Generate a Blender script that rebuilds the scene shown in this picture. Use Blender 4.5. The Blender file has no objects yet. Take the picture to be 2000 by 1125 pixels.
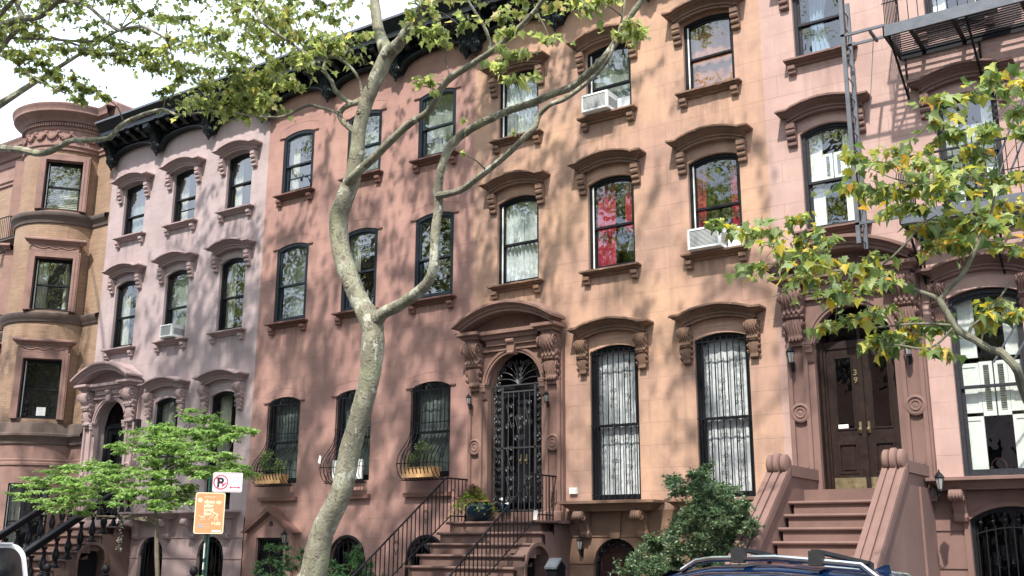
import bpy, bmesh, math, random
import numpy as np
from mathutils import Vector, Matrix, noise as mnoise
from mathutils.geometry import tessellate_polygon
R_=math.radians; PI=math.pi
sc=bpy.context.scene
C=sc.collection
# ------------------------------------------------------------------ camera
cam_d=bpy.data.cameras.new("camera"); cam=bpy.data.objects.new("camera",cam_d); C.objects.link(cam); sc.camera=cam
cam_d.sensor_width=36; cam_d.lens=2056.3/2000*36; cam_d.clip_start=.05; cam_d.clip_end=2000
pan,pit,rol=R_(34.396),R_(13.918),R_(.269)
cp,sp=math.cos(pan),math.sin(pan)
_f=Vector((-sp,cp,0)); _r=Vector((cp,sp,0)); _u=Vector((0,0,1))
FW=_f*math.cos(pit)+_u*math.sin(pit); U0=-_f*math.sin(pit)+_u*math.cos(pit)
RT=_r*math.cos(rol)+U0*math.sin(rol); UP=-_r*math.sin(rol)+U0*math.cos(rol)
M=Matrix((( RT.x,UP.x,-FW.x,0),(RT.y,UP.y,-FW.y,-16.3),(RT.z,UP.z,-FW.z,1.62),(0,0,0,1)))
cam.matrix_world=M
# ------------------------------------------------------------------ world, sun, exposure
SUN=Vector((.25,-1,1.35)).normalized()
W=bpy.data.worlds.new("World"); sc.world=W; W.use_nodes=True
nt=W.node_tree; nt.nodes.clear()
out=nt.nodes.new('ShaderNodeOutputWorld'); bg=nt.nodes.new('ShaderNodeBackground'); bg.inputs[1].default_value=.148
sky=nt.nodes.new('ShaderNodeTexSky'); sky.sky_type='NISHITA'; sky.sun_disc=False
sky.sun_elevation=math.asin(SUN.z); sky.sun_rotation=math.atan2(SUN.x,SUN.y); sky.dust_density=2.2; sky.air_density=1.0
tc=nt.nodes.new('ShaderNodeTexCoord'); nz=nt.nodes.new('ShaderNodeTexNoise'); nz.inputs['Scale'].default_value=2.2; nz.inputs['Detail'].default_value=6
nt.links.new(tc.outputs['Generated'],nz.inputs['Vector'])
cr=nt.nodes.new('ShaderNodeValToRGB'); cr.color_ramp.elements[0].position=.40; cr.color_ramp.elements[0].color=(.30,.30,.30,1); cr.color_ramp.elements[1].position=.62; cr.color_ramp.elements[1].color=(1,1,1,1)
nt.links.new(nz.outputs['Fac'],cr.inputs['Fac'])
mx=nt.nodes.new('ShaderNodeMixRGB'); mx.inputs[2].default_value=(8.2,9.2,10.8,1)
nt.links.new(cr.outputs['Color'],mx.inputs[0]); nt.links.new(sky.outputs[0],mx.inputs[1])
nt.links.new(mx.outputs[0],bg.inputs[0]); nt.links.new(bg.outputs[0],out.inputs[0])
sl=bpy.data.lights.new("sun",'SUN'); sl.energy=4.1; sl.angle=R_(1.0); sl.color=(1,.94,.86)
so=bpy.data.objects.new("sun",sl); C.objects.link(so); so.rotation_euler=SUN.to_track_quat('Z','Y').to_euler(); so.location=(0,-20,30)
sc.view_settings.view_transform='Standard'; sc.view_settings.look='None'; sc.view_settings.gamma=1; sc.view_settings.exposure=.93
sc.render.engine='CYCLES'
sc.cycles.max_bounces=7; sc.cycles.transparent_max_bounces=12; sc.cycles.diffuse_bounces=3
# ------------------------------------------------------------------ materials
def newmat(name):
    m=bpy.data.materials.new(name); m.use_nodes=True; n=m.node_tree; n.nodes.clear()
    o=n.nodes.new('ShaderNodeOutputMaterial'); b=n.nodes.new('ShaderNodeBsdfPrincipled'); n.links.new(b.outputs[0],o.inputs[0])
    return m,n,b,o
def N(n,t,**k):
    x=n.nodes.new(t)
    for a,v in k.items():
        if a.startswith('i_'): x.inputs[int(a[2:])].default_value=v
        else: setattr(x,a,v)
    return x
def noise(n,scale,detail=5,vec=None,rough=.55):
    x=n.nodes.new('ShaderNodeTexNoise'); x.inputs['Scale'].default_value=scale; x.inputs['Detail'].default_value=detail; x.inputs['Roughness'].default_value=rough
    if vec: n.links.new(vec,x.inputs['Vector'])
    return x.outputs['Fac']
def ramp(n,fac,p0,c0,p1,c1):
    r=n.nodes.new('ShaderNodeValToRGB'); e=r.color_ramp.elements
    e[0].position=p0; e[1].position=p1; e[0].color=c0 if len(c0)==4 else (*c0,1); e[1].color=c1 if len(c1)==4 else (*c1,1)
    n.links.new(fac,r.inputs['Fac']); return r.outputs['Color']
def mixc(n,f,a,b,mode='MIX'):
    x=n.nodes.new('ShaderNodeMixRGB'); x.blend_type=mode
    for i,v in enumerate((f,a,b)):
        if hasattr(v,'is_linked') or hasattr(v,'links'): n.links.new(v,x.inputs[i])
        else: x.inputs[i].default_value=v if (i==0) else ((*v,1) if len(v)==3 else v)
    return x.outputs[0]
def bump(n,b,h,strength=.3,dist=.01,prev=None):
    x=n.nodes.new('ShaderNodeBump'); x.inputs['Strength'].default_value=strength; x.inputs['Distance'].default_value=dist
    n.links.new(h,x.inputs['Height'])
    if prev: n.links.new(prev,x.inputs['Normal'])
    n.links.new(x.outputs[0],b.inputs['Normal']); return x.outputs[0]
def wpos(n):
    return n.nodes.new('ShaderNodeNewGeometry').outputs['Position']
def sep(n,v):
    x=n.nodes.new('ShaderNodeSeparateXYZ'); n.links.new(v,x.inputs[0]); return x.outputs
def comb(n,x,y,z=None):
    c=n.nodes.new('ShaderNodeCombineXYZ')
    for i,v in enumerate((x,y,z)):
        if v is not None: n.links.new(v,c.inputs[i])
    return c.outputs[0]
def mth(n,op,a,b=None):
    x=n.nodes.new('ShaderNodeMath'); x.operation=op
    for i,v in enumerate((a,b)):
        if v is None: continue
        if isinstance(v,(int,float)): x.inputs[i].default_value=v
        else: n.links.new(v,x.inputs[i])
    return x.outputs[0]
def sca(c,k): return tuple(x*k for x in c)
def stucco(name,base,alt,dark,joint=0,rowh=.385,bw=1.3,streak=.35,grain=.25,blotch=0,drip=None):
    m,n,b,o=newmat(name); P=wpos(n)
    c=mixc(n,ramp(n,noise(n,.55,4,P),.35,(0,0,0),.68,(1,1,1)),base,alt)
    c=mixc(n,ramp(n,noise(n,2.6,8,P,.65),.42,(0,0,0),.78,(.55,.55,.55)),c,dark)
    if blotch: c=mixc(n,ramp(n,noise(n,.9,7,P,.6),.50,(0,0,0),.66,(blotch,)*3),c,dark)
    s=sep(n,P); mp=N(n,'ShaderNodeMapping'); mp.inputs['Scale'].default_value=(3.2,3.2,.28); n.links.new(P,mp.inputs[0])
    c=mixc(n,ramp(n,noise(n,1.3,6,mp.outputs[0],.6),.5,(0,0,0),.82,(streak,)*3),c,dark)
    if drip:
        x0,lv=drip; col=ramp(n,mth(n,'COSINE',mth(n,'MULTIPLY',mth(n,'SUBTRACT',s[0],x0),2*PI/2.06)),.30,(0,0,0),.75,(1,1,1)); tot=None
        for zl in lv:
            d=mth(n,'SUBTRACT',zl,s[2]); q=mth(n,'MULTIPLY',ramp(n,d,0.,(0,0,0),.04,(1,1,1)),ramp(n,d,.10,(1,1,1),.95,(0,0,0))); tot=q if tot is None else mth(n,'MAXIMUM',tot,q)
        m2=N(n,'ShaderNodeMapping'); m2.inputs['Scale'].default_value=(7,7,.45); n.links.new(P,m2.inputs[0])
        c=mixc(n,mth(n,'MULTIPLY',mth(n,'MULTIPLY',tot,col),ramp(n,noise(n,1.5,5,m2.outputs[0],.6),.40,(0,0,0),.68,(.75,)*3)),c,sca(dark,.8))
    # small pale chips and pits
    c=mixc(n,ramp(n,noise(n,38,3,P,.6),.66,(0,0,0),.75,(.22,)*3),c,sca(dark,.6))
    vo=N(n,'ShaderNodeTexVoronoi'); vo.inputs['Scale'].default_value=.9; vo.feature='DISTANCE_TO_EDGE'
    wp=N(n,'ShaderNodeVectorMath',operation='ADD'); nn=N(n,'ShaderNodeTexNoise'); nn.inputs['Scale'].default_value=1.8; nn.inputs['Detail'].default_value=6; n.links.new(P,nn.inputs['Vector'])
    n.links.new(P,wp.inputs[0]); n.links.new(nn.outputs['Color'],wp.inputs[1]); n.links.new(wp.outputs[0],vo.inputs['Vector'])
    crk=mth(n,'MULTIPLY',ramp(n,vo.outputs[0],0,(1,1,1),.0045,(0,0,0)),ramp(n,noise(n,.7,3,P),.54,(0,0,0),.6,(1,1,1)))
    c=mixc(n,mth(n,'MULTIPLY',crk,.4),c,sca(dark,.55))
    h=mixc(n,.5,noise(n,60,4,P),noise(n,7,6,P))
    if joint:
        br=N(n,'ShaderNodeTexBrick'); br.offset=.37; br.offset_frequency=2
        br.inputs['Scale'].default_value=1; br.inputs['Brick Width'].default_value=bw; br.inputs['Row Height'].default_value=rowh
        br.inputs['Mortar Size'].default_value=.0045; br.inputs['Mortar Smooth'].default_value=.4
        br.inputs['Color1'].default_value=(0,0,0,1); br.inputs['Color2'].default_value=(.0,.0,.0,1); br.inputs['Mortar'].default_value=(1,1,1,1)
        n.links.new(comb(n,s[0],mth(n,'ADD',s[2],.115)),br.inputs['Vector'])
        msk=mth(n,'MULTIPLY',br.outputs['Fac'],ramp(n,noise(n,1.1,3,P),.3,(.25,)*3,.6,(1,1,1)))
        c=mixc(n,mth(n,'MULTIPLY',msk,joint),c,sca(dark,.62))
        n1=bump(n,b,mth(n,'MULTIPLY',msk,-1),.6,.006)
        bump(n,b,h,grain,.012,n1)
    else: bump(n,b,h,grain,.012)
    n.links.new(c,b.inputs['Base Color']); b.inputs['Roughness'].default_value=.88
    return m
def simple(name,col,rough=.5,metal=0,var=.25,scale=6,bmp=0,bs=40,spec=.5):
    m,n,b,o=newmat(name); P=wpos(n)
    c=mixc(n,ramp(n,noise(n,scale,6,P,.6),.35,(0,0,0),.7,(1,1,1)),col,sca(col,1-var))
    n.links.new(c,b.inputs['Base Color']); b.inputs['Metallic'].default_value=metal
    r=ramp(n,noise(n,scale*2.3,4,P),.3,(max(0,rough-.08),)*3,.7,(min(1,rough+.12),)*3); n.links.new(r,b.inputs['Roughness'])
    b.inputs['Specular IOR Level'].default_value=spec
    if bmp: bump(n,b,noise(n,bs,4,P),bmp,.01)
    return m
def leafmat(name,cols,trans=.45,rough=.45,tm=(1.6,1.7,1.0)):
    m,n,b,o=newmat(name)
    g=N(n,'ShaderNodeNewGeometry'); r=n.nodes.new('ShaderNodeValToRGB'); r.color_ramp.interpolation='LINEAR'
    e=r.color_ramp.elements
    while len(e)<len(cols): e.new(.5)
    for i,(p,c) in enumerate(cols): e[i].position=p; e[i].color=(*c,1)
    n.links.new(g.outputs['Random Per Island'],r.inputs['Fac'])
    c=mixc(n,.35,r.outputs['Color'],mixc(n,noise(n,9,3,g.outputs['Position']),(.5,.5,.5),(1.3,1.3,1.3)),'MULTIPLY')
    n.links.new(c,b.inputs['Base Color']); b.inputs['Roughness'].default_value=rough; b.inputs['Specular IOR Level'].default_value=.35
    t=N(n,'ShaderNodeBsdfTranslucent'); tcx=mixc(n,1,c,tm,'MULTIPLY'); n.links.new(tcx,t.inputs[0])
    x=N(n,'ShaderNodeMixShader'); x.inputs[0].default_value=trans
    n.links.new(b.outputs[0],x.inputs[1]); n.links.new(t.outputs[0],x.inputs[2]); n.links.new(x.outputs[0],o.inputs[0])
    return m
def glassmat(name,tint=(.92,.96,.95),refl=1.0,wav=.02,ior=1.7,wsc=2.6):
    m,n,b,o=newmat(name); n.nodes.remove(b)
    t=N(n,'ShaderNodeBsdfTransparent'); t.inputs[0].default_value=(*tint,1)
    g=N(n,'ShaderNodeBsdfGlossy'); g.inputs['Roughness'].default_value=.0; g.inputs[0].default_value=(refl,refl,refl,1)
    r0=((ior-1)/(ior+1))**2; ge=N(n,'ShaderNodeNewGeometry'); dt=N(n,'ShaderNodeVectorMath',operation='DOT_PRODUCT'); n.links.new(ge.outputs['Normal'],dt.inputs[0]); n.links.new(ge.outputs['Incoming'],dt.inputs[1])
    fr=mth(n,'ADD',mth(n,'MULTIPLY',mth(n,'POWER',mth(n,'SUBTRACT',1.,mth(n,'ABSOLUTE',dt.outputs['Value'])),5.),1-r0),r0)
    P=wpos(n); bp=N(n,'ShaderNodeBump'); bp.inputs['Strength'].default_value=.5; bp.inputs['Distance'].default_value=wav; n.links.new(noise(n,wsc,2,P),bp.inputs['Height'])
    n.links.new(bp.outputs[0],g.inputs['Normal'])
    x=N(n,'ShaderNodeMixShader'); n.links.new(fr,x.inputs[0]); n.links.new(t.outputs[0],x.inputs[1]); n.links.new(g.outputs[0],x.inputs[2]); n.links.new(x.outputs[0],o.inputs[0])
    return m
def barkmat(name):
    m,n,b,o=newmat(name); P=N(n,'ShaderNodeTexCoord').outputs['Object']
    mp=N(n,'ShaderNodeMapping'); mp.inputs['Scale'].default_value=(1,1,.6); n.links.new(P,mp.inputs[0]); Q=mp.outputs[0]
    c=mixc(n,ramp(n,noise(n,3.6,6,Q,.62),.46,(0,0,0),.50,(1,1,1)),(.235,.22,.16),(.16,.148,.105))
    c=mixc(n,ramp(n,noise(n,4.6,6,Q,.66),.575,(0,0,0),.585,(1,1,1)),c,(.36,.36,.285))
    c=mixc(n,ramp(n,noise(n,10,3,Q,.5),.655,(0,0,0),.67,(1,1,1)),c,(.14,.11,.075))
    c=mixc(n,ramp(n,noise(n,3,4,Q,.5),.50,(0,0,0),.72,(.55,.55,.55)),c,(.27,.29,.16))
    n.links.new(c,b.inputs['Base Color']); b.inputs['Roughness'].default_value=.85
    h=mixc(n,.5,ramp(n,noise(n,7.5,4,Q,.6),.57,(0,0,0),.6,(1,1,1)),noise(n,30,4,P))
    bump(n,b,h,1.0,.03); return m
MT={}
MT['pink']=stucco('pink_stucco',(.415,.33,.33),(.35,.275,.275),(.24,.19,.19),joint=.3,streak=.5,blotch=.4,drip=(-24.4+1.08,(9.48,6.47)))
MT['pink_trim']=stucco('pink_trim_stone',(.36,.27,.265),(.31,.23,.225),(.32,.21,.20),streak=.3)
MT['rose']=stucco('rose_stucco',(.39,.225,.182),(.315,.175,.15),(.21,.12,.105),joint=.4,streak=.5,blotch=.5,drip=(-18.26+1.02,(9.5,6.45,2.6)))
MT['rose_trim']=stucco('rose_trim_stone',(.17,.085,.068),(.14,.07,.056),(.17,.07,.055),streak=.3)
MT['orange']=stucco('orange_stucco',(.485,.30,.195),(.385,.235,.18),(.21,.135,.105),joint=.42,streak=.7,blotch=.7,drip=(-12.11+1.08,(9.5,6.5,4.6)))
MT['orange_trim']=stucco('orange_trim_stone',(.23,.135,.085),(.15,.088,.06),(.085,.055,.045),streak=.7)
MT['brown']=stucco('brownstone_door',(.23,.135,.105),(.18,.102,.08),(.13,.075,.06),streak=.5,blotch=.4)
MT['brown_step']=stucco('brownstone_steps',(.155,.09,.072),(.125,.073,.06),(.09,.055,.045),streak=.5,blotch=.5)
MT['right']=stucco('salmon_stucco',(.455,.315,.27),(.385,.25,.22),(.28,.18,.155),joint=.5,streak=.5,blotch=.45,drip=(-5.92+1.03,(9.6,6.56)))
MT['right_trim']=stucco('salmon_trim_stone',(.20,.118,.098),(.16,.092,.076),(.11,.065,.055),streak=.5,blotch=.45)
MT['brownbay']=stucco('bay_brownstone',(.29,.175,.145),(.24,.14,.115),(.11,.07,.065),joint=.5,rowh=.55,streak=.6)
MT['darkstone']=stucco('weathered_dark_stone',(.11,.085,.075),(.16,.11,.09),(.05,.045,.04),streak=.6)
MT['iron']=simple('black_iron',(.009,.009,.012),.5,0,.3,30,.2,spec=.22)
MT['iron_grey']=simple('grey_painted_iron',(.10,.11,.13),.5,0,.35,5,.3)
MT['cornice']=simple('black_green_cornice_paint',(.008,.013,.015),.42,0,.35,12,.15,30,.35)
MT['frame']=simple('black_window_paint',(.009,.010,.013),.5,0,.3,14,.2,spec=.22)
MT['frame_blue']=simple('blue_black_window_paint',(.011,.016,.022),.5,0,.3,14,.2,spec=.22)
MT['sash_blue']=simple('slate_sash_paint',(.025,.036,.046),.5,0,.3,14,.2,spec=.22)
MT['frame_grey']=simple('charcoal_window_paint',(.03,.03,.036),.6,0,.5,22,.5,spec=.22)
MT['white']=simple('white_paint',(.78,.78,.74),.45,0,.12,8)
MT['ac']=simple('white_plastic',(.72,.74,.72),.4,0,.1,8)
MT['dark']=simple('dark_plastic',(.010,.010,.011),.6,0,.2,10)
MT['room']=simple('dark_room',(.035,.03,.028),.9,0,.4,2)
MT['wood']=simple('brown_varnished_wood',(.023,.012,.009),.45,0,.5,7,.15,30,.3)
MT['redwood']=simple('red_brown_wood',(.045,.012,.011),.45,0,.5,7,.15,30)
MT['brass']=simple('aged_brass',(.42,.35,.20),.35,.8,.5,9)
MT['planter']=simple('cedar_planter',(.62,.36,.16),.6,0,.35,9,.3)
MT['soil']=simple('soil',(.03,.022,.015),.95,0,.4,20,.6)
MT['concrete']=simple('sidewalk_concrete',(.12,.118,.11),.9,0,.3,3,.3)
MT['kerb']=simple('kerb_stone',(.30,.30,.29),.85,0,.3,4,.3)
MT['asphalt']=simple('asphalt',(.055,.055,.056),.9,0,.35,8,.6,90)
MT['roof']=simple('roof_felt',(.08,.08,.085),.9)
MT['glass']=glassmat('window_glass',ior=2.25,wav=.012)
MT['glass_clear']=glassmat('clear_window_glass',tint=(.97,.98,.98),ior=1.5)
MT['glass_dim']=glassmat('window_glass_dim',tint=(.75,.80,.80),ior=1.55)
MT['bark']=barkmat('plane_tree_bark')
MT['gate']=simple('lit_grey_iron',(.075,.075,.08),.42,.3,.5,40,.2,spec=.6)  # iron greyed in the base colour to read as catching light
MT['bark_young']=simple('young_plane_bark',(.17,.165,.115),.8,0,.45,9,.5)
MT['twig']=simple('twig_bark',(.16,.13,.095),.85,0,.4,12,.4)
MT['bluepot']=simple('teal_glaze',(.004,.02,.035),.12,0,.3,4)
MT['bluecar']=simple('blue_car_paint',(.004,.018,.06),.08,.3,.1,2,spec=.8)
MT['whitecar']=simple('white_car_paint',(.75,.75,.78),.15,0,.05,2)
MT['chrome']=simple('polished_trim',(.75,.77,.8),.16,1,.05,4)
MT['rubber']=simple('black_rubber',(.007,.007,.008),.8)
MT['carglass']=glassmat('car_glass',tint=(.10,.12,.13),ior=1.7,wav=.003)
MT['lamp_glass']=simple('frosted_lamp_glass',(.28,.28,.27),.25,0,.3,20)
MT['signgreen']=simple('green_sign_post',(.03,.085,.06),.5,.2,.5,14,.3)
MT['terracotta']=simple('terracotta',(.45,.17,.08),.7)
# fabrics
def fabric(name,col,trans=.4,alpha=0,sc_=30):
    m,n,b,o=newmat(name); P=wpos(n)
    mp=N(n,'ShaderNodeMapping'); mp.inputs['Scale'].default_value=(1,1,.35); n.links.new(P,mp.inputs[0])
    c=mixc(n,ramp(n,noise(n,sc_,5,mp.outputs[0],.7),.4,(0,0,0),.62,(1,1,1)),sca(col,.72),col)
    n.links.new(c,b.inputs['Base Color']); b.inputs['Roughness'].default_value=.9
    t=N(n,'ShaderNodeBsdfTranslucent'); n.links.new(c,t.inputs[0]); x=N(n,'ShaderNodeMixShader'); x.inputs[0].default_value=trans
    n.links.new(b.outputs[0],x.inputs[1]); n.links.new(t.outputs[0],x.inputs[2]); last=x.outputs[0]
    if alpha:
        tr=N(n,'ShaderNodeBsdfTransparent'); y=N(n,'ShaderNodeMixShader'); y.inputs[0].default_value=alpha
        n.links.new(last,y.inputs[1]); n.links.new(tr.outputs[0],y.inputs[2]); last=y.outputs[0]
    n.links.new(last,o.inputs[0]); return m
MT['lace']=fabric('white_lace',(.74,.77,.78),.12,.06)
MT['red']=fabric('red_drape',(.42,.012,.05),.15,0,5)
MT['orangecloth']=fabric('orange_cloth',(.55,.22,.10),.3,.1,10)
MT['cream']=fabric('cream_drape',(.72,.70,.58),.4,.0,12)
MT['net']=fabric('pale_net',(.60,.66,.62),.4,.35,18)
MT['bluecloth']=fabric('pale_blue_drape',(.35,.47,.6),.3,0,12)
# leaves
MT['plane']=leafmat('plane_leaves',[(0,(.11,.14,.065)),(.4,(.21,.25,.11)),(.72,(.32,.36,.16)),(.9,(.42,.42,.20)),(1,(.44,.34,.14))],.52,tm=(2.0,2.1,1.3))
MT['plane_near']=leafmat('plane_leaves_turning',[(0,(.09,.14,.06)),(.3,(.18,.25,.09)),(.55,(.28,.34,.18)),(.72,(.35,.38,.10)),(.86,(.46,.42,.08)),(.95,(.58,.42,.05)),(1,(.52,.27,.05))],.42,tm=(1.5,1.6,.95))
MT['dogwood']=leafmat('dogwood_leaves',[(0,(.14,.25,.08)),(.5,(.26,.40,.14)),(1,(.42,.55,.24))],.45)
MT['yew']=leafmat('yew_needles',[(0,(.012,.05,.018)),(.6,(.025,.10,.03)),(1,(.06,.17,.04))],.2)
MT['holly']=leafmat('shrub_leaves',[(0,(.04,.08,.045)),(.6,(.10,.17,.09)),(1,(.25,.33,.20))],.3,.3)
MT['herb']=leafmat('herb_leaves',[(0,(.07,.14,.05)),(.6,(.16,.26,.09)),(1,(.30,.36,.14))],.4)
MT['petunia']=leafmat('petunia_leaves',[(0,(.13,.24,.03)),(1,(.34,.46,.06))],.45)
MT['magenta']=leafmat('magenta_petals',[(0,(.30,.005,.16)),(1,(.55,.03,.36))],.25,tm=(1,1,1.4))
def brickmat():
    m,n,b,o=newmat('roman_brick'); tcx=N(n,'ShaderNodeTexCoord').outputs['Object']; s=sep(n,tcx); P=wpos(n)
    ang=mth(n,'ARCTAN2',s[0],mth(n,'MULTIPLY',s[1],-1)); arc=mth(n,'MULTIPLY',ang,1.27)
    # on the flat wall (y about 0) use x instead of the angle
    flat=mth(n,'GREATER_THAN',s[1],-.02); far=mth(n,'GREATER_THAN',mth(n,'ABSOLUTE',s[0]),1.28)
    sel=mth(n,'MULTIPLY',flat,far); mxv=N(n,'ShaderNodeMixRGB'); n.links.new(sel,mxv.inputs[0]); n.links.new(arc,mxv.inputs[1]); n.links.new(s[0],mxv.inputs[2])
    br=N(n,'ShaderNodeTexBrick'); br.inputs['Scale'].default_value=1; br.inputs['Brick Width'].default_value=.31; br.inputs['Row Height'].default_value=.062
    br.inputs['Mortar Size'].default_value=.006; br.inputs['Mortar Smooth'].default_value=.3; br.inputs['Bias'].default_value=-.1
    br.inputs['Color1'].default_value=(.31,.205,.135,1); br.inputs['Color2'].default_value=(.24,.155,.105,1); br.inputs['Mortar'].default_value=(.22,.145,.10,1)
    n.links.new(comb(n,mxv.outputs[0],s[2]),br.inputs['Vector'])
    c=mixc(n,ramp(n,noise(n,1.4,7,P,.65),.45,(0,0,0),.75,(.75,)*3),br.outputs['Color'],(.19,.115,.07))
    c=mixc(n,ramp(n,noise(n,.6,3,P),.5,(0,0,0),.7,(.5,)*3),c,(.36,.26,.18))
    n.links.new(c,b.inputs['Base Color']); b.inputs['Roughness'].default_value=.85
    bump(n,b,mth(n,'MULTIPLY',br.outputs['Fac'],-1),.6,.006); return m
MT['brick']=brickmat()
# ------------------------------------------------------------------ mesh helpers
class MB:
    def __init__(s): s.v=[]; s.f=[]; s.sheet=False
    def add(s,vs,fs):
        k=len(s.v); s.v+= [tuple(p) for p in vs]; s.f+=[tuple(i+k for i in f) for f in fs]; return s
    def box(s,x0,x1,y0,y1,z0,z1):
        return s.add([(x0,y0,z0),(x1,y0,z0),(x1,y1,z0),(x0,y1,z0),(x0,y0,z1),(x1,y0,z1),(x1,y1,z1),(x0,y1,z1)],
              [(0,3,2,1),(4,5,6,7),(0,1,5,4),(1,2,6,5),(2,3,7,6),(3,0,4,7)])
    def prism(s,poly,y0,y1):      # polygon in x,z
        n=len(poly)
        return s.add([(x,y0,z) for x,z in poly]+[(x,y1,z) for x,z in poly],[tuple(range(n)),tuple(range(2*n-1,n-1,-1))]+[(i,i+n,(i+1)%n+n,(i+1)%n) for i in range(n)])
    def prism_yz(s,poly,x0,x1):
        n=len(poly)
        return s.add([(x0,y,z) for y,z in poly]+[(x1,y,z) for y,z in poly],[tuple(range(n)),tuple(range(2*n-1,n-1,-1))]+[(i,i+n,(i+1)%n+n,(i+1)%n) for i in range(n)])
    def ring(s,a,b,y0,y1):        # frame between two polygons with equal counts
        n=len(a); V=[(x,y0,z) for x,z in a]+[(x,y0,z) for x,z in b]+[(x,y1,z) for x,z in a]+[(x,y1,z) for x,z in b]; F=[]
        for i in range(n):
            j=(i+1)%n; F+=[(i,j,n+j,n+i),(2*n+i,3*n+i,3*n+j,2*n+j),(i,2*n+i,2*n+j,j),(n+i,n+j,3*n+j,3*n+i)]
        return s.add(V,F)
    def tube(s,pts,r,n=6,cap=True):
        pts=[Vector(p) for p in pts]; m=len(pts)
        if not hasattr(r,'__len__'): r=[r]*m
        V=[];F=[]; up=None
        for i,p in enumerate(pts):
            t=(pts[min(i+1,m-1)]-pts[max(i-1,0)])
            if t.length<1e-7: t=Vector((0,0,1))
            t.normalize()
            if up is None: up=Vector((0,0,1)) if abs(t.z)<.9 else Vector((1,0,0))
            a=t.cross(up)
            if a.length<1e-5: a=t.cross(Vector((1,0,0)))
            a.normalize(); b=a.cross(t).normalized(); up=b
            for k in range(n):
                q=2*PI*k/n+PI/n; V.append(p+(a*math.cos(q)+b*math.sin(q))*r[i])
        for i in range(m-1):
            for k in range(n): k2=(k+1)%n; F.append((i*n+k,i*n+k2,(i+1)*n+k2,(i+1)*n+k))
        if cap: F+=[tuple(range(n))[::-1],tuple((m-1)*n+k for k in range(n))]
        return s.add(V,F)
    def lathe(s,prof,c=(0,0,0),n=16,axis='z'):
        V=[];F=[];m=len(prof)
        for r,h in prof:
            for k in range(n):
                q=2*PI*k/n; x,y,z=r*math.cos(q),r*math.sin(q),h
                if axis=='y': x,y,z=r*math.cos(q),-h,r*math.sin(q)
                if axis=='x': x,y,z=h,r*math.cos(q),r*math.sin(q)
                V.append((c[0]+x,c[1]+y,c[2]+z))
        for i in range(m-1):
            for k in range(n): k2=(k+1)%n; F.append((i*n+k,i*n+k2,(i+1)*n+k2,(i+1)*n+k))
        F+=[tuple(range(n))[::-1],tuple((m-1)*n+k for k in range(n))]
        return s.add(V,F)
    def mold(s,cx,hw,zb,prof,curve=None,ns=24,y0=0,flip=False):
        """moulded slab on a wall with mitred returns; prof: (out,h) from bottom to top"""
        if curve is None: curve=lambda x:0.; ns=1
        rows=[(0,prof[0][1],True)]+[(o,h,False) for o,h in prof]+[(0,prof[-1][1],True)]
        V=[];F=[];L=ns+3
        oo=[prof[0][0]]+[p[0] for p in prof]+[prof[-1][0]]
        for (o,h,w),ow in zip(rows,oo):
            X=hw+ow; xs=[-X]+[-X+2*X*i/ns for i in range(ns+1)]+[X]
            for i,x in enumerate(xs):
                y=y0 if (w or i==0 or i==L-1) else y0-o
                V.append((cx+x,y,zb+h+curve(max(-hw*1.0,min(hw*1.0,x)) if False else x)))
        for i in range(len(rows)-1):
            for k in range(L-1): F.append((i*L+k,i*L+k+1,(i+1)*L+k+1,(i+1)*L+k))
        return s.add(V,F)
    def xf(s,M,k0=0):
        for i in range(k0,len(s.v)): s.v[i]=tuple(M@Vector(s.v[i]))
        return s
    def mesh(s,name,smooth=False):
        me=bpy.data.meshes.new(name); me.from_pydata(s.v,[],s.f); me.validate()
        bm=bmesh.new(); bm.from_mesh(me)
        if not s.sheet: bmesh.ops.recalc_face_normals(bm,faces=bm.faces)
        bm.to_mesh(me); bm.free()
        if smooth:
            me.polygons.foreach_set('use_smooth',[True]*len(me.polygons))
            try: me.set_sharp_from_angle(angle=R_(38))
            except Exception: pass
        return me
    def obj(s,name,mat,parent=None,loc=(0,0,0),smooth=True,rz=0):
        if name in ('pane','fanlight'): s.sheet=True
        return link(name,s.mesh(name,smooth),mat,parent,loc,rz)
def worn(me,amp,seed,sc=9.):
    me=me.copy()
    for v in me.vertices:
        p=v.co*sc+Vector((seed*7.3,seed*3.1,0)); d=mnoise.noise_vector(p)*amp; c=mnoise.noise(p*2.3)
        if c>.42: d=d*2.2+Vector((0,abs(amp)*1.5,-amp))
        v.co+=d
    return me
def link(name,me,mat,parent=None,loc=(0,0,0),rz=0):
    if mat:
        mm=MT[mat] if isinstance(mat,str) else mat
        if not me.materials: me.materials.append(mm)
        elif me.materials[0]!=mm:
            key=('m',me.name,mm.name)
            if key not in CACHE: c=me.copy(); c.materials.clear(); c.materials.append(mm); CACHE[key]=c
            me=CACHE[key]
    o=bpy.data.objects.new(name,me)
    C.objects.link(o); o.parent=parent; o.location=loc; o.rotation_euler=(0,0,rz); return o
def tag(o,label,cat,group=None):
    o['label']=label; o['category']=cat
    if group: o['group']=group
    return o
def thing(name,label,cat,loc=(0,0,0),group=None,rz=0):
    o=bpy.data.objects.new(name,None); C.objects.link(o); o.location=loc; o.rotation_euler=(0,0,rz); o.empty_display_size=.2
    return tag(o,label,cat,group)
def struct(name,mb,mat,loc=(0,0,0)):
    o=mb.obj(name,mat,None,loc); o['kind']='structure'; return o
CACHE={}
def cached(key,fn):
    if key not in CACHE: CACHE[key]=fn()
    return CACHE[key]
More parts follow.
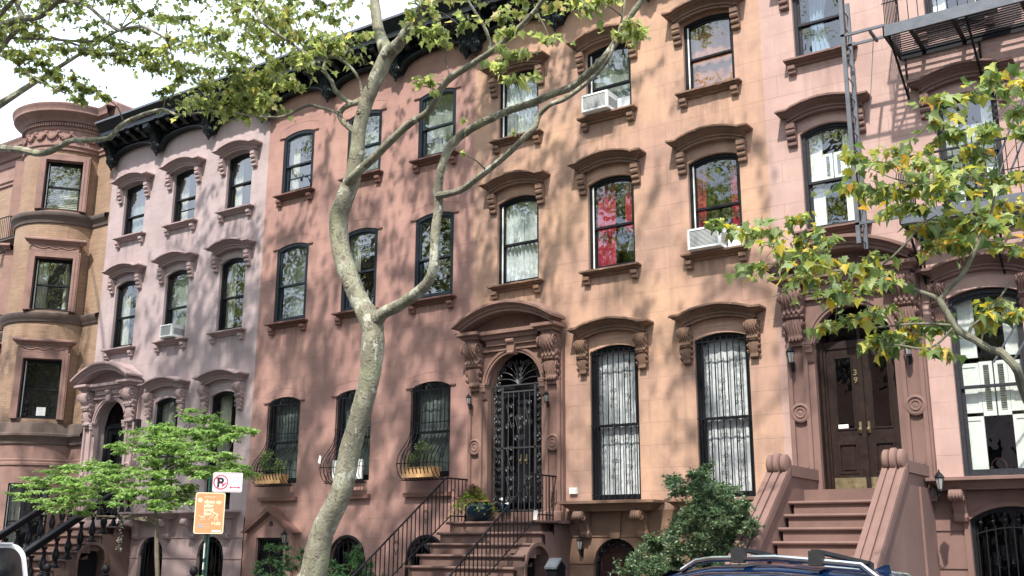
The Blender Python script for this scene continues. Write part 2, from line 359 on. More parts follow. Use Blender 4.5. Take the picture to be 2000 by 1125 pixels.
def arch(hw,h,rise,n=12,ins=0.,z0=0.):
    """opening outline: rectangle to h with a segmental head rising by rise"""
    hw2=hw-ins; P=[(-hw2,z0+ins),(hw2,z0+ins)]
    if rise<=0: return P+[(hw2,h-ins),(-hw2,h-ins)]
    R=(hw*hw+rise*rise)/(2*rise); cz=h+rise-R; R2=R-ins
    for i in range(n+1):
        x=hw2-2*hw2*i/n; P.append((x,cz+math.sqrt(max(0,R2*R2-x*x))))
    return P
def off(poly,x,z): return [(a+x,b+z) for a,b in poly]
def wall_mesh(outer,holes,y=0.,depth=.24,grooves=()):
    """flat wall with holes, reveals, and horizontal grooves"""
    loops=[outer]+holes; pts=[p for l in loops for p in l]
    tris=tessellate_polygon([[Vector((x,z,0)) for x,z in l] for l in loops])
    bm=bmesh.new(); vs=[bm.verts.new((x,y,z)) for x,z in pts]
    for t in tris:
        try: bm.faces.new([vs[i] for i in t])
        except ValueError: pass
    for (a,b,d) in grooves:
        for z in (a,b):
            bmesh.ops.bisect_plane(bm,geom=bm.verts[:]+bm.edges[:]+bm.faces[:],plane_co=(0,0,z),plane_no=(0,0,1),dist=1e-6)
    for (a,b,d) in grooves:
        fs=[f for f in bm.faces if a<f.calc_center_median().z<b and abs(f.normal.y)>.5]
        q=[]
        for f in fs:
            for e in f.edges:
                z0,z1=e.verts[0].co.z,e.verts[1].co.z
                if abs(z0-z1)<1e-5 and (abs(z0-a)<1e-4 or abs(z0-b)<1e-4): q.append((e.verts[0].co.copy(),e.verts[1].co.copy()))
        cs=[[v.co.copy() for v in f.verts] for f in fs]
        bmesh.ops.delete(bm,geom=fs,context='FACES')
        for c in cs: bm.faces.new([bm.verts.new((p.x,p.y+d,p.z)) for p in c])
        for p0,p1 in q: bm.faces.new([bm.verts.new(p) for p in (p0,p1,Vector((p1.x,p1.y+d,p1.z)),Vector((p0.x,p0.y+d,p0.z)))])
    for l in holes:
        n=len(l)
        for i in range(n):
            a,b=l[i],l[(i+1)%n]
            bm.faces.new([bm.verts.new(p) for p in ((a[0],y,a[1]),(b[0],y,b[1]),(b[0],y+depth,b[1]),(a[0],y+depth,a[1]))])
    me=bpy.data.meshes.new('wall'); bm.to_mesh(me); bm.free(); return me
def spiral(cx,cz,r,turns=1.4,a0=0,d=1,n=18,r0=.18,y=0):
    """points from the outside in"""
    P=[]
    for i in range(n+1):
        t=i/n; q=a0+d*2*PI*turns*t; rr=r*(1-(1-r0)*t); P.append((cx+rr*math.cos(q),y,cz+rr*math.sin(q)))
    return P
def bez(p0,p1,p2,p3,n=10):
    o=[]
    for i in range(n+1):
        t=i/n; a=(1-t)**3;b=3*t*(1-t)**2;c=3*t*t*(1-t);d=t**3
        o.append(tuple(a*w+b*x+c*y+d*z for w,x,y,z in zip(p0,p1,p2,p3)))
    return o
NCAN=185; NCAN2=170
TRUNK=[(-10.97,-5.3,1.07,0.207),(-10.87,-5.3,1.24,0.193),(-10.73,-5.3,1.82,0.168),(-10.4,-5.3,2.39,0.15),(-10.27,-5.3,2.95,0.147),(-10.08,-5.3,3.51,0.144),(-9.96,-5.3,3.94,0.148),(-9.92,-5.3,4.3,0.159),(-9.92,-5.3,4.59,0.156),(-10.0,-5.3,4.81,0.161),(-10.16,-5.3,5.03,0.14),(-10.29,-5.35,5.31,0.138),(-10.49,-5.40,5.79,0.139),(-10.55,-5.45,6.34,0.14),(-10.4,-5.5,6.62,0.136),(-10.26,-5.5,6.91,0.125),(-10.19,-5.5,7.3,0.11),(-10.16,-5.5,7.7,0.103),(-10.04,-5.5,8.08,0.103),(-9.85,-5.5,8.44,0.111),(-9.66,-5.5,8.76,0.118)]
TOPL=[(-9.66,-5.5,8.76,0.099),(-9.94,-5.40,9.26,0.086),(-10.13,-5.3,9.8,0.079),(-10.32,-5.2,10.53,0.073),(-10.97,-4.90,12.24,0.065),(-11.39,-4.7,14.35,0.041)]
TOPR=[(-9.66,-5.5,8.76,0.099),(-9.35,-5.6,8.8,0.09),(-9.06,-5.7,8.94,0.085),(-8.72,-5.8,9.13,0.08),(-8.29,-6.0,9.38,0.071),(-7.63,-6.3,9.94,0.055),(-7.33,-6.5,10.96,0.031)]
LIMA=[(-9.93,-5.3,4.73,0.109),(-9.7,-5.35,4.84,0.094),(-9.35,-5.40,4.91,0.085),(-8.9,-5.5,5.04,0.077),(-8.7,-5.55,5.17,0.069),(-8.6,-5.6,5.34,0.069),(-8.6,-5.6,5.6,0.062),(-8.58,-5.6,5.88,0.063),(-8.54,-5.6,6.17,0.063),(-8.52,-5.65,6.37,0.063),(-8.43,-5.7,6.63,0.059),(-8.32,-5.7,6.87,0.059),(-8.13,-5.7,7.03,0.059),(-7.81,-5.75,7.1,0.055),(-7.49,-5.8,7.13,0.054),(-7.16,-5.8,7.17,0.05),(-6.83,-5.85,7.16,0.049),(-6.55,-5.90,7.17,0.048),(-6.25,-5.90,7.2,0.048),(-5.96,-5.95,7.29,0.047),(-5.71,-6.0,7.41,0.043),(-5.52,-6.0,7.61,0.04),(-5.29,-6.1,7.79,0.037),(-5.1,-6.1,7.98,0.033),(-4.76,-6.2,8.19,0.027),(-4.3,-6.2,8.5,0.018)]
LIMA2=[(-8.51,-5.65,6.28,0.049),(-8.33,-5.7,6.25,0.048),(-8.0,-5.8,6.22,0.044),(-7.69,-5.90,6.28,0.043),(-7.36,-6.0,6.35,0.039),(-7.03,-6.1,6.44,0.038),(-6.73,-6.15,6.6,0.035),(-6.61,-6.15,6.67,0.032),(-6.55,-6.15,6.81,0.032),(-6.36,-6.2,6.88,0.028),(-6.13,-6.2,6.91,0.028),(-5.77,-6.25,7.03,0.024),(-5.51,-6.3,7.18,0.021),(-5.41,-6.3,7.38,0.018),(-5.32,-6.3,7.59,0.015),(-5.24,-6.3,7.96,0.012)]
LIMB=[(-10.38,-5.5,6.8,0.083),(-10.19,-5.6,6.86,0.071),(-9.99,-5.65,6.94,0.063),(-9.68,-5.7,7.05,0.059),(-9.26,-5.8,7.2,0.054),(-8.82,-5.90,7.33,0.053),(-8.52,-5.95,7.37,0.049),(-8.32,-6.0,7.48,0.048),(-8.18,-6.05,7.62,0.048),(-7.99,-6.1,7.7,0.048),(-7.58,-6.2,7.74,0.043),(-7.23,-6.3,7.76,0.039),(-6.84,-6.4,7.84,0.035),(-6.46,-6.5,7.96,0.031),(-6.18,-6.6,8.09,0.025),(-5.86,-6.70,8.37,0.018)]
LIMB2=[(-7.21,-6.3,7.76,0.026),(-7.21,-6.3,7.87,0.023),(-7.19,-6.4,8.01,0.023),(-7.28,-6.5,8.24,0.02),(-7.36,-6.6,8.45,0.016),(-7.47,-6.70,8.84,0.013)]
LIMC=[(-10.26,-5.5,7.67,0.05),(-10.34,-5.55,7.74,0.046),(-10.41,-5.6,7.82,0.042),(-10.48,-5.6,7.96,0.042),(-10.38,-5.6,8.04,0.042),(-10.23,-5.6,8.06,0.042),(-10.17,-5.5,8.13,0.054)]
LIMC1=[(-10.25,-5.6,8.07,0.034),(-10.36,-5.65,8.16,0.035),(-10.5,-5.7,8.31,0.035),(-10.53,-5.75,8.44,0.031),(-10.62,-5.8,8.59,0.027),(-10.66,-5.8,8.72,0.027),(-10.61,-5.8,8.83,0.023),(-10.61,-5.90,8.94,0.015),(-10.76,-5.90,9.29,0.012)]
LIMC2=[(-10.48,-5.6,7.96,0.023),(-10.63,-5.65,8.04,0.023),(-10.84,-5.7,8.12,0.023),(-10.97,-5.75,8.17,0.023),(-11.14,-5.8,8.13,0.02),(-11.3,-5.85,8.06,0.02),(-11.47,-5.90,8.04,0.02),(-11.7,-5.95,8.08,0.016),(-12.0,-6.0,8.15,0.012),(-12.36,-6.0,8.29,0.012)]
LIMD=[(-10.07,-5.55,8.16,0.027),(-10.09,-5.6,8.34,0.023),(-10.09,-5.7,8.47,0.023),(-10.16,-5.8,8.59,0.023),(-10.26,-5.90,8.69,0.027),(-10.29,-6.0,8.68,0.027),(-10.46,-6.1,8.7,0.027),(-10.64,-6.2,8.75,0.027),(-10.79,-6.3,8.87,0.023),(-10.91,-6.4,8.99,0.023),(-11.07,-6.5,9.13,0.019),(-11.21,-6.6,9.26,0.019),(-11.32,-6.6,9.43,0.015),(-11.14,-6.6,9.64,0.012)]
L1=[(-20.83,-5.8,9.82,0.08),(-19.59,-5.8,9.35,0.072),(-18.83,-5.8,9.14,0.07),(-18.18,-5.8,8.92,0.064),(-17.75,-5.8,8.88,0.063),(-17.43,-5.8,8.92,0.058),(-17.12,-5.8,8.94,0.052),(-16.55,-5.8,8.83,0.047),(-16.02,-5.8,8.74,0.046),(-15.83,-5.8,8.78,0.046),(-15.67,-5.8,8.9,0.041),(-15.27,-5.8,8.95,0.041),(-14.81,-5.8,8.96,0.036),(-14.48,-5.8,8.93,0.026),(-14.24,-5.8,8.81,0.026),(-14.03,-5.8,8.72,0.022),(-13.5,-5.8,8.63,0.017),(-13.07,-5.8,8.56,0.013)]
L2=[(-19.96,-6.5,11.48,0.093),(-18.85,-6.5,11.47,0.08),(-18.14,-6.5,11.42,0.069),(-17.34,-6.6,11.18,0.057),(-16.95,-6.6,11.25,0.047),(-16.45,-6.7,11.26,0.037)]
L3=[(-19.07,-6.5,10.85,0.07),(-18.74,-6.5,10.97,0.059),(-18.43,-6.5,11.13,0.049),(-18.11,-6.5,11.25,0.049),(-18.06,-6.5,11.43,0.049),(-18.55,-6.4,11.94,0.045),(-18.91,-6.3,12.49,0.041)]
L4=[(-19.5,-6.3,11.21,0.036),(-19.1,-6.3,11.02,0.03),(-18.6,-6.3,10.77,0.03),(-18.19,-6.3,10.47,0.024),(-17.61,-6.3,10.09,0.019),(-17.15,-6.3,9.84,0.019),(-16.71,-6.3,9.61,0.014)]
L5=[(-17.34,-6.6,11.18,0.048),(-17.14,-6.6,11.43,0.038),(-16.06,-6.6,11.08,0.037),(-15.72,-6.6,10.88,0.032),(-15.46,-6.6,10.67,0.031),(-15.1,-6.6,10.38,0.031),(-14.77,-6.6,10.16,0.031),(-14.46,-6.6,10.12,0.026),(-14.1,-6.6,10.03,0.026),(-13.74,-6.6,9.81,0.021),(-13.46,-6.6,9.63,0.017)]
L6=[(-19.79,-6.2,11.7,0.036),(-19.38,-6.2,11.53,0.031),(-18.51,-6.2,11.25,0.03),(-17.69,-6.2,11.01,0.029),(-16.83,-6.2,10.72,0.024),(-16.01,-6.2,10.49,0.023),(-15.64,-6.2,10.5,0.023),(-15.37,-6.2,10.51,0.023)]
L7=[(-17.53,-6.2,11.0,0.024),(-16.48,-6.2,10.51,0.019),(-15.97,-6.2,10.25,0.018),(-15.05,-6.2,9.98,0.018),(-14.69,-6.2,9.95,0.013),(-14.13,-6.2,9.83,0.013)]
L8=[(-11.18,-6.1,9.06,0.023),(-11.42,-6.1,9.37,0.02),(-11.73,-6.1,9.61,0.02),(-11.92,-6.1,9.82,0.02),(-11.7,-6.1,9.99,0.02),(-11.61,-6.1,10.24,0.02)]
R1=[(-1.36,-5.6,2.51,0.051),(-1.51,-5.7,2.92,0.044),(-1.54,-5.8,3.08,0.042),(-1.54,-6.0,3.21,0.039),(-1.61,-6.0,3.32,0.037),(-1.66,-6.0,3.38,0.04),(-1.74,-6.0,3.41,0.035),(-1.86,-6.0,3.51,0.033),(-1.97,-6.0,3.59,0.033),(-2.04,-6.0,3.7,0.031),(-2.09,-6.0,3.81,0.031),(-2.14,-6.0,3.93,0.032)]
R2=[(-2.14,-6.0,3.93,0.024),(-2.21,-6.0,3.98,0.022),(-2.34,-6.0,4.05,0.02),(-2.5,-6.0,4.15,0.02),(-2.66,-6.0,4.23,0.018),(-2.81,-6.0,4.3,0.015),(-3.06,-6.0,4.35,0.013),(-3.3,-6.0,4.34,0.01),(-3.49,-6.0,4.27,0.008),(-3.77,-6.0,4.17,0.005)]
R3=[(-2.14,-6.0,3.93,0.024),(-2.04,-6.0,4.03,0.022),(-1.92,-6.0,4.14,0.022),(-1.84,-6.0,4.26,0.019),(-1.76,-6.0,4.4,0.019),(-1.7,-6.0,4.54,0.017),(-1.62,-6.0,4.68,0.014),(-1.58,-6.0,4.8,0.014),(-1.54,-6.0,4.97,0.01),(-1.46,-6.0,5.16,0.007)]
R4=[(-2.69,-6.0,4.24,0.013),(-2.66,-6.0,4.33,0.013),(-2.53,-6.0,4.42,0.01),(-2.4,-6.0,4.53,0.01),(-2.24,-6.0,4.69,0.007),(-2.09,-6.0,4.76,0.007)]
R5=[(-1.91,-6.0,3.56,0.014),(-1.89,-6.0,3.63,0.014),(-1.83,-6.0,3.68,0.012),(-1.73,-6.0,3.75,0.009),(-1.61,-6.0,3.89,0.009),(-1.51,-6.0,4.02,0.007)]
R6=[(-2.04,-6.0,3.67,0.014),(-2.14,-6.0,3.69,0.012),(-2.32,-6.0,3.72,0.012),(-2.51,-6.0,3.73,0.01),(-2.7,-6.0,3.73,0.01),(-2.9,-6.0,3.75,0.008),(-3.1,-6.0,3.77,0.005)]
R7=[(-2.04,-6.0,3.65,0.012),(-2.2,-6.0,3.51,0.012),(-2.34,-6.0,3.48,0.01),(-2.53,-6.0,3.53,0.01),(-2.72,-6.0,3.56,0.007),(-2.86,-6.0,3.64,0.005)]
R8=[(-1.32,-6.0,5.03,0.019),(-1.4,-6.0,5.02,0.014),(-1.64,-6.0,5.08,0.012),(-1.87,-6.0,5.09,0.01),(-2.16,-6.0,5.1,0.01),(-2.44,-6.0,5.2,0.008),(-2.68,-6.0,5.36,0.005)]
R9=[(-3.06,-6.0,4.35,0.008),(-3.26,-6.0,4.43,0.01),(-3.42,-6.0,4.53,0.008),(-3.63,-6.0,4.65,0.008),(-3.79,-6.0,4.73,0.005),(-3.96,-6.0,4.81,0.005)]
DT=[(-17.47,-2.8,0.94,0.044),(-17.56,-2.8,1.51,0.045),(-17.64,-2.8,2.09,0.04),(-17.74,-2.8,2.69,0.035),(-17.75,-2.8,2.99,0.03)]
LC=[(-18.9,-5.69,12.14,0.47),(-19.4,-6.04,12.19,0.55),(-18.6,-6.69,11.88,0.55),(-18.15,-5.62,12.53,0.59),(-16.5,-6.61,10.94,0.35),(-17.15,-6.57,11.74,0.41),(-18.02,-6.18,11.34,0.51),(-19.1,-5.6,12.57,0.6),(-18.16,-6.45,11.93,0.37),(-17.51,-5.78,11.85,0.45),(-20.21,-5.87,12.37,0.42),(-16.95,-6.57,11.27,0.53),(-17.88,-6.55,11.1,0.45),(-18.69,-6.54,11.22,0.41),(-15.36,-6.78,10.92,0.42),(-18.31,-6.78,12.04,0.58),(-18.48,-6.44,12.28,0.52),(-14.54,-6.25,9.89,0.38),(-17.03,-6.44,10.5,0.31),(-15.48,-5.9,10.05,0.31),(-19.05,-5.93,11.47,0.38),(-18.31,-6.1,11.28,0.32),(-15.3,-6.35,10.15,0.37),(-19.27,-6.24,11.8,0.25),(-16.1,-6.1,10.61,0.35),(-19.63,-6.03,11.62,0.28),(-15.82,-6.29,10.14,0.37),(-15.6,-6.09,10.1,0.36),(-14.28,-6.17,9.55,0.37),(-16.89,-5.93,10.62,0.35),(-16.53,-6.12,10.66,0.25),(-18.12,-6.5,10.71,0.33),(-17.58,-6.39,10.61,0.26),(-16.39,-6.59,10.24,0.28),(-14.85,-6.04,9.85,0.37),(-15.0,-6.31,10.03,0.29),(-19.26,-6.02,11.71,0.35),(-16.72,-6.12,9.96,0.24),(-18.14,-6.12,10.5,0.24),(-17.31,-6.11,10.12,0.22),(-18.99,-6.18,11.04,0.24),(-16.16,-6.15,9.58,0.24),(-16.28,-6.29,9.38,0.17),(-18.3,-6.33,10.64,0.22),(-15.63,-6.2,9.3,0.18),(-17.8,-6.16,10.2,0.15),(-17.43,-6.21,10.26,0.22),(-16.31,-6.25,9.63,0.25),(-17.43,-6.39,10.36,0.17),(-18.05,-6.28,10.66,0.2),(-17.03,-6.11,9.85,0.19),(-18.5,-6.12,10.58,0.17),(-12.15,-5.73,9.36,0.39),(-15.25,-5.61,11.65,0.5),(-13.34,-6.71,9.9,0.55),(-15.46,-6.64,11.0,0.58),(-15.22,-6.04,10.95,0.5),(-11.42,-6.09,9.24,0.41),(-14.88,-6.68,10.69,0.38),(-12.47,-5.3,10.9,0.59),(-13.61,-4.82,10.46,0.52),(-12.87,-6.58,10.18,0.4),(-15.13,-6.18,11.32,0.47),(-13.57,-5.51,10.91,0.52),(-11.19,-6.43,9.4,0.41),(-12.2,-6.77,9.25,0.42),(-15.75,-4.88,10.99,0.49),(-13.01,-5.44,11.03,0.46),(-13.33,-5.71,9.67,0.59),(-12.52,-6.01,10.08,0.49),(-17.84,-5.58,12.16,0.44),(-17.55,-5.06,12.64,0.38),(-12.43,-5.0,10.21,0.53),(-13.66,-4.82,10.76,0.45),(-15.14,-5.31,11.61,0.39),(-12.85,-6.74,9.73,0.46),(-11.57,-5.45,9.62,0.41),(-15.31,-4.89,10.74,0.59),(-11.16,-6.11,9.73,0.6),(-12.37,-6.63,10.27,0.47),(-15.03,-5.82,10.9,0.53),(-16.35,-5.0,11.28,0.44),(-17.53,-5.28,11.68,0.49),(-12.24,-5.92,10.21,0.4),(-11.8,-6.79,9.12,0.43),(-14.43,-5.23,10.35,0.41),(-12.4,-5.9,9.25,0.35),(-11.84,-5.97,8.8,0.5),(-13.73,-6.07,9.18,0.35),(-13.03,-5.9,8.62,0.39),(-14.45,-5.81,9.24,0.33),(-12.17,-6.06,8.72,0.4),(-14.47,-5.42,9.18,0.5),(-12.05,-6.37,8.77,0.4),(-12.69,-5.87,8.44,0.46),(-13.01,-6.04,9.12,0.32),(-13.55,-5.97,9.31,0.36),(-14.44,-6.11,9.54,0.36),(-13.57,-6.32,9.32,0.42),(-11.99,-5.68,8.41,0.45),(-11.42,-6.06,8.83,0.44),(-12.24,-5.72,8.78,0.45),(-12.81,-6.35,8.4,0.4),(-12.87,-6.26,8.75,0.38),(-12.61,-5.58,8.73,0.31),(-12.66,-5.89,8.76,0.47),(-13.97,-6.21,9.71,0.45),(-12.53,-5.51,8.54,0.45),(-14.49,-6.14,9.83,0.47),(-10.03,-5.94,9.58,0.35),(-11.32,-5.2,10.17,0.4),(-11.11,-6.16,9.16,0.43),(-10.52,-6.32,8.55,0.47),(-10.26,-6.09,8.8,0.33),(-11.84,-5.08,10.24,0.41),(-12.79,-5.26,10.05,0.39),(-11.89,-5.63,10.48,0.46),(-11.53,-6.04,9.56,0.46),(-11.81,-5.39,10.39,0.36),(-10.9,-6.35,9.34,0.5),(-10.86,-5.85,9.11,0.38),(-12.7,-5.52,10.17,0.42),(-10.98,-5.33,9.76,0.44),(-10.4,-5.74,9.99,0.42),(-11.61,-6.31,9.7,0.45),(-11.67,-6.08,8.3,0.29),(-12.74,-5.78,8.59,0.3),(-12.45,-5.75,9.02,0.28),(-12.54,-5.64,8.41,0.27),(-11.87,-5.66,8.72,0.35),(-12.25,-6.04,8.66,0.3),(-12.01,-5.81,8.82,0.26),(-11.11,-6.05,8.42,0.38),(-11.97,-6.0,8.53,0.29)]
MC=[(-7.05,-6.29,8.19,0.23),(-7.63,-5.26,9.32,0.24),(-8.2,-6.67,8.42,0.28),(-6.07,-6.04,8.48,0.21),(-6.65,-5.24,8.82,0.35),(-7.41,-6.57,8.51,0.35),(-6.85,-5.39,8.71,0.34),(-7.36,-6.21,8.83,0.21),(-8.69,-5.89,9.17,0.22),(-6.99,-5.87,8.67,0.21),(-7.53,-6.48,8.15,0.23),(-8.51,-5.43,9.34,0.24),(-7.86,-6.66,8.36,0.33),(-7.39,-5.29,8.82,0.24),(-7.98,-6.32,8.28,0.25),(-8.13,-6.11,8.25,0.18),(-8.18,-6.42,8.24,0.25),(-6.8,-6.46,7.86,0.23),(-6.88,-6.49,7.63,0.2),(-6.73,-6.37,7.58,0.2),(-6.21,-6.44,7.58,0.2),(-6.82,-6.65,7.31,0.22),(-6.82,-6.24,7.32,0.21),(-4.98,-6.71,7.3,0.14),(-4.91,-6.6,7.24,0.14),(-5.21,-6.51,7.31,0.19),(-5.35,-6.77,7.69,0.2),(-5.77,-6.58,7.95,0.25),(-5.55,-6.75,7.69,0.22),(-5.41,-6.33,7.97,0.21),(-10.67,-5.45,9.18,0.33),(-10.46,-6.11,9.0,0.28),(-10.66,-5.25,9.04,0.24),(-10.77,-6.32,8.97,0.23),(-9.95,-5.84,8.96,0.31),(-11.24,-5.74,8.97,0.25),(-10.41,-6.14,8.74,0.27),(-11.13,-5.62,8.88,0.3),(-8.19,-6.3,7.62,0.16),(-7.61,-6.3,6.94,0.05),(-8.08,-6.3,7.44,0.1),(-8.39,-6.3,7.63,0.1),(-6.86,-6.3,6.59,0.05),(-7.6,-6.3,6.48,0.05)]
RC=[(-3.52,-5.82,4.75,0.23),(-3.18,-6.47,4.28,0.29),(-3.74,-6.32,4.4,0.34),(-2.78,-5.79,4.48,0.28),(-3.15,-6.37,4.45,0.29),(-3.81,-5.8,4.92,0.25),(-3.3,-5.7,4.51,0.28),(-2.71,-6.37,4.21,0.31),(-2.76,-6.29,4.08,0.33),(-3.18,-5.69,4.13,0.28),(-3.23,-6.34,4.17,0.31),(-3.15,-6.04,4.65,0.23),(-3.56,-6.37,4.58,0.3),(-2.61,-6.4,4.05,0.29),(-3.47,-5.98,4.95,0.25),(-3.09,-6.41,4.01,0.3),(-3.63,-5.61,4.43,0.31),(-2.24,-5.76,4.72,0.3),(-2.8,-6.15,5.43,0.29),(-2.03,-6.18,4.94,0.23),(-1.25,-6.35,4.85,0.25),(-1.79,-5.41,4.89,0.25),(-1.81,-6.57,4.91,0.3),(-1.35,-5.6,4.73,0.21),(-1.55,-5.49,4.91,0.23),(-2.49,-6.19,5.03,0.27),(-2.56,-5.73,4.95,0.22),(-1.55,-5.95,4.97,0.26),(-1.84,-6.56,4.73,0.33),(-2.13,-6.42,4.97,0.35),(-2.11,-6.42,5.13,0.2),(-1.98,-6.25,5.13,0.25),(-2.46,-5.77,5.56,0.28),(-1.56,-6.36,4.45,0.32),(-1.9,-5.73,4.74,0.21),(-2.44,-6.24,5.26,0.3),(-2.27,-5.93,4.87,0.21),(-1.7,-6.25,5.23,0.21),(-2.8,-6.38,5.05,0.27),(-1.82,-5.73,5.2,0.3),(-2.07,-5.46,4.75,0.36),(-2.9,-5.44,5.29,0.36),(-2.34,-6.09,5.0,0.28),(-1.91,-5.66,4.61,0.36),(-1.22,-5.95,5.42,0.26),(-1.96,-6.22,5.59,0.31),(-1.52,-6.36,5.36,0.23),(-1.3,-5.72,5.73,0.29),(-1.41,-6.44,5.84,0.27),(-1.65,-5.9,5.95,0.27),(-1.09,-6.41,5.73,0.32),(-1.94,-6.32,5.8,0.28),(-1.39,-5.82,5.94,0.21),(-1.92,-6.17,5.45,0.24),(-2.42,-5.82,3.76,0.15),(-2.5,-5.84,3.59,0.23),(-2.13,-6.19,3.39,0.17),(-2.6,-6.17,3.59,0.14),(-2.2,-5.83,3.7,0.15),(-2.67,-5.82,3.52,0.22),(-2.88,-6.07,3.8,0.21),(-3.18,-5.89,3.82,0.18),(-2.8,-6.04,3.57,0.18),(-2.74,-5.9,3.91,0.21),(-1.7,-6.13,3.69,0.16),(-1.47,-5.89,3.73,0.15),(-1.81,-5.8,3.68,0.18),(-1.67,-5.92,3.83,0.17),(-1.92,-5.87,4.45,0.19),(-2.01,-5.97,4.46,0.2),(-2.23,-5.72,4.51,0.14),(-1.5,-5.82,4.37,0.21),(-2.2,-5.72,4.67,0.22),(-4.16,-6.0,4.95,0.15),(-4.35,-5.96,5.09,0.1),(-3.92,-6.2,4.86,0.14)]
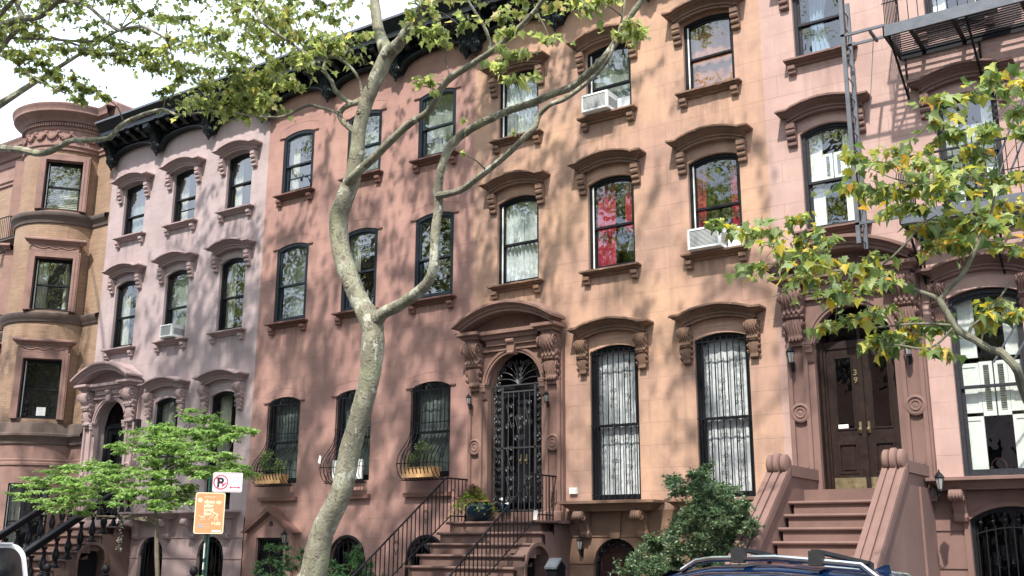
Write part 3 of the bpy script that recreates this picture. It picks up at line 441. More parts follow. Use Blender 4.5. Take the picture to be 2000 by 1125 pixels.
DC=[(-15.99,-2.89,3.88,0.16),(-16.54,-3.02,3.99,0.13),(-16.14,-2.87,4.05,0.2),(-16.43,-2.88,4.04,0.22),(-16.69,-2.62,4.0,0.18),(-16.19,-2.67,3.99,0.18),(-16.93,-2.75,4.24,0.19),(-16.64,-3.06,4.07,0.15),(-16.85,-3.38,3.69,0.13),(-16.14,-2.74,3.63,0.14),(-15.29,-2.62,3.73,0.15),(-16.99,-3.24,3.52,0.15),(-19.38,-2.33,3.73,0.16),(-19.27,-2.25,3.84,0.22),(-16.47,-3.38,3.51,0.17),(-18.1,-2.66,3.75,0.14),(-18.01,-3.24,3.82,0.2),(-18.6,-2.38,3.86,0.19),(-15.96,-2.69,3.81,0.14),(-14.88,-3.29,3.69,0.16),(-15.94,-3.16,3.72,0.16),(-18.45,-2.39,3.54,0.18),(-17.22,-2.22,3.94,0.15),(-18.51,-2.47,3.6,0.21),(-16.07,-2.78,3.75,0.13),(-15.51,-2.96,3.58,0.18),(-17.27,-2.44,3.62,0.21),(-17.01,-2.82,3.52,0.14),(-18.21,-2.4,3.51,0.18),(-15.43,-2.66,3.77,0.17),(-16.37,-3.03,3.52,0.19),(-17.29,-2.74,3.46,0.21),(-16.41,-2.98,3.64,0.16),(-16.53,-3.16,3.78,0.22),(-18.64,-2.98,3.56,0.18),(-16.74,-2.53,3.62,0.15),(-17.57,-2.22,3.88,0.14),(-17.39,-3.19,3.87,0.17),(-19.45,-2.47,3.56,0.18),(-16.8,-2.92,3.43,0.16),(-17.41,-2.77,3.77,0.14),(-18.08,-2.4,3.95,0.15),(-16.61,-2.49,3.74,0.13),(-18.57,-3.26,3.59,0.17),(-15.97,-2.98,3.52,0.17),(-16.33,-3.1,3.72,0.16),(-19.26,-2.63,3.71,0.17),(-16.1,-3.13,3.43,0.2),(-17.52,-3.26,3.61,0.17),(-15.43,-2.86,3.66,0.19),(-17.17,-2.93,3.64,0.21),(-17.47,-2.54,3.82,0.21),(-17.71,-2.39,3.76,0.16),(-18.42,-2.69,3.62,0.15),(-17.54,-2.69,3.54,0.18),(-17.29,-2.9,3.88,0.15),(-16.22,-2.48,3.7,0.17),(-18.62,-2.64,3.55,0.13),(-15.9,-2.53,3.86,0.2),(-18.16,-2.81,3.94,0.21),(-17.47,-2.87,3.67,0.17),(-18.12,-2.43,4.05,0.19),(-16.39,-2.66,3.85,0.17),(-17.5,-3.36,3.42,0.21),(-17.36,-2.91,3.45,0.16),(-17.54,-3.03,3.8,0.14),(-15.88,-3.31,3.21,0.22),(-16.01,-2.43,3.28,0.2),(-17.89,-2.99,3.34,0.2),(-15.73,-2.6,2.99,0.19),(-16.47,-2.25,3.12,0.22),(-17.33,-2.83,3.05,0.13),(-16.02,-2.53,3.16,0.2),(-14.94,-3.16,2.97,0.19),(-16.14,-3.03,3.07,0.2),(-15.86,-3.18,3.34,0.16),(-16.46,-3.26,3.2,0.16),(-15.04,-3.39,3.25,0.16),(-17.2,-2.64,3.09,0.16),(-17.41,-2.38,3.19,0.14),(-15.7,-3.27,2.95,0.17),(-15.69,-2.29,2.99,0.21),(-15.73,-3.33,2.87,0.2),(-17.74,-3.09,3.2,0.16),(-17.18,-3.27,2.94,0.21),(-18.36,-2.5,3.43,0.2),(-17.66,-2.7,3.27,0.16),(-17.2,-3.14,3.01,0.19),(-16.18,-3.27,3.34,0.21),(-15.92,-3.03,3.06,0.19),(-17.72,-2.81,3.22,0.18),(-17.03,-2.6,3.28,0.21),(-17.85,-2.83,3.29,0.21),(-16.5,-2.92,3.09,0.19),(-18.65,-2.27,3.12,0.15),(-16.44,-2.57,3.35,0.21),(-16.76,-2.85,3.01,0.2),(-15.69,-2.49,2.92,0.21),(-16.6,-2.81,2.98,0.15),(-15.1,-3.17,3.08,0.17),(-18.0,-2.5,3.49,0.2),(-15.41,-2.66,3.09,0.19),(-17.18,-2.36,3.41,0.19),(-15.82,-2.99,2.89,0.15),(-17.42,-2.6,3.3,0.19),(-17.93,-2.44,3.47,0.19),(-17.47,-2.56,3.19,0.13),(-16.61,-3.11,3.33,0.18),(-15.02,-3.35,2.9,0.19),(-15.56,-3.38,3.18,0.2),(-20.84,-2.94,2.95,0.18),(-17.04,-3.37,2.69,0.2),(-20.19,-3.5,2.72,0.15),(-20.7,-3.35,2.55,0.18),(-18.83,-3.09,2.48,0.15),(-19.94,-3.36,2.48,0.14),(-19.95,-2.5,2.81,0.2),(-20.88,-2.54,3.32,0.21),(-18.94,-2.68,2.71,0.2),(-20.21,-3.12,3.01,0.15),(-18.06,-3.46,2.41,0.16),(-18.41,-2.81,2.71,0.21),(-17.82,-3.37,2.59,0.21),(-20.95,-2.25,2.89,0.16),(-20.63,-2.5,3.27,0.17),(-16.82,-3.11,2.4,0.2),(-17.51,-2.32,2.52,0.21),(-17.37,-3.13,2.82,0.15),(-21.02,-3.45,2.57,0.2),(-20.92,-2.22,3.07,0.13),(-21.99,-2.35,3.1,0.19),(-18.72,-2.43,2.51,0.18),(-19.32,-3.17,2.97,0.14),(-16.87,-3.32,2.67,0.19),(-20.22,-2.51,2.44,0.13),(-17.33,-2.85,2.86,0.2),(-19.97,-2.31,2.91,0.19),(-16.95,-2.62,2.78,0.17),(-20.6,-2.36,2.33,0.2),(-17.64,-3.26,2.64,0.13),(-18.48,-2.47,2.88,0.13),(-20.08,-2.86,2.61,0.21),(-17.16,-2.6,2.76,0.15),(-21.22,-2.75,2.52,0.14),(-19.88,-3.27,2.58,0.16),(-17.26,-2.74,2.54,0.19),(-21.53,-2.76,3.22,0.2),(-21.61,-2.5,3.15,0.16),(-18.23,-2.68,2.68,0.2),(-19.23,-2.48,2.87,0.19),(-22.06,-2.97,2.72,0.13),(-21.5,-2.43,2.81,0.21),(-19.98,-3.18,2.73,0.14),(-21.19,-2.29,2.71,0.22),(-20.27,-2.98,2.96,0.15),(-20.52,-2.31,2.83,0.2),(-22.0,-2.52,2.46,0.2),(-19.51,-2.69,3.26,0.22),(-20.29,-2.59,2.74,0.18),(-19.46,-3.45,2.83,0.15),(-18.13,-3.04,2.83,0.19),(-19.59,-3.3,2.75,0.2),(-19.11,-2.44,2.77,0.16),(-22.31,-2.89,2.92,0.14),(-20.18,-3.27,2.99,0.17),(-18.8,-3.42,2.87,0.16),(-22.2,-2.34,2.94,0.15),(-17.21,-3.19,2.6,0.14),(-22.01,-2.56,3.03,0.16),(-21.65,-3.03,3.04,0.17),(-18.43,-3.04,2.56,0.22),(-21.29,-2.58,3.28,0.18),(-17.38,-3.47,2.99,0.13),(-16.68,-3.29,2.33,0.13),(-20.43,-2.67,3.0,0.15),(-20.31,-3.29,2.32,0.19),(-19.27,-2.93,3.12,0.18),(-16.68,-3.46,2.3,0.14),(-19.11,-3.04,2.87,0.21),(-20.24,-2.73,2.49,0.2),(-16.44,-2.92,2.44,0.14),(-16.53,-3.46,2.69,0.2),(-17.56,-2.49,2.67,0.18),(-22.49,-2.36,2.94,0.13),(-20.27,-2.61,3.35,0.21),(-21.63,-2.64,2.57,0.17),(-20.82,-3.43,2.72,0.16),(-17.68,-2.92,2.38,0.15),(-20.47,-2.99,3.16,0.21),(-19.54,-2.82,2.98,0.2),(-19.81,-2.91,2.5,0.16),(-20.0,-2.72,3.24,0.16),(-17.34,-2.85,2.53,0.18),(-17.73,-3.47,3.04,0.16),(-18.96,-2.86,3.13,0.2),(-17.2,-3.11,2.82,0.17),(-18.42,-2.84,3.16,0.14),(-20.95,-2.59,2.44,0.13),(-18.7,-3.49,2.99,0.18),(-19.04,-2.21,3.03,0.15),(-19.53,-2.46,3.28,0.17),(-18.23,-3.38,2.71,0.17),(-22.21,-2.67,2.93,0.16),(-19.69,-3.46,3.2,0.14),(-16.8,-3.5,2.45,0.13),(-17.22,-2.45,2.59,0.17),(-21.42,-3.04,3.0,0.16),(-20.01,-3.4,2.56,0.17),(-17.19,-2.5,2.68,0.18),(-20.23,-2.77,2.31,0.14),(-19.8,-2.25,3.02,0.21),(-19.8,-2.71,2.64,0.13),(-20.04,-2.54,3.33,0.21),(-20.38,-3.03,2.79,0.21),(-17.32,-2.96,2.98,0.17),(-20.08,-2.32,3.04,0.21),(-18.13,-3.23,2.98,0.19),(-19.79,-3.43,2.89,0.14),(-17.5,-2.96,3.02,0.14),(-23.19,-2.53,2.78,0.16)]
HC=[(-5.5,-2.81,2.01,0.15),(-6.37,-2.91,1.59,0.17),(-5.61,-3.09,2.35,0.14),(-5.82,-2.36,1.78,0.19),(-5.81,-3.01,2.1,0.2),(-6.18,-2.93,2.41,0.18),(-6.44,-2.37,2.15,0.16),(-5.73,-3.07,1.4,0.19),(-5.86,-2.15,1.87,0.16),(-6.8,-2.23,1.27,0.18),(-6.58,-2.54,2.54,0.16),(-6.18,-2.21,1.64,0.19),(-6.43,-2.29,1.93,0.2),(-5.95,-2.1,1.95,0.2),(-6.87,-2.55,1.51,0.16),(-5.8,-2.05,1.31,0.21),(-6.03,-2.56,1.91,0.19),(-5.75,-3.0,1.97,0.21),(-6.31,-2.32,2.23,0.19),(-6.04,-2.29,2.47,0.17),(-6.63,-2.63,2.55,0.17),(-6.27,-2.34,2.43,0.2),(-7.47,-2.04,1.5,0.19),(-6.45,-2.27,1.61,0.2),(-5.9,-2.59,2.24,0.16),(-6.74,-2.4,1.58,0.16),(-6.42,-2.28,2.35,0.15),(-6.4,-3.03,2.47,0.19),(-5.85,-2.84,1.76,0.18),(-6.93,-2.57,1.69,0.22),(-6.17,-2.84,2.47,0.15),(-7.35,-2.27,1.43,0.17),(-5.86,-2.96,2.05,0.21),(-6.03,-2.69,2.34,0.21),(-6.32,-2.46,2.05,0.21),(-7.04,-2.86,1.59,0.18),(-6.15,-2.73,1.64,0.22),(-6.43,-3.07,1.73,0.15),(-5.71,-2.61,2.03,0.22),(-6.96,-2.91,1.33,0.18),(-7.33,-2.51,1.38,0.17),(-5.86,-2.59,2.18,0.17),(-5.43,-2.67,1.88,0.17),(-7.11,-2.08,1.63,0.16),(-7.17,-1.9,1.71,0.18),(-5.4,-2.97,2.17,0.16),(-6.39,-2.63,1.87,0.14),(-6.53,-2.0,1.87,0.2),(-6.51,-2.04,2.18,0.19),(-5.82,-2.67,1.81,0.17),(-6.4,-2.72,2.04,0.16),(-6.53,-2.29,1.65,0.16),(-6.6,-2.05,1.54,0.15),(-5.93,-2.08,2.42,0.2),(-6.1,-2.51,1.55,0.18),(-5.78,-2.83,1.9,0.16),(-5.41,-2.93,1.86,0.15),(-5.73,-2.35,1.37,0.22),(-6.26,-2.52,1.73,0.19),(-5.92,-2.66,2.39,0.18),(-5.96,-2.94,1.74,0.19),(-5.71,-2.81,2.3,0.19),(-5.74,-2.94,1.34,0.18),(-7.0,-2.13,1.27,0.19),(-6.73,-2.31,2.39,0.14),(-7.25,-2.2,1.4,0.17),(-5.97,-2.19,1.72,0.15),(-6.34,-2.36,2.27,0.16),(-6.56,-2.4,2.39,0.2),(-5.78,-2.79,2.06,0.17),(-6.65,-2.99,1.35,0.2),(-6.43,-2.0,2.1,0.16),(-6.15,-2.54,2.16,0.17),(-6.3,-2.98,1.95,0.21),(-5.9,-1.94,1.98,0.16),(-5.64,-2.55,1.59,0.16),(-6.95,-1.95,1.89,0.22),(-6.43,-2.13,1.79,0.15),(-6.21,-2.48,1.56,0.16),(-6.02,-2.95,2.6,0.18),(-5.75,-2.27,2.2,0.18),(-5.63,-2.88,1.6,0.2),(-6.33,-2.44,1.47,0.18),(-6.25,-2.93,2.11,0.2),(-5.79,-2.06,2.13,0.19),(-5.64,-2.5,1.9,0.17),(-6.2,-2.92,1.31,0.15),(-5.83,-2.73,1.51,0.17),(-6.48,-1.92,2.35,0.18),(-5.83,-2.13,1.53,0.19),(-6.39,-1.96,2.55,0.16),(-5.56,-2.86,2.09,0.15),(-5.94,-2.71,2.24,0.17),(-5.87,-2.23,1.32,0.21),(-6.1,-2.24,1.46,0.16),(-5.64,-3.09,1.99,0.22),(-6.07,-2.8,1.81,0.22),(-6.41,-2.14,2.6,0.18),(-6.2,-2.17,1.49,0.18),(-6.87,-2.09,1.41,0.19),(-5.33,-2.96,1.94,0.18),(-6.2,-2.6,1.39,0.14),(-5.81,-1.99,1.75,0.15),(-6.13,-3.01,2.57,0.2),(-7.06,-2.41,1.59,0.18),(-6.44,-2.87,1.63,0.18),(-6.73,-2.33,1.42,0.14),(-7.1,-2.86,1.44,0.16),(-6.73,-2.51,1.56,0.13),(-6.96,-2.67,1.74,0.13),(-6.49,-2.68,2.01,0.16),(-7.12,-2.15,1.54,0.14),(-7.07,-2.35,1.37,0.17),(-6.91,-2.46,1.65,0.14),(-6.72,-2.29,1.87,0.13),(-6.79,-2.55,1.3,0.17),(-6.96,-2.65,1.28,0.15),(-6.58,-2.75,1.27,0.15),(-6.8,-2.77,1.46,0.17),(-7.12,-2.1,1.25,0.14),(-6.82,-2.27,1.8,0.15),(-6.01,-2.55,2.4,0.1),(-6.21,-2.36,2.73,0.14),(-6.3,-2.36,2.48,0.11)]
# ------------------------------------------------------------------ ground and street
g=MB().box(-140,140,-9,60,-.30,-.004); struct('ground',MB().add([(-400,-400,-.31),(400,-400,-.31),(400,400,-.31),(-400,400,-.31)],[(0,1,2,3)]),'soil')
struct('road',MB().box(-140,140,-14.4,-5.9,-.5,-.13),'asphalt')
m=MB()
for i in range(-40,20): m.box(i*1.52+.004,i*1.52+1.516,-5.75,-3.6,-.4,0.)
m.box(-140,140,-5.74,-3.6,-.5,-.012); struct('pavement',m,'concrete')
struct('front_yards',MB().box(-140,140,-3.6,9,-.5,-.02),'concrete')
struct('near_pavement',MB().box(-140,140,-20.5,-14.55,-.5,0),'concrete')
struct('kerb',MB().box(-140,140,-5.9,-5.752,-.5,.004),'kerb'); struct('near_kerb',MB().box(-140,140,-14.548,-14.4,-.5,.004),'kerb')
# ------------------------------------------------------------------ trim pieces (window-local, wall plane y=0)
def hump(a,w,p=.75): return lambda x: a*(max(0.,math.cos(PI*x/(2*w))) if abs(x)<w else 0.)**p
HOODP=[(.12,0),(.12,.045),(.155,.05),(.155,.072),(.135,.078),(.145,.10),(.19,.135),(.25,.145),(.25,.155),(.23,.158),(.27,.168),(.30,.178),(.30,.21),(.28,.218),(.04,.245)]
def m_hood(hw=.465,rise=.12,k=1.,var=0,amp=.002): return cached(('hood',hw,rise,k,var,amp),lambda: worn(MB().mold(0,hw,0,[(o,h*k) for o,h in HOODP],hump(rise,hw+.10),56).mesh('hood'),amp,var))
AMP={'orange_trim':.0075,'pink_trim':.004,'right_trim':.004,'rose_trim':.004}
def m_bracket(): 
    def f():
        b=MB(); pr=[(0,0),(-.155,0),(-.155,-.085),(-.125,-.10),(-.145,-.12),(-.15,-.155),(-.135,-.185),(-.09,-.20),(-.11,-.225),(-.115,-.255),(-.10,-.28),(-.06,-.29),(-.075,-.31),(-.075,-.36),(-.05,-.38),(0,-.38)]
        b.prism_yz(pr,-.065,.065); b.prism_yz([(y*.94,z*.985) for y,z in pr],-.075,.075); return b.mesh('bracket')
    return cached('bracket',f)
SILLP=[(.05,-.115),(.06,-.085),(.10,-.08),(.09,-.072),(.125,-.05),(.15,-.046),(.14,-.04),(.17,-.035),(.17,-.004),(.145,.004)]
def m_sill(hw=.44,var=0,amp=.002): return cached(('sill',hw,var,amp),lambda: worn(MB().mold(0,hw,0,SILLP,lambda x:0.,24).mesh('sill'),amp,var))
def m_sillb(): return cached('sillb',lambda: MB().prism_yz([(0,-.11),(-.12,-.11),(-.12,-.17),(-.10,-.185),(-.085,-.19),(-.085,-.235),(-.07,-.255),(0,-.255)],-.06,.06).mesh('sill_bracket'))
def m_console(w,h,out):
    """carved acanthus console, top at z=0, S-shaped front with leaf ribs and side volutes"""
    def f():
        b=MB(); nx,nz_=21,56; V=[];F=[]
        def prof(t):
            if t<.46: s=t/.46; return out*(.80+.20*math.sin(PI*min(1,s*1.15)))*(1-.50*s**2.2)
            if t<.56: s=(t-.46)/.10; return out*(.34+.24*math.sin(PI*s))
            if t<.92: s=(t-.56)/.36; return out*(.46-.10*s+.10*math.sin(PI*s))*(1-.25*s)
            s=(t-.92)/.08; return out*(.27*(1-s*.8))
        for j in range(nz_+1):
            t=j/nz_; 
            wid=w*(1-.0*t if t<.46 else (.92-.28*(t-.46)/.54))
            for i in range(nx+1):
                u=2*i/nx-1
                d=prof(t); ph=(t/.46) if t<.5 else ((t-.5)/.46)
                spread=u*(3.6-1.6*ph)
                rib=.5+.5*math.cos(PI*2*spread*1.0+.9*math.sin(6*ph))
                curl=math.exp(-((ph-.93)/.09)**2)*.16
                edge=1-.22*abs(u)**3
                y=-d*edge*(.86+.14*rib)-out*curl*(.8+.2*math.cos(PI*5*u))*(1-.25*abs(u))
                jag=1+.05*math.sin(t*48+2*u) if abs(u)>.9 else 1
                V.append((u*wid/2*jag,y,-t*h))
        L=nx+1
        for j in range(nz_):
            for i in range(nx): F.append((j*L+i,j*L+i+1,(j+1)*L+i+1,(j+1)*L+i))
        k=len(V)
        for j in range(nz_+1): V.append((V[j*L][0],0,-j/nz_*h)); V.append((V[j*L+nx][0],0,-j/nz_*h))
        for j in range(nz_):
            F.append((j*L,(j+1)*L,k+2*j+2,k+2*j)); F.append((j*L+nx,(j+1)*L+nx,k+2*j+3,k+2*j+1))
        F.append(tuple(range(L))+(k+1,k)); F.append(tuple(nz_*L+i for i in range(L))+(k+2*nz_+1,k+2*nz_))
        b.add(V,F)
        for s in (-1,1):       # volutes on both flanks
            for (cy,cz,r) in ((-out*.62,-h*.13,out*.30),(-out*.30,-h*.66,out*.20)):
                P=[(s*(w/2*(1.0 if cz>-h*.4 else .86)+.002),cy+p[0],cz+p[2]) for p in spiral(0,0,r,1.6,0,s,22,.12)]
                b.tube(P,[r*.17]*23,5)
            for q in range(5):
                t=.18+.15*q; P=bez((s*w*.49,-out*.5*(1-t*.5),-h*t),(s*w*.53,-out*.4,-h*(t+.03)),(s*w*.5,-out*.2,-h*(t+.08)),(s*w*.45,-.01,-h*(t+.10)),5); b.tube(P,[.012,.02,.022,.02,.014,.006],5)
        for q in (-1,-.33,.33,1):  # curled leaf tips at both joints
            b.lathe([(0,-.03),(w*.10,-.02),(w*.13,0),(w*.10,.02),(0,.03)],(q*w*.36,-out*.50,-h*.455),8,'x')
            b.lathe([(0,-.02),(w*.07,-.015),(w*.09,0),(w*.07,.015),(0,.02)],(q*w*.25,-out*.33,-h*.945),8,'x')
        return b.mesh('console',True)
    return cached(('console',w,h,out),f)
def m_shelfbr():
    def f():
        b=MB(); P=[(0,0),(-.36,0),(-.40,-.03),(-.41,-.09),(-.37,-.14),(-.30,-.155),(-.24,-.14),(-.19,-.19),(-.16,-.27),(-.14,-.33),(-.16,-.38),(-.14,-.43),(-.09,-.45),(0,-.46)]
        b.prism_yz(P,-.085,.085)
        for i in range(4): x=-.0655+.0437*i; b.lathe([(.02,-.017),(.072,-.017),(.08,0),(.072,.017),(.02,.017)],(x,-.345,-.078),12,'x')
        for s in (-1,1):
            b.tube([(s*.087,-.33+p[0],-.08+p[2]) for p in spiral(0,0,.085,1.7,PI,1,20,.1)],.011,5)
            b.tube([(s*.087,-.10+p[0],-.36+p[2]) for p in spiral(0,0,.055,1.5,0,-1,16,.1)],.009,5)
        return b.mesh('shelf_bracket',True)
    return cached('shelfbr',f)
# ------------------------------------------------------------------ curtains and shutters
def m_drape(x0,x1,z0,z1,amp=.025,fold=.09,gather=0,seed=0):
    rr=random.Random(seed); nx=max(8,int((x1-x0)/fold*6)); nzz=10; V=[];F=[]; ph=rr.random()*6
    for j in range(nzz+1):
        t=j/nzz
        for i in range(nx+1):
            s=i/nx; x=x0+(x1-x0)*s
            if gather: x=x0+(x1-x0)*s*(1-gather*math.sin(PI*min(1,t*1.0))**2)
            V.append((x,amp*math.sin(2*PI*(x1-x0)*s/fold+ph+.5*math.sin(3*t+s*5))+amp*.5*math.sin(7*s+4*t+ph),z1+(z0-z1)*t))
    for j in range(nzz):
        for i in range(nx): a=j*(nx+1)+i; F.append((a,a+1,a+nx+2,a+nx+1))
    return V,F
def curtain(win,kind,hw,h,rise,y,seed=0):
    top=h+rise*.6
    def put(parts,mat,name='curtain'):
        b=MB()
        for (x0,x1,z0,z1,kw) in parts:
            V,F=m_drape(x0,x1,z0,z1,seed=seed,**kw); b.add([(a,c+y,d) for a,c,d in V],F)
        b.obj(name,mat,win)
    w=hw-.03
    if kind=='lace': put([(-w,0.0,.02,top,{}),(0.0,w,.02,top,{})],'lace')
    elif kind=='lace_long': put([(-w,w,.02,top,dict(fold=.19,amp=.008))],'lace')
    elif kind=='red':
        put([(-w,-.05,.0,top,dict(fold=.13,amp=.035)),(w-.30,w,h*.42,top,dict(fold=.1,gather=.3))],'red')
    elif kind=='redsides': put([(-w,-w+.22,.0,top,dict(fold=.1,gather=.2)),(w-.26,w,.0,top,dict(fold=.1,gather=.2))],'red')
    elif kind=='blind':
        b=MB()
        for i in range(int(top/.05)): z=.02+i*.05; b.add([(-w,y-.015,z),(w,y-.015,z),(w,y+.012,z+.045),(-w,y+.012,z+.045)],[(0,1,2,3)])
        b.obj('blind','cream',win)
    elif kind=='net': put([(-w,w,.02,top,dict(fold=.2,amp=.012))],'net')
    elif kind=='cream': put([(-w,.02,.0,top,dict(fold=.12,amp=.03))],'cream')
    elif kind=='creampair': put([(-w,-w+.28,.0,top,dict(fold=.1)),(w-.2,w,.0,top,dict(fold=.1))],'cream')
    elif kind=='orange': put([(-w,w,.02,top,dict(fold=.22,amp=.015))],'orangecloth')
    elif kind=='blue': put([(-.22,.12,.0,top,dict(fold=.09,gather=.35))],'bluecloth')
    elif kind=='shutters_sides' or kind=='shutters_tall' or kind=='shutters_mid':
        b=MB(); pw=.27*hw/.49
        for s in (-1,1):
            xa,xb=(-w,-w+pw) if s<0 else (w-pw,w)
            zs=[(0.02,h*.34),(h*.36,h*.64),(h*.67,top)] if kind!='shutters_mid' else [(0.02,h*.46),(h*.5,top)]
            for z0,z1 in zs:
                b.box(xa,xb,y,y+.03,z0,z1); b.ring([(xa,z0),(xb,z0),(xb,z1),(xa,z1)],[(xa+.045,z0+.06),(xb-.045,z0+.06),(xb-.045,z1-.06),(xa+.045,z1-.06)],y-.012,y+.002)
        if kind!='shutters_sides':     # louvred leaves in the middle band
            za,zb=(h*.34,h*.645) if kind=='shutters_tall' else (h*.52,h*.80)
            for (xa,xb) in ((-w+pw+.005,-.01),(.01,w-pw-.005)):
                b.ring([(xa,za),(xb,za),(xb,zb),(xa,zb)],[(xa+.05,za+.07),(xb-.05,za+.07),(xb-.05,zb-.05),(xa+.05,zb-.05)],y-.01,y+.02)
                z=za+.08
                while z<zb-.07: b.add([(xa+.05,y+.014,z),(xb-.05,y+.014,z),(xb-.05,y-.006,z+.022),(xa+.05,y-.006,z+.022)],[(0,1,2,3)]); z+=.034
        b.obj('shutter','white',win,smooth=False)
    elif kind=='bluenet': put([(-w,w,.02,top,dict(fold=.25,amp=.01))],'net')
# ------------------------------------------------------------------ a sash window with its trim
def window(H,cx,zs,hw,h,rise,frame='frame',sashm=None,fy=.07,fw=.06,mid=.5,hood=None,sill=True,curt=None,liner=False,trim='orange_trim',glass='glass',seed=0,split_top=False,wallr=None,sillz=0.):
    sashm=sashm or frame
    W_=MB().ring(arch(hw,h,rise),arch(hw,h,rise,ins=fw),fy,fy+.13).obj('window',frame,H,(cx,0,zs),smooth=False)
    zm=h*mid; b=MB()
    b.ring(arch(hw,h,rise,ins=fw,z0=zm-fw-.02),arch(hw,h,rise,ins=fw+.04,z0=zm-fw-.02),fy+.03,fy+.07)
    b.obj('upper_sash',sashm,W_,smooth=False)
    b=MB(); o=[(-hw+fw,fw),(hw-fw,fw),(hw-fw,zm+.02),(-hw+fw,zm+.02)]; i_=[(-hw+fw+.04,fw+.06),(hw-fw-.04,fw+.06),(hw-fw-.04,zm-.02),(-hw+fw+.04,zm-.02)]
    b.ring(o,i_,fy+.072,fy+.112)
    if split_top: b.box(-hw+fw+.04,hw-fw-.04,fy+.08,fy+.10,zm*.55,zm*.55+.03)
    b.obj('lower_sash',sashm,W_,smooth=False)
    b=MB(); P=arch(hw,h,rise,ins=fw+.02,z0=zm-fw); b.add([(x,fy+.05,z) for x,z in P],[tuple(range(len(P)))]); b.add([(-hw+fw,fy+.09,fw),(hw-fw,fy+.09,fw),(hw-fw,fy+.09,zm),(-hw+fw,fy+.09,zm)],[(0,1,2,3)])
    b.obj('pane',glass,W_,smooth=False)
    if liner:
        b=MB().box(-hw+fw,-hw+fw+.022,fy+.01,fy+.028,fw,h*.98); b.obj('jamb_liner','white',W_,smooth=False)
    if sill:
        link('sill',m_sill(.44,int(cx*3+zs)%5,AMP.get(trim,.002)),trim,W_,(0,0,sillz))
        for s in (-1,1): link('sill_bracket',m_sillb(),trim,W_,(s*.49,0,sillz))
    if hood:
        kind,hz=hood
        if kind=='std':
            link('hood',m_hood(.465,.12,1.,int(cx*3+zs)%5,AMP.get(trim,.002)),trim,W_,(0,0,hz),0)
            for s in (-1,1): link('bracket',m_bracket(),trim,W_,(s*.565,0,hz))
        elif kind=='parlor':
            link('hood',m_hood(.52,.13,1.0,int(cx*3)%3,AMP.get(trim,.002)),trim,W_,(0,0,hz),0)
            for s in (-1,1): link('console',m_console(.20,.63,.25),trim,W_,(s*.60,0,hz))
    if curt: curtain(W_,curt,hw,h,rise,.215 if (curt or '').startswith('lace') else .255,seed)
    return W_
def grille_tall(W_,hw,h,y=-.02):
    b=MB(); 
    for i in range(9): x=-hw+.03+(2*hw-.06)*i/8; b.tube([(x,y,.02),(x,y,h+.04)],.0115,6)
    for z in (.10,h*.5,h-.02): b.box(-hw,hw,y-.008,y+.008,z-.009,z+.009)
    for k,xc in enumerate((-hw*.62,0,hw*.62)):
        for q in range(4 if k!=1 else 3):
            z=.28+q*h*.235+(.10 if k==1 else 0)
            b.tube([(xc-.05,y-.012,z),(xc+.05,y-.012,z+.34)],.004,5)
            for s in (-1,1):
                b.tube(spiral(xc+s*.045,z+.30,.04,1.3,PI/2,s,14,.15,y-.012),.004,5); b.tube(spiral(xc-s*.045,z+.03,.04,1.3,-PI/2,s,14,.15,y-.012),.004,5)
                b.tube(spiral(xc+s*.04,z+.16,.03,1.2,PI/2,s,12,.15,y-.012),.0035,5)
    b.obj('grille','iron',W_)
def grille_belly(W_,hw,h):
    b=MB(); n=11
    for i in range(n):
        x=-hw+.02+(2*hw-.04)*i/(n-1)
        P=[(x,-.02,h-.03),(x,-.02,h*.60)]
        P+=bez((x,-.02,h*.55),(x,-.04,h*.36),(x,-.42,h*.30),(x,-.42,h*.14),9)+bez((x,-.42,h*.14),(x,-.41,h*.02),(x,-.28,-.06),(x,-.10,-.06),7)[1:]
        b.tube(P,.009,5)
    for s in (-1,1):
        x=s*(hw-.02)
        for k,(o,zz) in enumerate(((.14,.30),(.26,.20),(.30,.12))):
            P=bez((x,-.02,h*.5),(x,-.03,h*.34),(x,-.38+.1*k,h*.28),(x,-.38+.1*k,h*.12),8)+bez((x,-.38+.1*k,h*.12),(x,-.36+.1*k,0),(x,-.2,-.05),(x,-.02,-.05),6)[1:]
            if k: b.tube(P,.006,5)
        b.tube([(x,p[0]-.20,p[2]) for p in spiral(0,h*.22,.07,1.4,0,1,16)],.006,5); b.tube([(x,p[0]-.14,p[2]) for p in spiral(0,h*.08,.06,1.4,0,-1,16)],.006,5)
        b.tube([(x,-.02,h*.15),(x,-.42,h*.15)],.006,5)
    for z in (h-.06,h*.60,h*.50): b.box(-hw,hw,-.028,-.012,z-.009,z+.009)
    b.box(-hw,hw,-.435,-.42,h*.14-.006,h*.14+.006); b.box(-hw,hw,-.30,-.10,-.066,-.058)
    for i in range(10): # C scrolls in the middle band
        x=-hw+.05+(2*hw-.10)*(i+.5)/10; b.tube(spiral(x,h*.55,.035,1.0,PI/2,1,12,.4,-.02),.005,5)
    for xc,r in ((-.6*hw,.07),(0,.09),(.6*hw,.07)):
        for s in (-1,1): b.tube(spiral(xc+s*r*.7,h+.02,r*.7,1.4,-PI/2,s,14,.15,-.02),.007,5)
        b.tube([(xc,-.02,h-.05),(xc,-.02,h+.09)],.007,5)
    b.obj('grille','iron',W_)
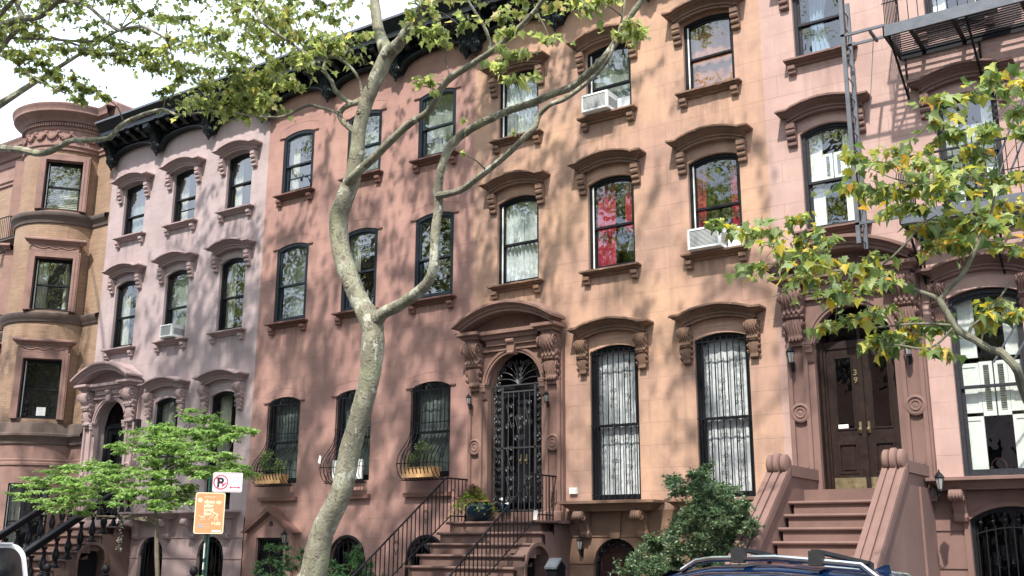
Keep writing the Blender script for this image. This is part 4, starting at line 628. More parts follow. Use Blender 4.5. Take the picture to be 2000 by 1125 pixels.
# ------------------------------------------------------------------ house shell
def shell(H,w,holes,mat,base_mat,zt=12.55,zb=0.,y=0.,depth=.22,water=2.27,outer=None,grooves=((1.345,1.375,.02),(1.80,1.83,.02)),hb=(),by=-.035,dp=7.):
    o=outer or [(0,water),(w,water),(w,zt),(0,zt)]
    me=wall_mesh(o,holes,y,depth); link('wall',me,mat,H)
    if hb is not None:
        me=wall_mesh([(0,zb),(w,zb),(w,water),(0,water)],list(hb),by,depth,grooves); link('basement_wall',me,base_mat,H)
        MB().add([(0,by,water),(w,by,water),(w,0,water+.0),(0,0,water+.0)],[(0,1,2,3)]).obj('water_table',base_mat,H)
    m=MB(); e=.04
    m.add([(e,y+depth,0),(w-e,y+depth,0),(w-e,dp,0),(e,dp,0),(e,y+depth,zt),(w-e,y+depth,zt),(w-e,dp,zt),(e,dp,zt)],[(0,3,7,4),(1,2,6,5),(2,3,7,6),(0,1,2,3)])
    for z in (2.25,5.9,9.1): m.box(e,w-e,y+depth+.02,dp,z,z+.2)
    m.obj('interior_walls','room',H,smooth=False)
    MB().box(0,w,y+.02,dp,zt-.05,zt).obj('roof','roof',H,smooth=False)
def cornice(H,w=6.15,zsp=11.74,rise=.34,zt=12.72,nb=3,xl=.0):
    """bracketed black cornice with three arched bays"""
    seg=(w)/nb; n=18
    low=[]
    for k in range(nb):
        for i in range(n+1):
            t=i/n; x=k*seg+.10+(seg-.20)*t; q=2*t-1; low.append((x,zsp+rise*math.sqrt(max(0,1-abs(q)**2.3))))
    P=[(0,zsp)]+low+[(w,zsp)]; poly=P+[(w,zt-.02),(0,zt-.02)]
    Cn=MB().prism(poly,-.12,.0).obj('cornice','cornice',H)
    b=MB()
    for k in range(nb):
        A=[(x,-.145,z+.03) for x,z in low[k*(n+1):(k+1)*(n+1)]]; b.tube(A,.045,8); b.tube([(x,-.13,z+.12) for x,_,z in A],.02,6)
    b.obj('arch_moulding','cornice',Cn)
    b=MB()
    x=.06
    while x<w-.08: b.box(x,x+.06,-.24,-.10,zt-.545,zt-.46); x+=.105
    b.box(0,w,-.16,-.1,zt-.455,zt-.43); b.obj('dentil_band','cornice',Cn,smooth=False)
    prof=[(-.60,zt-.36),(-.60,zt-.24),(-.63,zt-.22),(-.68,zt-.12),(-.75,zt-.06),(-.77,zt-.05),(-.77,zt),(-.10,zt+.10),(0,zt+.10),(0,zt-.30),(-.16,zt-.36),(-.54,zt-.34)]
    MB().prism_yz(prof,xl,w+.0).obj('crown_moulding','cornice',Cn)
    MB().prism_yz([(-.785,zt-.04),(-.795,zt-.03),(-.795,zt+.02),(0,zt+.13),(0,zt+.1),(-.77,zt+.004)],xl,w).obj('gutter_edge','iron_grey',Cn)
    def mod():
        m=MB(); m.prism_yz([(-.12,0),(-.53,0),(-.53,-.10),(-.47,-.13),(-.40,-.12),(-.28,-.20),(-.12,-.24)],-.07,.07); return m.mesh('modillion')
    mm=cached('modillion',mod)
    tile=cached('modtile',lambda: MB().ring([(-.062,-.062),(.062,-.062),(.062,.062),(-.062,.062)],[(-.035,-.035),(.035,-.035),(.035,.035),(-.035,.035)],-.003,.004).box(-.035,.035,.0,.003,-.035,.035).xf(Matrix.Rotation(PI/2,4,'X')).mesh('tile'))
    for k in range(nb):
        for j in range(4):
            x=k*seg+seg*(j+1)/5; o=link('modillion',mm,'cornice',Cn,(x,0,zt-.34)); link('pale_square',tile,'iron_grey',Cn,(x,-.57,zt-.345))
    def big():
        m=MB(); pr=[(-.10,0),(-.66,0),(-.68,-.06),(-.66,-.16),(-.58,-.20),(-.47,-.20),(-.40,-.26),(-.34,-.38),(-.30,-.48),(-.32,-.56),(-.28,-.63),(-.20,-.66),(-.10,-.66)]
        m.prism_yz(pr,-.10,.10); m.prism_yz([(y*.97-.01,z*.97-.01) for y,z in pr],-.12,.12)
        for s in (-1,1):
            m.tube([(s*.122,-.56+p[0],-.11+p[2]) for p in spiral(0,0,.10,1.7,0,1,20,.1)],.016,5); m.tube([(s*.122,-.22+p[0],-.54+p[2]) for p in spiral(0,0,.08,1.6,0,-1,20,.1)],.014,5)
        for q in range(5):
            x=-.08+.04*q; m.tube([(x,-.68,-.03),(x,-.69,-.14),(x,-.60,-.21),(x,-.48,-.21),(x,-.41,-.27),(x,-.35,-.39),(x,-.31,-.48)],[.012,.018,.02,.016,.018,.016,.01],5)
        m.v=[(x,y*.86,z) for x,y,z in m.v]; return m.mesh('cornice_bracket')
    def pend():
        m=MB(); V0=len(m.v)
        m.lathe([(.02,-.34),(.035,-.32),(.02,-.30),(.055,-.27),(.07,-.23),(.05,-.19),(.095,-.15),(.10,-.10),(.08,-.06),(.12,-.02),(.125,.04),(.11,.07)],(0,-.17,0),12)
        for k in range(10):
            a=2*PI*k/10; m.tube([(.10*math.cos(a),-.17+.10*math.sin(a),-.02),(.125*math.cos(a),-.17+.125*math.sin(a),-.09),(.08*math.cos(a),-.17+.08*math.sin(a),-.17),(.075*math.cos(a),-.17+.075*math.sin(a),-.23)],[.02,.028,.02,.012],5)
        return m.mesh('pendant',True)
    for k in range(nb+1):
        x=min(max(k*seg,.12),w-.12)
        link('cornice_bracket',cached('cbig',big),'cornice',Cn,(x,0,zt-.36)); link('pendant',cached('cpend',pend),'cornice',Cn,(x,0,zsp+.16))
    return Cn
# ------------------------------------------------------------------ doors
def leaf(parent,x0,x1,z0,z1,y,mat,glassm='glass',kick=True,handle=1,zg=.42,panel=True):
    """one door leaf: tall glass light above a raised panel"""
    w=x1-x0; st=.12; zg0=z0+(z1-z0)*zg; b=MB()
    O=[(x0,z0),(x1,z0),(x1,z1),(x0,z1)]
    D=MB(); D.box(x0,x0+st,y,y+.05,z0,z1); D.box(x1-st,x1,y,y+.05,z0,z1); D.box(x0+st,x1-st,y,y+.05,z1-.13,z1); D.box(x0+st,x1-st,y,y+.05,zg0-.20,zg0); D.box(x0+st,x1-st,y,y+.05,z0,z0+.26)
    D.box(x0+st,x1-st,y+.02,y+.04,z0+.26,zg0-.20)
    a=[(x0+st,z0+.26),(x1-st,z0+.26),(x1-st,zg0-.20),(x0+st,zg0-.20)]; i1=[(x0+st+.03,z0+.29),(x1-st-.03,z0+.29),(x1-st-.03,zg0-.23),(x0+st+.03,zg0-.23)]
    D.ring(a,i1,y-.012,y+.03); i2=[(x0+st+.06,z0+.32),(x1-st-.06,z0+.32),(x1-st-.06,zg0-.26),(x0+st+.06,zg0-.26)]; D.box(i2[0][0],i2[1][0],y+.004,y+.03,i2[0][1],i2[2][1])
    a=[(x0+st,zg0),(x1-st,zg0),(x1-st,z1-.13),(x0+st,z1-.13)]; i1=[(x0+st+.025,zg0+.025),(x1-st-.025,zg0+.025),(x1-st-.025,z1-.155),(x0+st+.025,z1-.155)]; D.ring(a,i1,y-.014,y+.03)
    o=D.obj('door',mat,parent,smooth=False)
    MB().add([(x0+st,y+.025,zg0),(x1-st,y+.025,zg0),(x1-st,y+.025,z1-.13),(x0+st,y+.025,z1-.13)],[(0,1,2,3)]).obj('pane',glassm,o,smooth=False)
    if kick: MB().box(x0+.03,x1-.03,y-.004,y-.001,z0+.03,z0+.20).obj('kick_plate','brass',o,smooth=False)
    xh=x1-.06 if handle>0 else x0+.06
    zh=z0+.95
    MB().box(xh-.018,xh+.018,y-.012,y-.001,zh-.08,zh+.10).lathe([(.010,0),(.010,.03),(.024,.035),(.026,.045),(.016,.055),(0,.057)],(xh,y-.01,zh-.02),14,'y').obj('door_handle','brass',o)
    return o
def portal(H,cx,zb,zspr,trim,hwp=1.06,kind='plain',gate=False):
    """carved door surround with consoles and a segmental pediment; zb threshold, zspr arch spring (absolute z)"""
    r=.61; A=arch(r,zspr-zb,r*.98,20); hole=off(A,0,0)
    S=link('door_surround',wall_mesh([(-hwp,-.18),(hwp,-.18),(hwp,3.22),(-hwp,3.22)],[hole],-.10,.10),trim,H,(cx,0,zb))
    MB().box(-hwp,hwp,-.10,-.004,-.19,-.18).prism_yz([(-.10,-.18),(-.10,3.22),(0,3.22),(0,-.18)],-hwp,-hwp+.001).prism_yz([(-.10,-.18),(-.10,3.22),(0,3.22),(0,-.18)],hwp-.001,hwp).obj('surround_side',trim,S,smooth=False)
    b=MB() # archivolt
    pts=[(x,z) for x,z in arch(r,zspr-zb,r*.98,28)[2:]]
    def ringarc(r0,r1,y):
        V=[];F=[];n=28
        for i in range(n+1):
            a=PI*i/n
            for rr,yy in ((r0,-.10),(r0,y),(r1,y),(r1,-.10)): V.append((rr*math.cos(a),yy,zspr-zb+rr*.99*math.sin(a)))
        for i in range(n):
            for k in range(3): F.append((4*i+k,4*i+k+1,4*i+5+k,4*i+4+k))
        b.add(V,F)
    ringarc(r+.002,r+.05,-.135); ringarc(r+.05,r+.10,-.155); 
    b.obj('archivolt',trim,S)
    b=MB() # keystone
    b.prism([(-.07,0),(.07,0),(.12,.46),(-.12,.46)],-.24,-.10).xf(Matrix.Translation((0,0,zspr-zb+r-.06)))
    for q in (-1,0,1): b.lathe([(.0,-.035),(.04,-.03),(.05,0),(.04,.03),(0,.035)],(q*.06,-.25,zspr-zb+r+.20),8,'x'); b.lathe([(.0,-.03),(.03,-.02),(.036,0),(.03,.02),(0,.03)],(q*.045,-.25,zspr-zb+r-.03),8,'x')
    b.obj('keystone',trim,S)
    for s in (-1,1):
        k=0; b=MB(); xa,xb=(.71,1.03); xs=[s*xa,s*xb]; x0,x1=min(xs),max(xs)
        zt=2.34
        b.ring([(x0,.0),(x1,.0),(x1,zt),(x0,zt)],[(x0+.06,.06),(x1-.06,.06),(x1-.06,zt-.06),(x0+.06,zt-.06)],-.155,-.10)
        xc=(x0+x1)/2
        b.mold(xc,.10,-.18,[(.09,0),(.09,.15),(.075,.17),(.06,.19)],y0=-.10)
        b.lathe([(.155,0),(.155,.05),(.13,.065),(.115,.065),(.11,.045),(.085,.045),(.08,.06),(.06,.06),(.05,.045),(0,.055)],(xc,-.105,1.22),28,'y')
        for q in range(5): # incised leaf spray at the foot
            for t in (-1,1): b.tube([(xc,-.115,.12+.05*q),(xc+t*.05,-.125,.17+.05*q),(xc+t*.06,-.12,.21+.05*q)],[.004,.012,.004],5)
        P=b.obj('pilaster',trim,S)
        link('console',m_console(.33,.86,.36),trim,S,(xc,-.10,3.18))
        b=MB().prism_yz([(-.10,0),(-.20,0),(-.22,-.03),(-.20,-.06),(-.20,-.12),(-.17,-.15),(-.15,-.24),(-.12,-.28),(-.10,-.28)],-.055,.055); b.box(-.07,.07,-.215,-.1,-.0,.035); b.obj('impost',trim,S,(s*(r+.055),0,zspr-zb+.02))
        MB().mold(s*.87,-.13,3.18,[(.24,0),(.25,.05),(.29,.06),(.31,.10),(.37,.125),(.39,.13),(.39,.19)],y0=-.10).obj('entablature_block',trim,S)
    MB().box(-.70,.70,-.17,-.10,3.0,3.10).mold(0,.45,3.10,[(.12,0),(.13,.10),(.18,.12),(.20,.18),(.26,.20),(.26,.27)],y0=-.10).obj('lintel',trim,S)
    b=MB(); cv=lambda x: .38*(1-min(1,abs(x/1.15))**2)
    b.mold(0,.64,3.30,[(.38,0),(.38,.055),(.41,.06),(.42,.10),(.47,.125),(.50,.14),(.50,.185),(.46,.20),(.02,.25)],cv,36,y0=-.10)
    b.obj('pediment',trim,S)
    n=20; arcp=[(-1.0+2.0*i/n,3.33+cv(-1.0+2.0*i/n)) for i in range(n+1)]
    MB().prism([(-1.0,3.24),(1.0,3.24)]+[(x,z) for x,z in arcp[::-1]],-.16,-.10).obj('tympanum',trim,S)
    return S
def stoop(name,label,cx,hw,zl,yl,tread,rise,mat,n=11,land=.13,archx=True):
    T=thing(name,label,'front steps',(cx,0,0)); wid=hw
    nose=lambda x0,x1,y,z,yb: MB().prism_yz([(yb,z-.05),(y+.03,z-.05),(y+.008,z-.042),(y,z-.025),(y+.008,z-.008),(y+.03,z),(yb,z)],x0,x1)
    b=nose(-wid-.01,wid+land,yl,zl,.02); b.obj('landing',mat,T)
    for i in range(1,n):
        z=zl-rise*i; y=yl-tread*i
        if z<.05: break
        b=nose(-wid,wid,y,z,y+tread+.06); b.box(-wid+.05,wid-.05,y+.05,y+tread+.05,z-rise,z-.05); b.obj('step',mat,T)
    MB().box(-wid+.05,wid-.05,yl+.05,.0,0,zl-.05).obj('core',mat,T,smooth=False) if not archx else None
    if archx:
        b=MB(); b.box(-wid+.05,wid-.25,yl+.05,-.002,0,zl-.05); 
        # flank wall with arched opening (plane facing +x)
        ln=yl-tread*(n-1); o=[(ln+.1,0),(0,0),(0,zl-.05),(yl+.05,zl-.05)]+[p for i in range(1,n) for p in ((yl+.05-tread*(i-1),zl-rise*i-.05),(yl+.05-tread*i,zl-rise*i-.05))][:-1]
        hole=off(arch(.36,1.30,.34,12),yl-.46,0.03)
        me=wall_mesh(o,[hole],0,.3); me.transform(Matrix.Rotation(PI/2,4,'Z')); 
        for v in me.vertices: v.co.x*=1
        link('side_wall',me,mat,T,(wid+.03,0,0)); 
        b.obj('core',mat,T,smooth=False)
        rg=MB(); A=arch(.36,1.30,.34,12); B=arch(.42,1.30,.40,12); 
        rg.ring([(x,z) for x,z in off(B,yl-.46,.03)],[(x,z) for x,z in off(A,yl-.46,.03)],-.02,.01).xf(Matrix.Rotation(PI/2,4,'Z')); rg.obj('arch_trim',mat,T,(wid+.03,0,0))
        MB().prism([(yl-.80,0),(yl-.12,0),(yl-.12,1.55),(yl-.80,1.55)],.28,.30).xf(Matrix.Rotation(PI/2,4,'Z')).obj('cellar_door','iron',T,(wid+.0,0,0),smooth=False)
    return T
# ------------------------------------------------------------------ houses
def house(label,x,w=6.15):
    return thing('row_house',label,'house',(x,0,0),'brownstone row houses')
def air_con(x,z,label,w=.56,h=.36,y=-.30):
    T=thing('air_conditioner',label,'air conditioner',(x,y,z),'window air conditioners')
    MB().box(-w/2,w/2,0,.42,.01,h).obj('casing','ac',T,smooth=False)
    b=MB(); b.ring([(-w/2+.015,.02),(w/2-.015,.02),(w/2-.015,h-.015),(-w/2+.015,h-.015)],[(-w/2+.04,.045),(w/2-.04,.045),(w/2-.04,h-.04),(-w/2+.04,h-.04)],-.012,.002); b.obj('rim','ac',T,smooth=False)
    b=MB()
    for i in range(int((h-.09)/.022)): z0=.05+i*.022; b.box(-w/2+.04,w/2-.04,-.006,.001,z0,z0+.008)
    b.obj('grille','ac',T,smooth=False); MB().box(-w/2+.04,w/2-.04,-.004,-.001,.045,h-.04).obj('fin_block','dark',T,smooth=False)
    b=MB()
    for i in range(int((h-.16)/.026)): z0=.08+i*.026; b.box(w/2,w/2+.003,.05,.36,z0,z0+.010)
    b.obj('side_louvre','dark',T,smooth=False)
    return T
def ears(H,cx,z,hw):
    b=MB()
    for s in (-1,1): b.box(cx+s*(hw+.06)-.07,cx+s*(hw+.06)+.07,-.03,0,z-.012,z+.012)
    b.obj('drip_ear','rose_trim',H,smooth=False)
    # incised outline of the flat arch above
    b=MB(); A=[(cx-hw-.12,z),(cx-hw-.12,z+.20)]+[(cx-hw-.12+(2*hw+.24)*i/12,z+.20+.10*math.sin(PI*i/12)) for i in range(13)]+[(cx+hw+.12,z)]
    b.tube([(x,0,zz) for x,zz in A],.006,4); b.obj('arch_outline','rose',H)
def basement_window(H,cx,r,zs,z0,mat='iron',inner='glass_dim',spears=True,rise=None):
    rise=rise or r*.99
    W_=MB().ring(off(arch(r,zs-z0,rise,16),0,0),off(arch(r,zs-z0,rise,16,ins=.05),0,0),.06,.16).obj('cellar_window','frame',H,(cx,0,z0),smooth=False)
    P=arch(r,zs-z0,rise,16,ins=.04); b=MB(); b.add([(x,.12,z) for x,z in P],[tuple(range(len(P)))]); b.obj('pane',inner,W_,smooth=False)
    b=MB(); n=7
    for i in range(n): x=-r+.06+(2*r-.12)*i/(n-1); zt=zs-z0+math.sqrt(max(0,1-(x/r)**2))*rise*.78; b.tube([(x,.02,.02),(x,.02,zt)],.009,5)
    A=[(x*.80,.02,z-(.1 if z>0.1 else -.06)) for x,z in arch(r,zs-z0,rise,16)[2:]]; b.tube(A,.012,5)
    for i in range(7):
        a=PI*(i+.5)/7; x,z=r*.86*math.cos(a),zs-z0+rise*.86*math.sin(a); b.lathe([(0,-.07),(.012,-.05),(.03,-.02),(.012,.01),(.022,.03),(.008,.06),(0,.08)],(x,.015,z),6)
    b.obj('grille',mat,W_)
    return W_
def wall_lantern(x,y,z,label,s=1.,rz=0,group='wall lanterns'):
    T=thing('wall_lantern',label,'lantern',(x,y,z),group,rz)
    MB().box(-.03*s,.03*s,-.02*s,0,-.16*s,.02*s).tube([(0,-.02*s,-.08*s),(0,-.07*s,-.13*s),(0,-.12*s,-.10*s),(0,-.13*s,-.04*s)],.010*s,6).obj('bracket_arm','iron',T)
    MB().lathe([(.03*s,-.04*s),(.05*s,-.03*s),(.035*s,-.01*s)],(0,-.13*s,0),6).obj('collar','iron',T,smooth=False); MB().lathe([(.085*s,.19*s),(.09*s,.20*s),(.06*s,.25*s),(.03*s,.28*s),(.012*s,.30*s),(.016*s,.32*s),(0,.335*s)],(0,-.13*s,0),6).obj('cap','iron',T,smooth=False)
    MB().lathe([(.038*s,0),(.068*s,.18*s)],(0,-.13*s,0),6).obj('glass_shade','lamp_glass',T,smooth=False)
    b=MB()
    for k in range(6): a=2*PI*k/6; b.tube([(.042*s*math.cos(a),-.13*s+.042*s*math.sin(a),-.01*s),(.073*s*math.cos(a),-.13*s+.073*s*math.sin(a),.19*s)],.005*s,4)
    b.obj('cage','iron',T); return T
def rect(x0,x1,z0,z1): return [(x0,z0),(x1,z0),(x1,z1),(x0,z1)]
def shelf(H,cx,z,trim,hw=.50):
    MB().mold(cx,hw,z,[(.27,-.17),(.28,-.14),(.32,-.11),(.36,-.07),(.41,-.05),(.43,-.045),(.43,-.005),(.40,.004)]).obj('window_shelf',trim,H)
    for s in (-1,1): link('shelf_bracket',m_shelfbr(),trim,H,(cx+s*.56,0,z-.17))
# ---- house with orange brown stucco
X0=-12.11; H=house('orange brown stucco row house with the arched iron gate door between its curled railings',X0)
c1,c2,c3=1.08,3.15,5.20
holes=[off(arch(.485,1.37,.08),c,9.60) for c in (c1,c2,c3)]+[off(arch(.485,1.69,.10),c,6.58) for c in (c1,c2,c3)]+[off(arch(.485,2.64,.10),c,2.43) for c in (c2,c3)]+[off(arch(.64,2.40,.60,16),c1,2.275)]
hb=[off(arch(.45,.86,.44,16),c2,.5),off(arch(.45,.86,.44,16),c3,.5)]
shell(H,6.19,holes,'orange','orange_trim',hb=hb)
cornice(H,6.19)
k=dict(liner=True,seed=1)
window(H,c1,9.60,.485,1.37,.08,hood=('std',1.36),curt='lace',**k)
window(H,c2,9.60,.485,1.37,.08,hood=('std',1.36),curt='bluenet',mid=.46,**k)
window(H,c3,9.60,.485,1.37,.08,hood=('std',1.36),curt='orange',**k)
window(H,c1,6.58,.485,1.69,.10,hood=('std',1.88),curt='lace',**k)
wr=window(H,c2,6.58,.485,1.69,.10,hood=('std',1.88),curt='red',**k)
window(H,c3,6.58,.485,1.69,.10,hood=('std',1.88),curt='redsides',**k)
for c in (c2,c3):
    w_=window(H,c,2.43,.485,2.64,.10,hood=('parlor',2.86),sill=False,curt='lace_long',glass='glass_clear'); grille_tall(w_,.47,2.62)
    shelf(H,c,2.425,'orange_trim'); basement_window(H,c,.45,1.36,.5,inner='redwood')
    MB().prism([(c-.09,1.80),(c+.09,1.80),(c+.13,2.27),(c-.13,2.27)],-.075,-.03).obj('keystone','orange_trim',H,smooth=False)
air_con(X0+c2-.14,9.60,'white window air conditioner under the raised sash, highest of the ones in the picture')
air_con(X0+c3-.10,6.58,'white window air conditioner below the red side drapes',.60,.38)
MB().box(X0+c2+.16-X0,c2+.42,.06,.10,9.62,9.90).obj('filler_panel','ac',H,smooth=False); MB().box(c3+.22,c3+.44,-.02,.06,6.60,6.96).obj('filler_panel','ac',H,smooth=False); MB().box(c3-.44,c3-.40,-.02,.06,6.60,6.90).obj('filler_panel','ac',H,smooth=False)
P=portal(H,c1,2.27,4.62,'brown')
# dark door, transom and iron gate
b=MB(); b.box(-.66,-.52,.20,.32,0,2.38); b.box(.52,.66,.20,.32,0,2.38); b.box(-.52,.52,.20,.32,2.30,2.40); 
b.obj('door_frame','frame',P,(0,0,0),smooth=False)
for s in (-1,1):
    d=leaf(P,(-.52 if s<0 else .005),(-.005 if s<0 else .52),.02,2.30,.24,'frame','glass_dim',kick=False,handle=-s,zg=.30)
A=arch(.66,.02,.62,16,z0=0); b=MB(); b.add([(x,.26,z+2.38) for x,z in A],[tuple(range(len(A)))]); b.obj('fanlight','glass_dim',P,smooth=False)
b=MB(); yg=.06; zt=2.36
for x in (-.60,-.38,-.36,.36,.38,.60): b.box(x-.012,x+.012,yg-.012,yg+.012,0.02,zt)
for z in (.04,1.18,zt): b.box(-.60,.60,yg-.012,yg+.012,z-.012,z+.012)
b.box(-.36,.36,yg-.014,yg+.014,2.22,2.25)
for i in range(5): x=-.24+.12*i; b.tube([(x,yg,.04),(x,yg,2.24)],.007,5)
for s in (-1,1):
    xc=s*.49
    for q in range(6):
        z=.12+q*.375
        b.tube([(xc-.07,yg-.01,z+.33),(xc+.05,yg-.01,z+.02)],.007,5)
        for t in (-1,1):
            b.tube(spiral(xc+t*.05,z+.30,.045,1.4,PI/2,t,14,.15,yg),.007,5); b.tube(spiral(xc+t*.05,z+.16,.04,1.4,-PI/2,t,14,.15,yg),.007,5); b.tube(spiral(xc+t*.045,z+.06,.035,1.4,0,-t,12,.15,yg),.006,5)
for q,(xc,z) in enumerate(((-.20,.20),(-.20,.75),(-.20,1.55),(.20,.2),(.20,1.6),(0,1.32))):
    b.tube([(xc-.08,yg-.012,z+.45),(xc+.04,yg-.012,z)],.007,5)
    for t in (-1,1): b.tube(spiral(xc+t*.055,z+.42,.05,1.4,PI/2,t,14,.15,yg),.007,5); b.tube(spiral(xc+t*.055,z+.05,.05,1.4,-PI/2,t,14,.15,yg),.007,5); b.tube(spiral(xc+.03,z+.25,.035,1.4,-PI/2,t,14,.15,yg),.006,5)
# sunburst of scrolls in the arch
for i,(a,L,rs) in enumerate(((14,.48,.06),(30,.50,.065),(48,.52,.07),(66,.50,.06),(114,.50,.06),(132,.52,.07),(150,.50,.065),(166,.48,.06))):
    a=R_(a); e=(L*math.cos(a),yg,zt+L*math.sin(a)); sgn=1 if math.cos(a)>0 else -1
    mid=(L*.35*math.cos(a)*.6,yg,zt+L*.55*math.sin(a)+.05)
    b.tube(bez((0,yg,zt),mid,((e[0]+mid[0])/2,yg,e[2]+.03),e,8),.009,5); b.tube(spiral(e[0]-0*rs,e[2]-rs,rs,1.5,PI/2,-sgn,18,.12,yg),.008,5)
for t in (-1,1):
    for (xx,zz,rr) in ((.05,.20,.045),(.05,.30,.05),(.07,.42,.05),(.05,.12,.03)): b.tube(spiral(t*xx,zt+zz,rr,1.5,PI/2,t,18,.12,yg),.007,5)
b.obj('iron_gate','gate',P)
wall_lantern(X0+c1-.95,-.17,4.30,'small grey lantern on the left pilaster of the arched iron gate door',.62,group='pilaster lanterns of the iron gate door'); wall_lantern(X0+c1+.80,-.17,4.22,'small grey lantern on the right pilaster of the arched iron gate door',.62,group='pilaster lanterns of the iron gate door')
T=tag(MB().box(-.075,.075,-.05,0,-.05,.06).box(.05,.075,-.055,-.05,.01,.05).obj('junction_box','ac',None,(-10.02+.22,0,2.62)),'small pale grey box on the wall above the left end of the stone shelf','wall box')
stoop('stoop','brown stone front steps between thin iron railings, flower pot on the landing',X0+c1-.02,1.14,2.10,-.60,.285,.192,'brown_step')
wall_lantern(-9.62,-.04,1.62,'brass and black lantern beside the archway under the orange house steps',.75)
# ---- rose house
X0=-18.26; H=house('rose stucco row house with blue black flush windows and bellied iron window baskets',X0)
c1,c2,c3=1.02,3.09,5.15
holes=[off(arch(.505,1.46,.09),c,9.61) for c in (c1,c2,c3)]+[off(arch(.505,1.76,.09),c,6.55) for c in (c1,c2,c3)]+[off(arch(.50,1.78,.11),c,2.97) for c in (c1,c2,c3)]
hb=[rect(.50,1.35,.0,1.83),off(arch(.45,.90,.43,16),c2,.5),off(arch(.45,.90,.43,16),c3+.0,.5)]
shell(H,6.15,holes,'rose','rose',hb=hb,grooves=(),by=-.012,water=2.30)
cornice(H,6.15)
k=dict(frame='frame_blue',sashm='sash_blue',fy=.015,fw=.085,trim='rose_trim')
window(H,c1,9.61,.505,1.46,.09,curt='creampair',split_top=True,**k); window(H,c2,9.61,.505,1.46,.09,curt='net',seed=3,**k); window(H,c3,9.61,.505,1.46,.09,curt='net',seed=4,**k)
window(H,c1,6.55,.505,1.76,.09,curt='net',seed=5,**k); window(H,c2,6.55,.505,1.76,.09,curt='creampair',seed=6,**k); window(H,c3,6.55,.505,1.76,.09,curt=None,seed=7,**k)
for c in (c1,c2,c3):
    ears(H,c,11.07,.505); ears(H,c,8.31,.505); ears(H,c,4.75,.50)
    w_=window(H,c,2.97,.50,1.78,.11,curt='net',sill=False,glass='glass_dim',frame='frame',fy=.06,fw=.06); grille_belly(w_,.49,1.78)
    MB().box(c-.57,c+.57,-.10,.02,2.60,2.68).obj('ledge','rose_trim',H,smooth=False)
basement_window(H,c2,.45,1.40,.5); basement_window(H,c3,.45,1.40,.5)
for c in (c2,c3):
    b=MB(); A=arch(.50,.90,.48,16); b.ring(off(A,c,.5),off(arch(.45,.90,.43,16),c,.5),-.05,-.014); b.obj('arch_band','iron',H,smooth=False)
# cellar door with a small gabled surround, number 35
b=MB(); b.ring([(.28,.0),(1.58,.0),(1.58,1.98),(.28,1.98)],[(.50,.0),(1.35,.0),(1.35,1.83),(.50,1.83)],-.10,-.014); b.prism([(.28,1.98),(1.58,1.98),(1.58,2.02),(.93,2.42),(.28,2.02)],-.10,-.014); b.obj('cellar_door_surround','rose',H,smooth=False)
b=MB(); b.prism([(.10,1.93),(.22,1.93),(.93,2.38),(.93,2.52)],-.22,-.014); b.prism([(.93,2.38),(1.66,1.93),(1.78,1.93),(.93,2.52)],-.22,-.014); b.prism([(.20,1.935),(.26,1.935),(.93,2.34),(.93,2.42)],-.17,-.014); b.prism([(.93,2.34),(1.62,1.935),(1.68,1.935),(.93,2.42)],-.17,-.014); b.obj('gable','rose_trim',H,smooth=False)
b=MB(); b.ring([(.50,.0),(1.35,.0),(1.35,1.83),(.50,1.83)],[(.56,.04),(1.29,.04),(1.29,1.77),(.56,1.77)],-.04,.02)
b.box(.68,.70,-.02,0,.04,1.77); b.box(.56,1.29,-.02,0,1.60,1.62)
for i in range(12): x=.74+.045*i; b.tube([(x,-.01,.05),(x,-.01,1.60)],.006,4)
for i in range(12):
    for s in (-1,1): b.tube(spiral(.62+s*.0,.15+.13*i,.035,1.2,0,s,10,.2,-.01),.006,4)
for i in range(4): b.tube(spiral(.80+.14*i,1.69,.05,1.2,0,1 if i%2 else -1,12,.2,-.01),.006,4)
b.obj('cellar_gate','iron',H,smooth=False); MB().box(.50,1.35,.10,.12,0,1.83).obj('cellar_door','frame',H,smooth=False)
def text(txt,name,mat,parent,loc,size,rot=(PI/2,0,0),ext=.004,align='CENTER',bold=0.,sx=1.):
    cu=bpy.data.curves.new('t','FONT'); cu.body=txt; cu.size=size; cu.extrude=ext; cu.align_x=align; cu.offset=bold
    o=bpy.data.objects.new('t',cu); C.objects.link(o); bpy.context.view_layer.update()
    me=bpy.data.meshes.new_from_object(o.evaluated_get(bpy.context.evaluated_depsgraph_get())); C.objects.unlink(o); bpy.data.objects.remove(o)
    me.materials.clear(); q=link(name,me,mat,parent,loc); q.rotation_euler=rot; q.scale=(sx,1,1); return q
text('35','house_number','iron',H,(.93,-.105,2.08),.13,bold=.004)
wall_lantern(-18.26+1.46,-.10,1.72,'black and white glass lantern beside the gabled cellar door',.85)
# ---- pink house
X0=-24.40; H=house('pale pink stucco row house behind the small leafy tree, black balustrade at its steps',X0)
c1,c2,c3=1.08,3.11,5.15
holes=[off(arch(.45,1.38,.06),c,9.58) for c in (c1,c2,c3)]+[off(arch(.45,1.69,.10),c,6.57) for c in (c1,c2,c3)]+[off(arch(.45,2.62,.10),c,2.43) for c in (c2,c3)]+[off(arch(.64,2.40,.60,16),c1,2.275)]
hb=[off(arch(.45,.92,.44,16),c,.5) for c in (c2-.1,c3-.05)]
shell(H,6.14,holes,'pink','pink_trim',hb=hb)
cornice(H,6.14,xl=.12)
k=dict(trim='pink_trim')
window(H,c1,9.58,.45,1.38,.06,hood=('std',1.36),curt='net',mid=.42,**k); window(H,c2,9.58,.45,1.38,.06,hood=('std',1.36),curt='creampair',mid=.5,split_top=True,seed=3,**k); window(H,c3,9.58,.45,1.38,.06,hood=('std',1.36),curt='creampair',seed=4,**k)
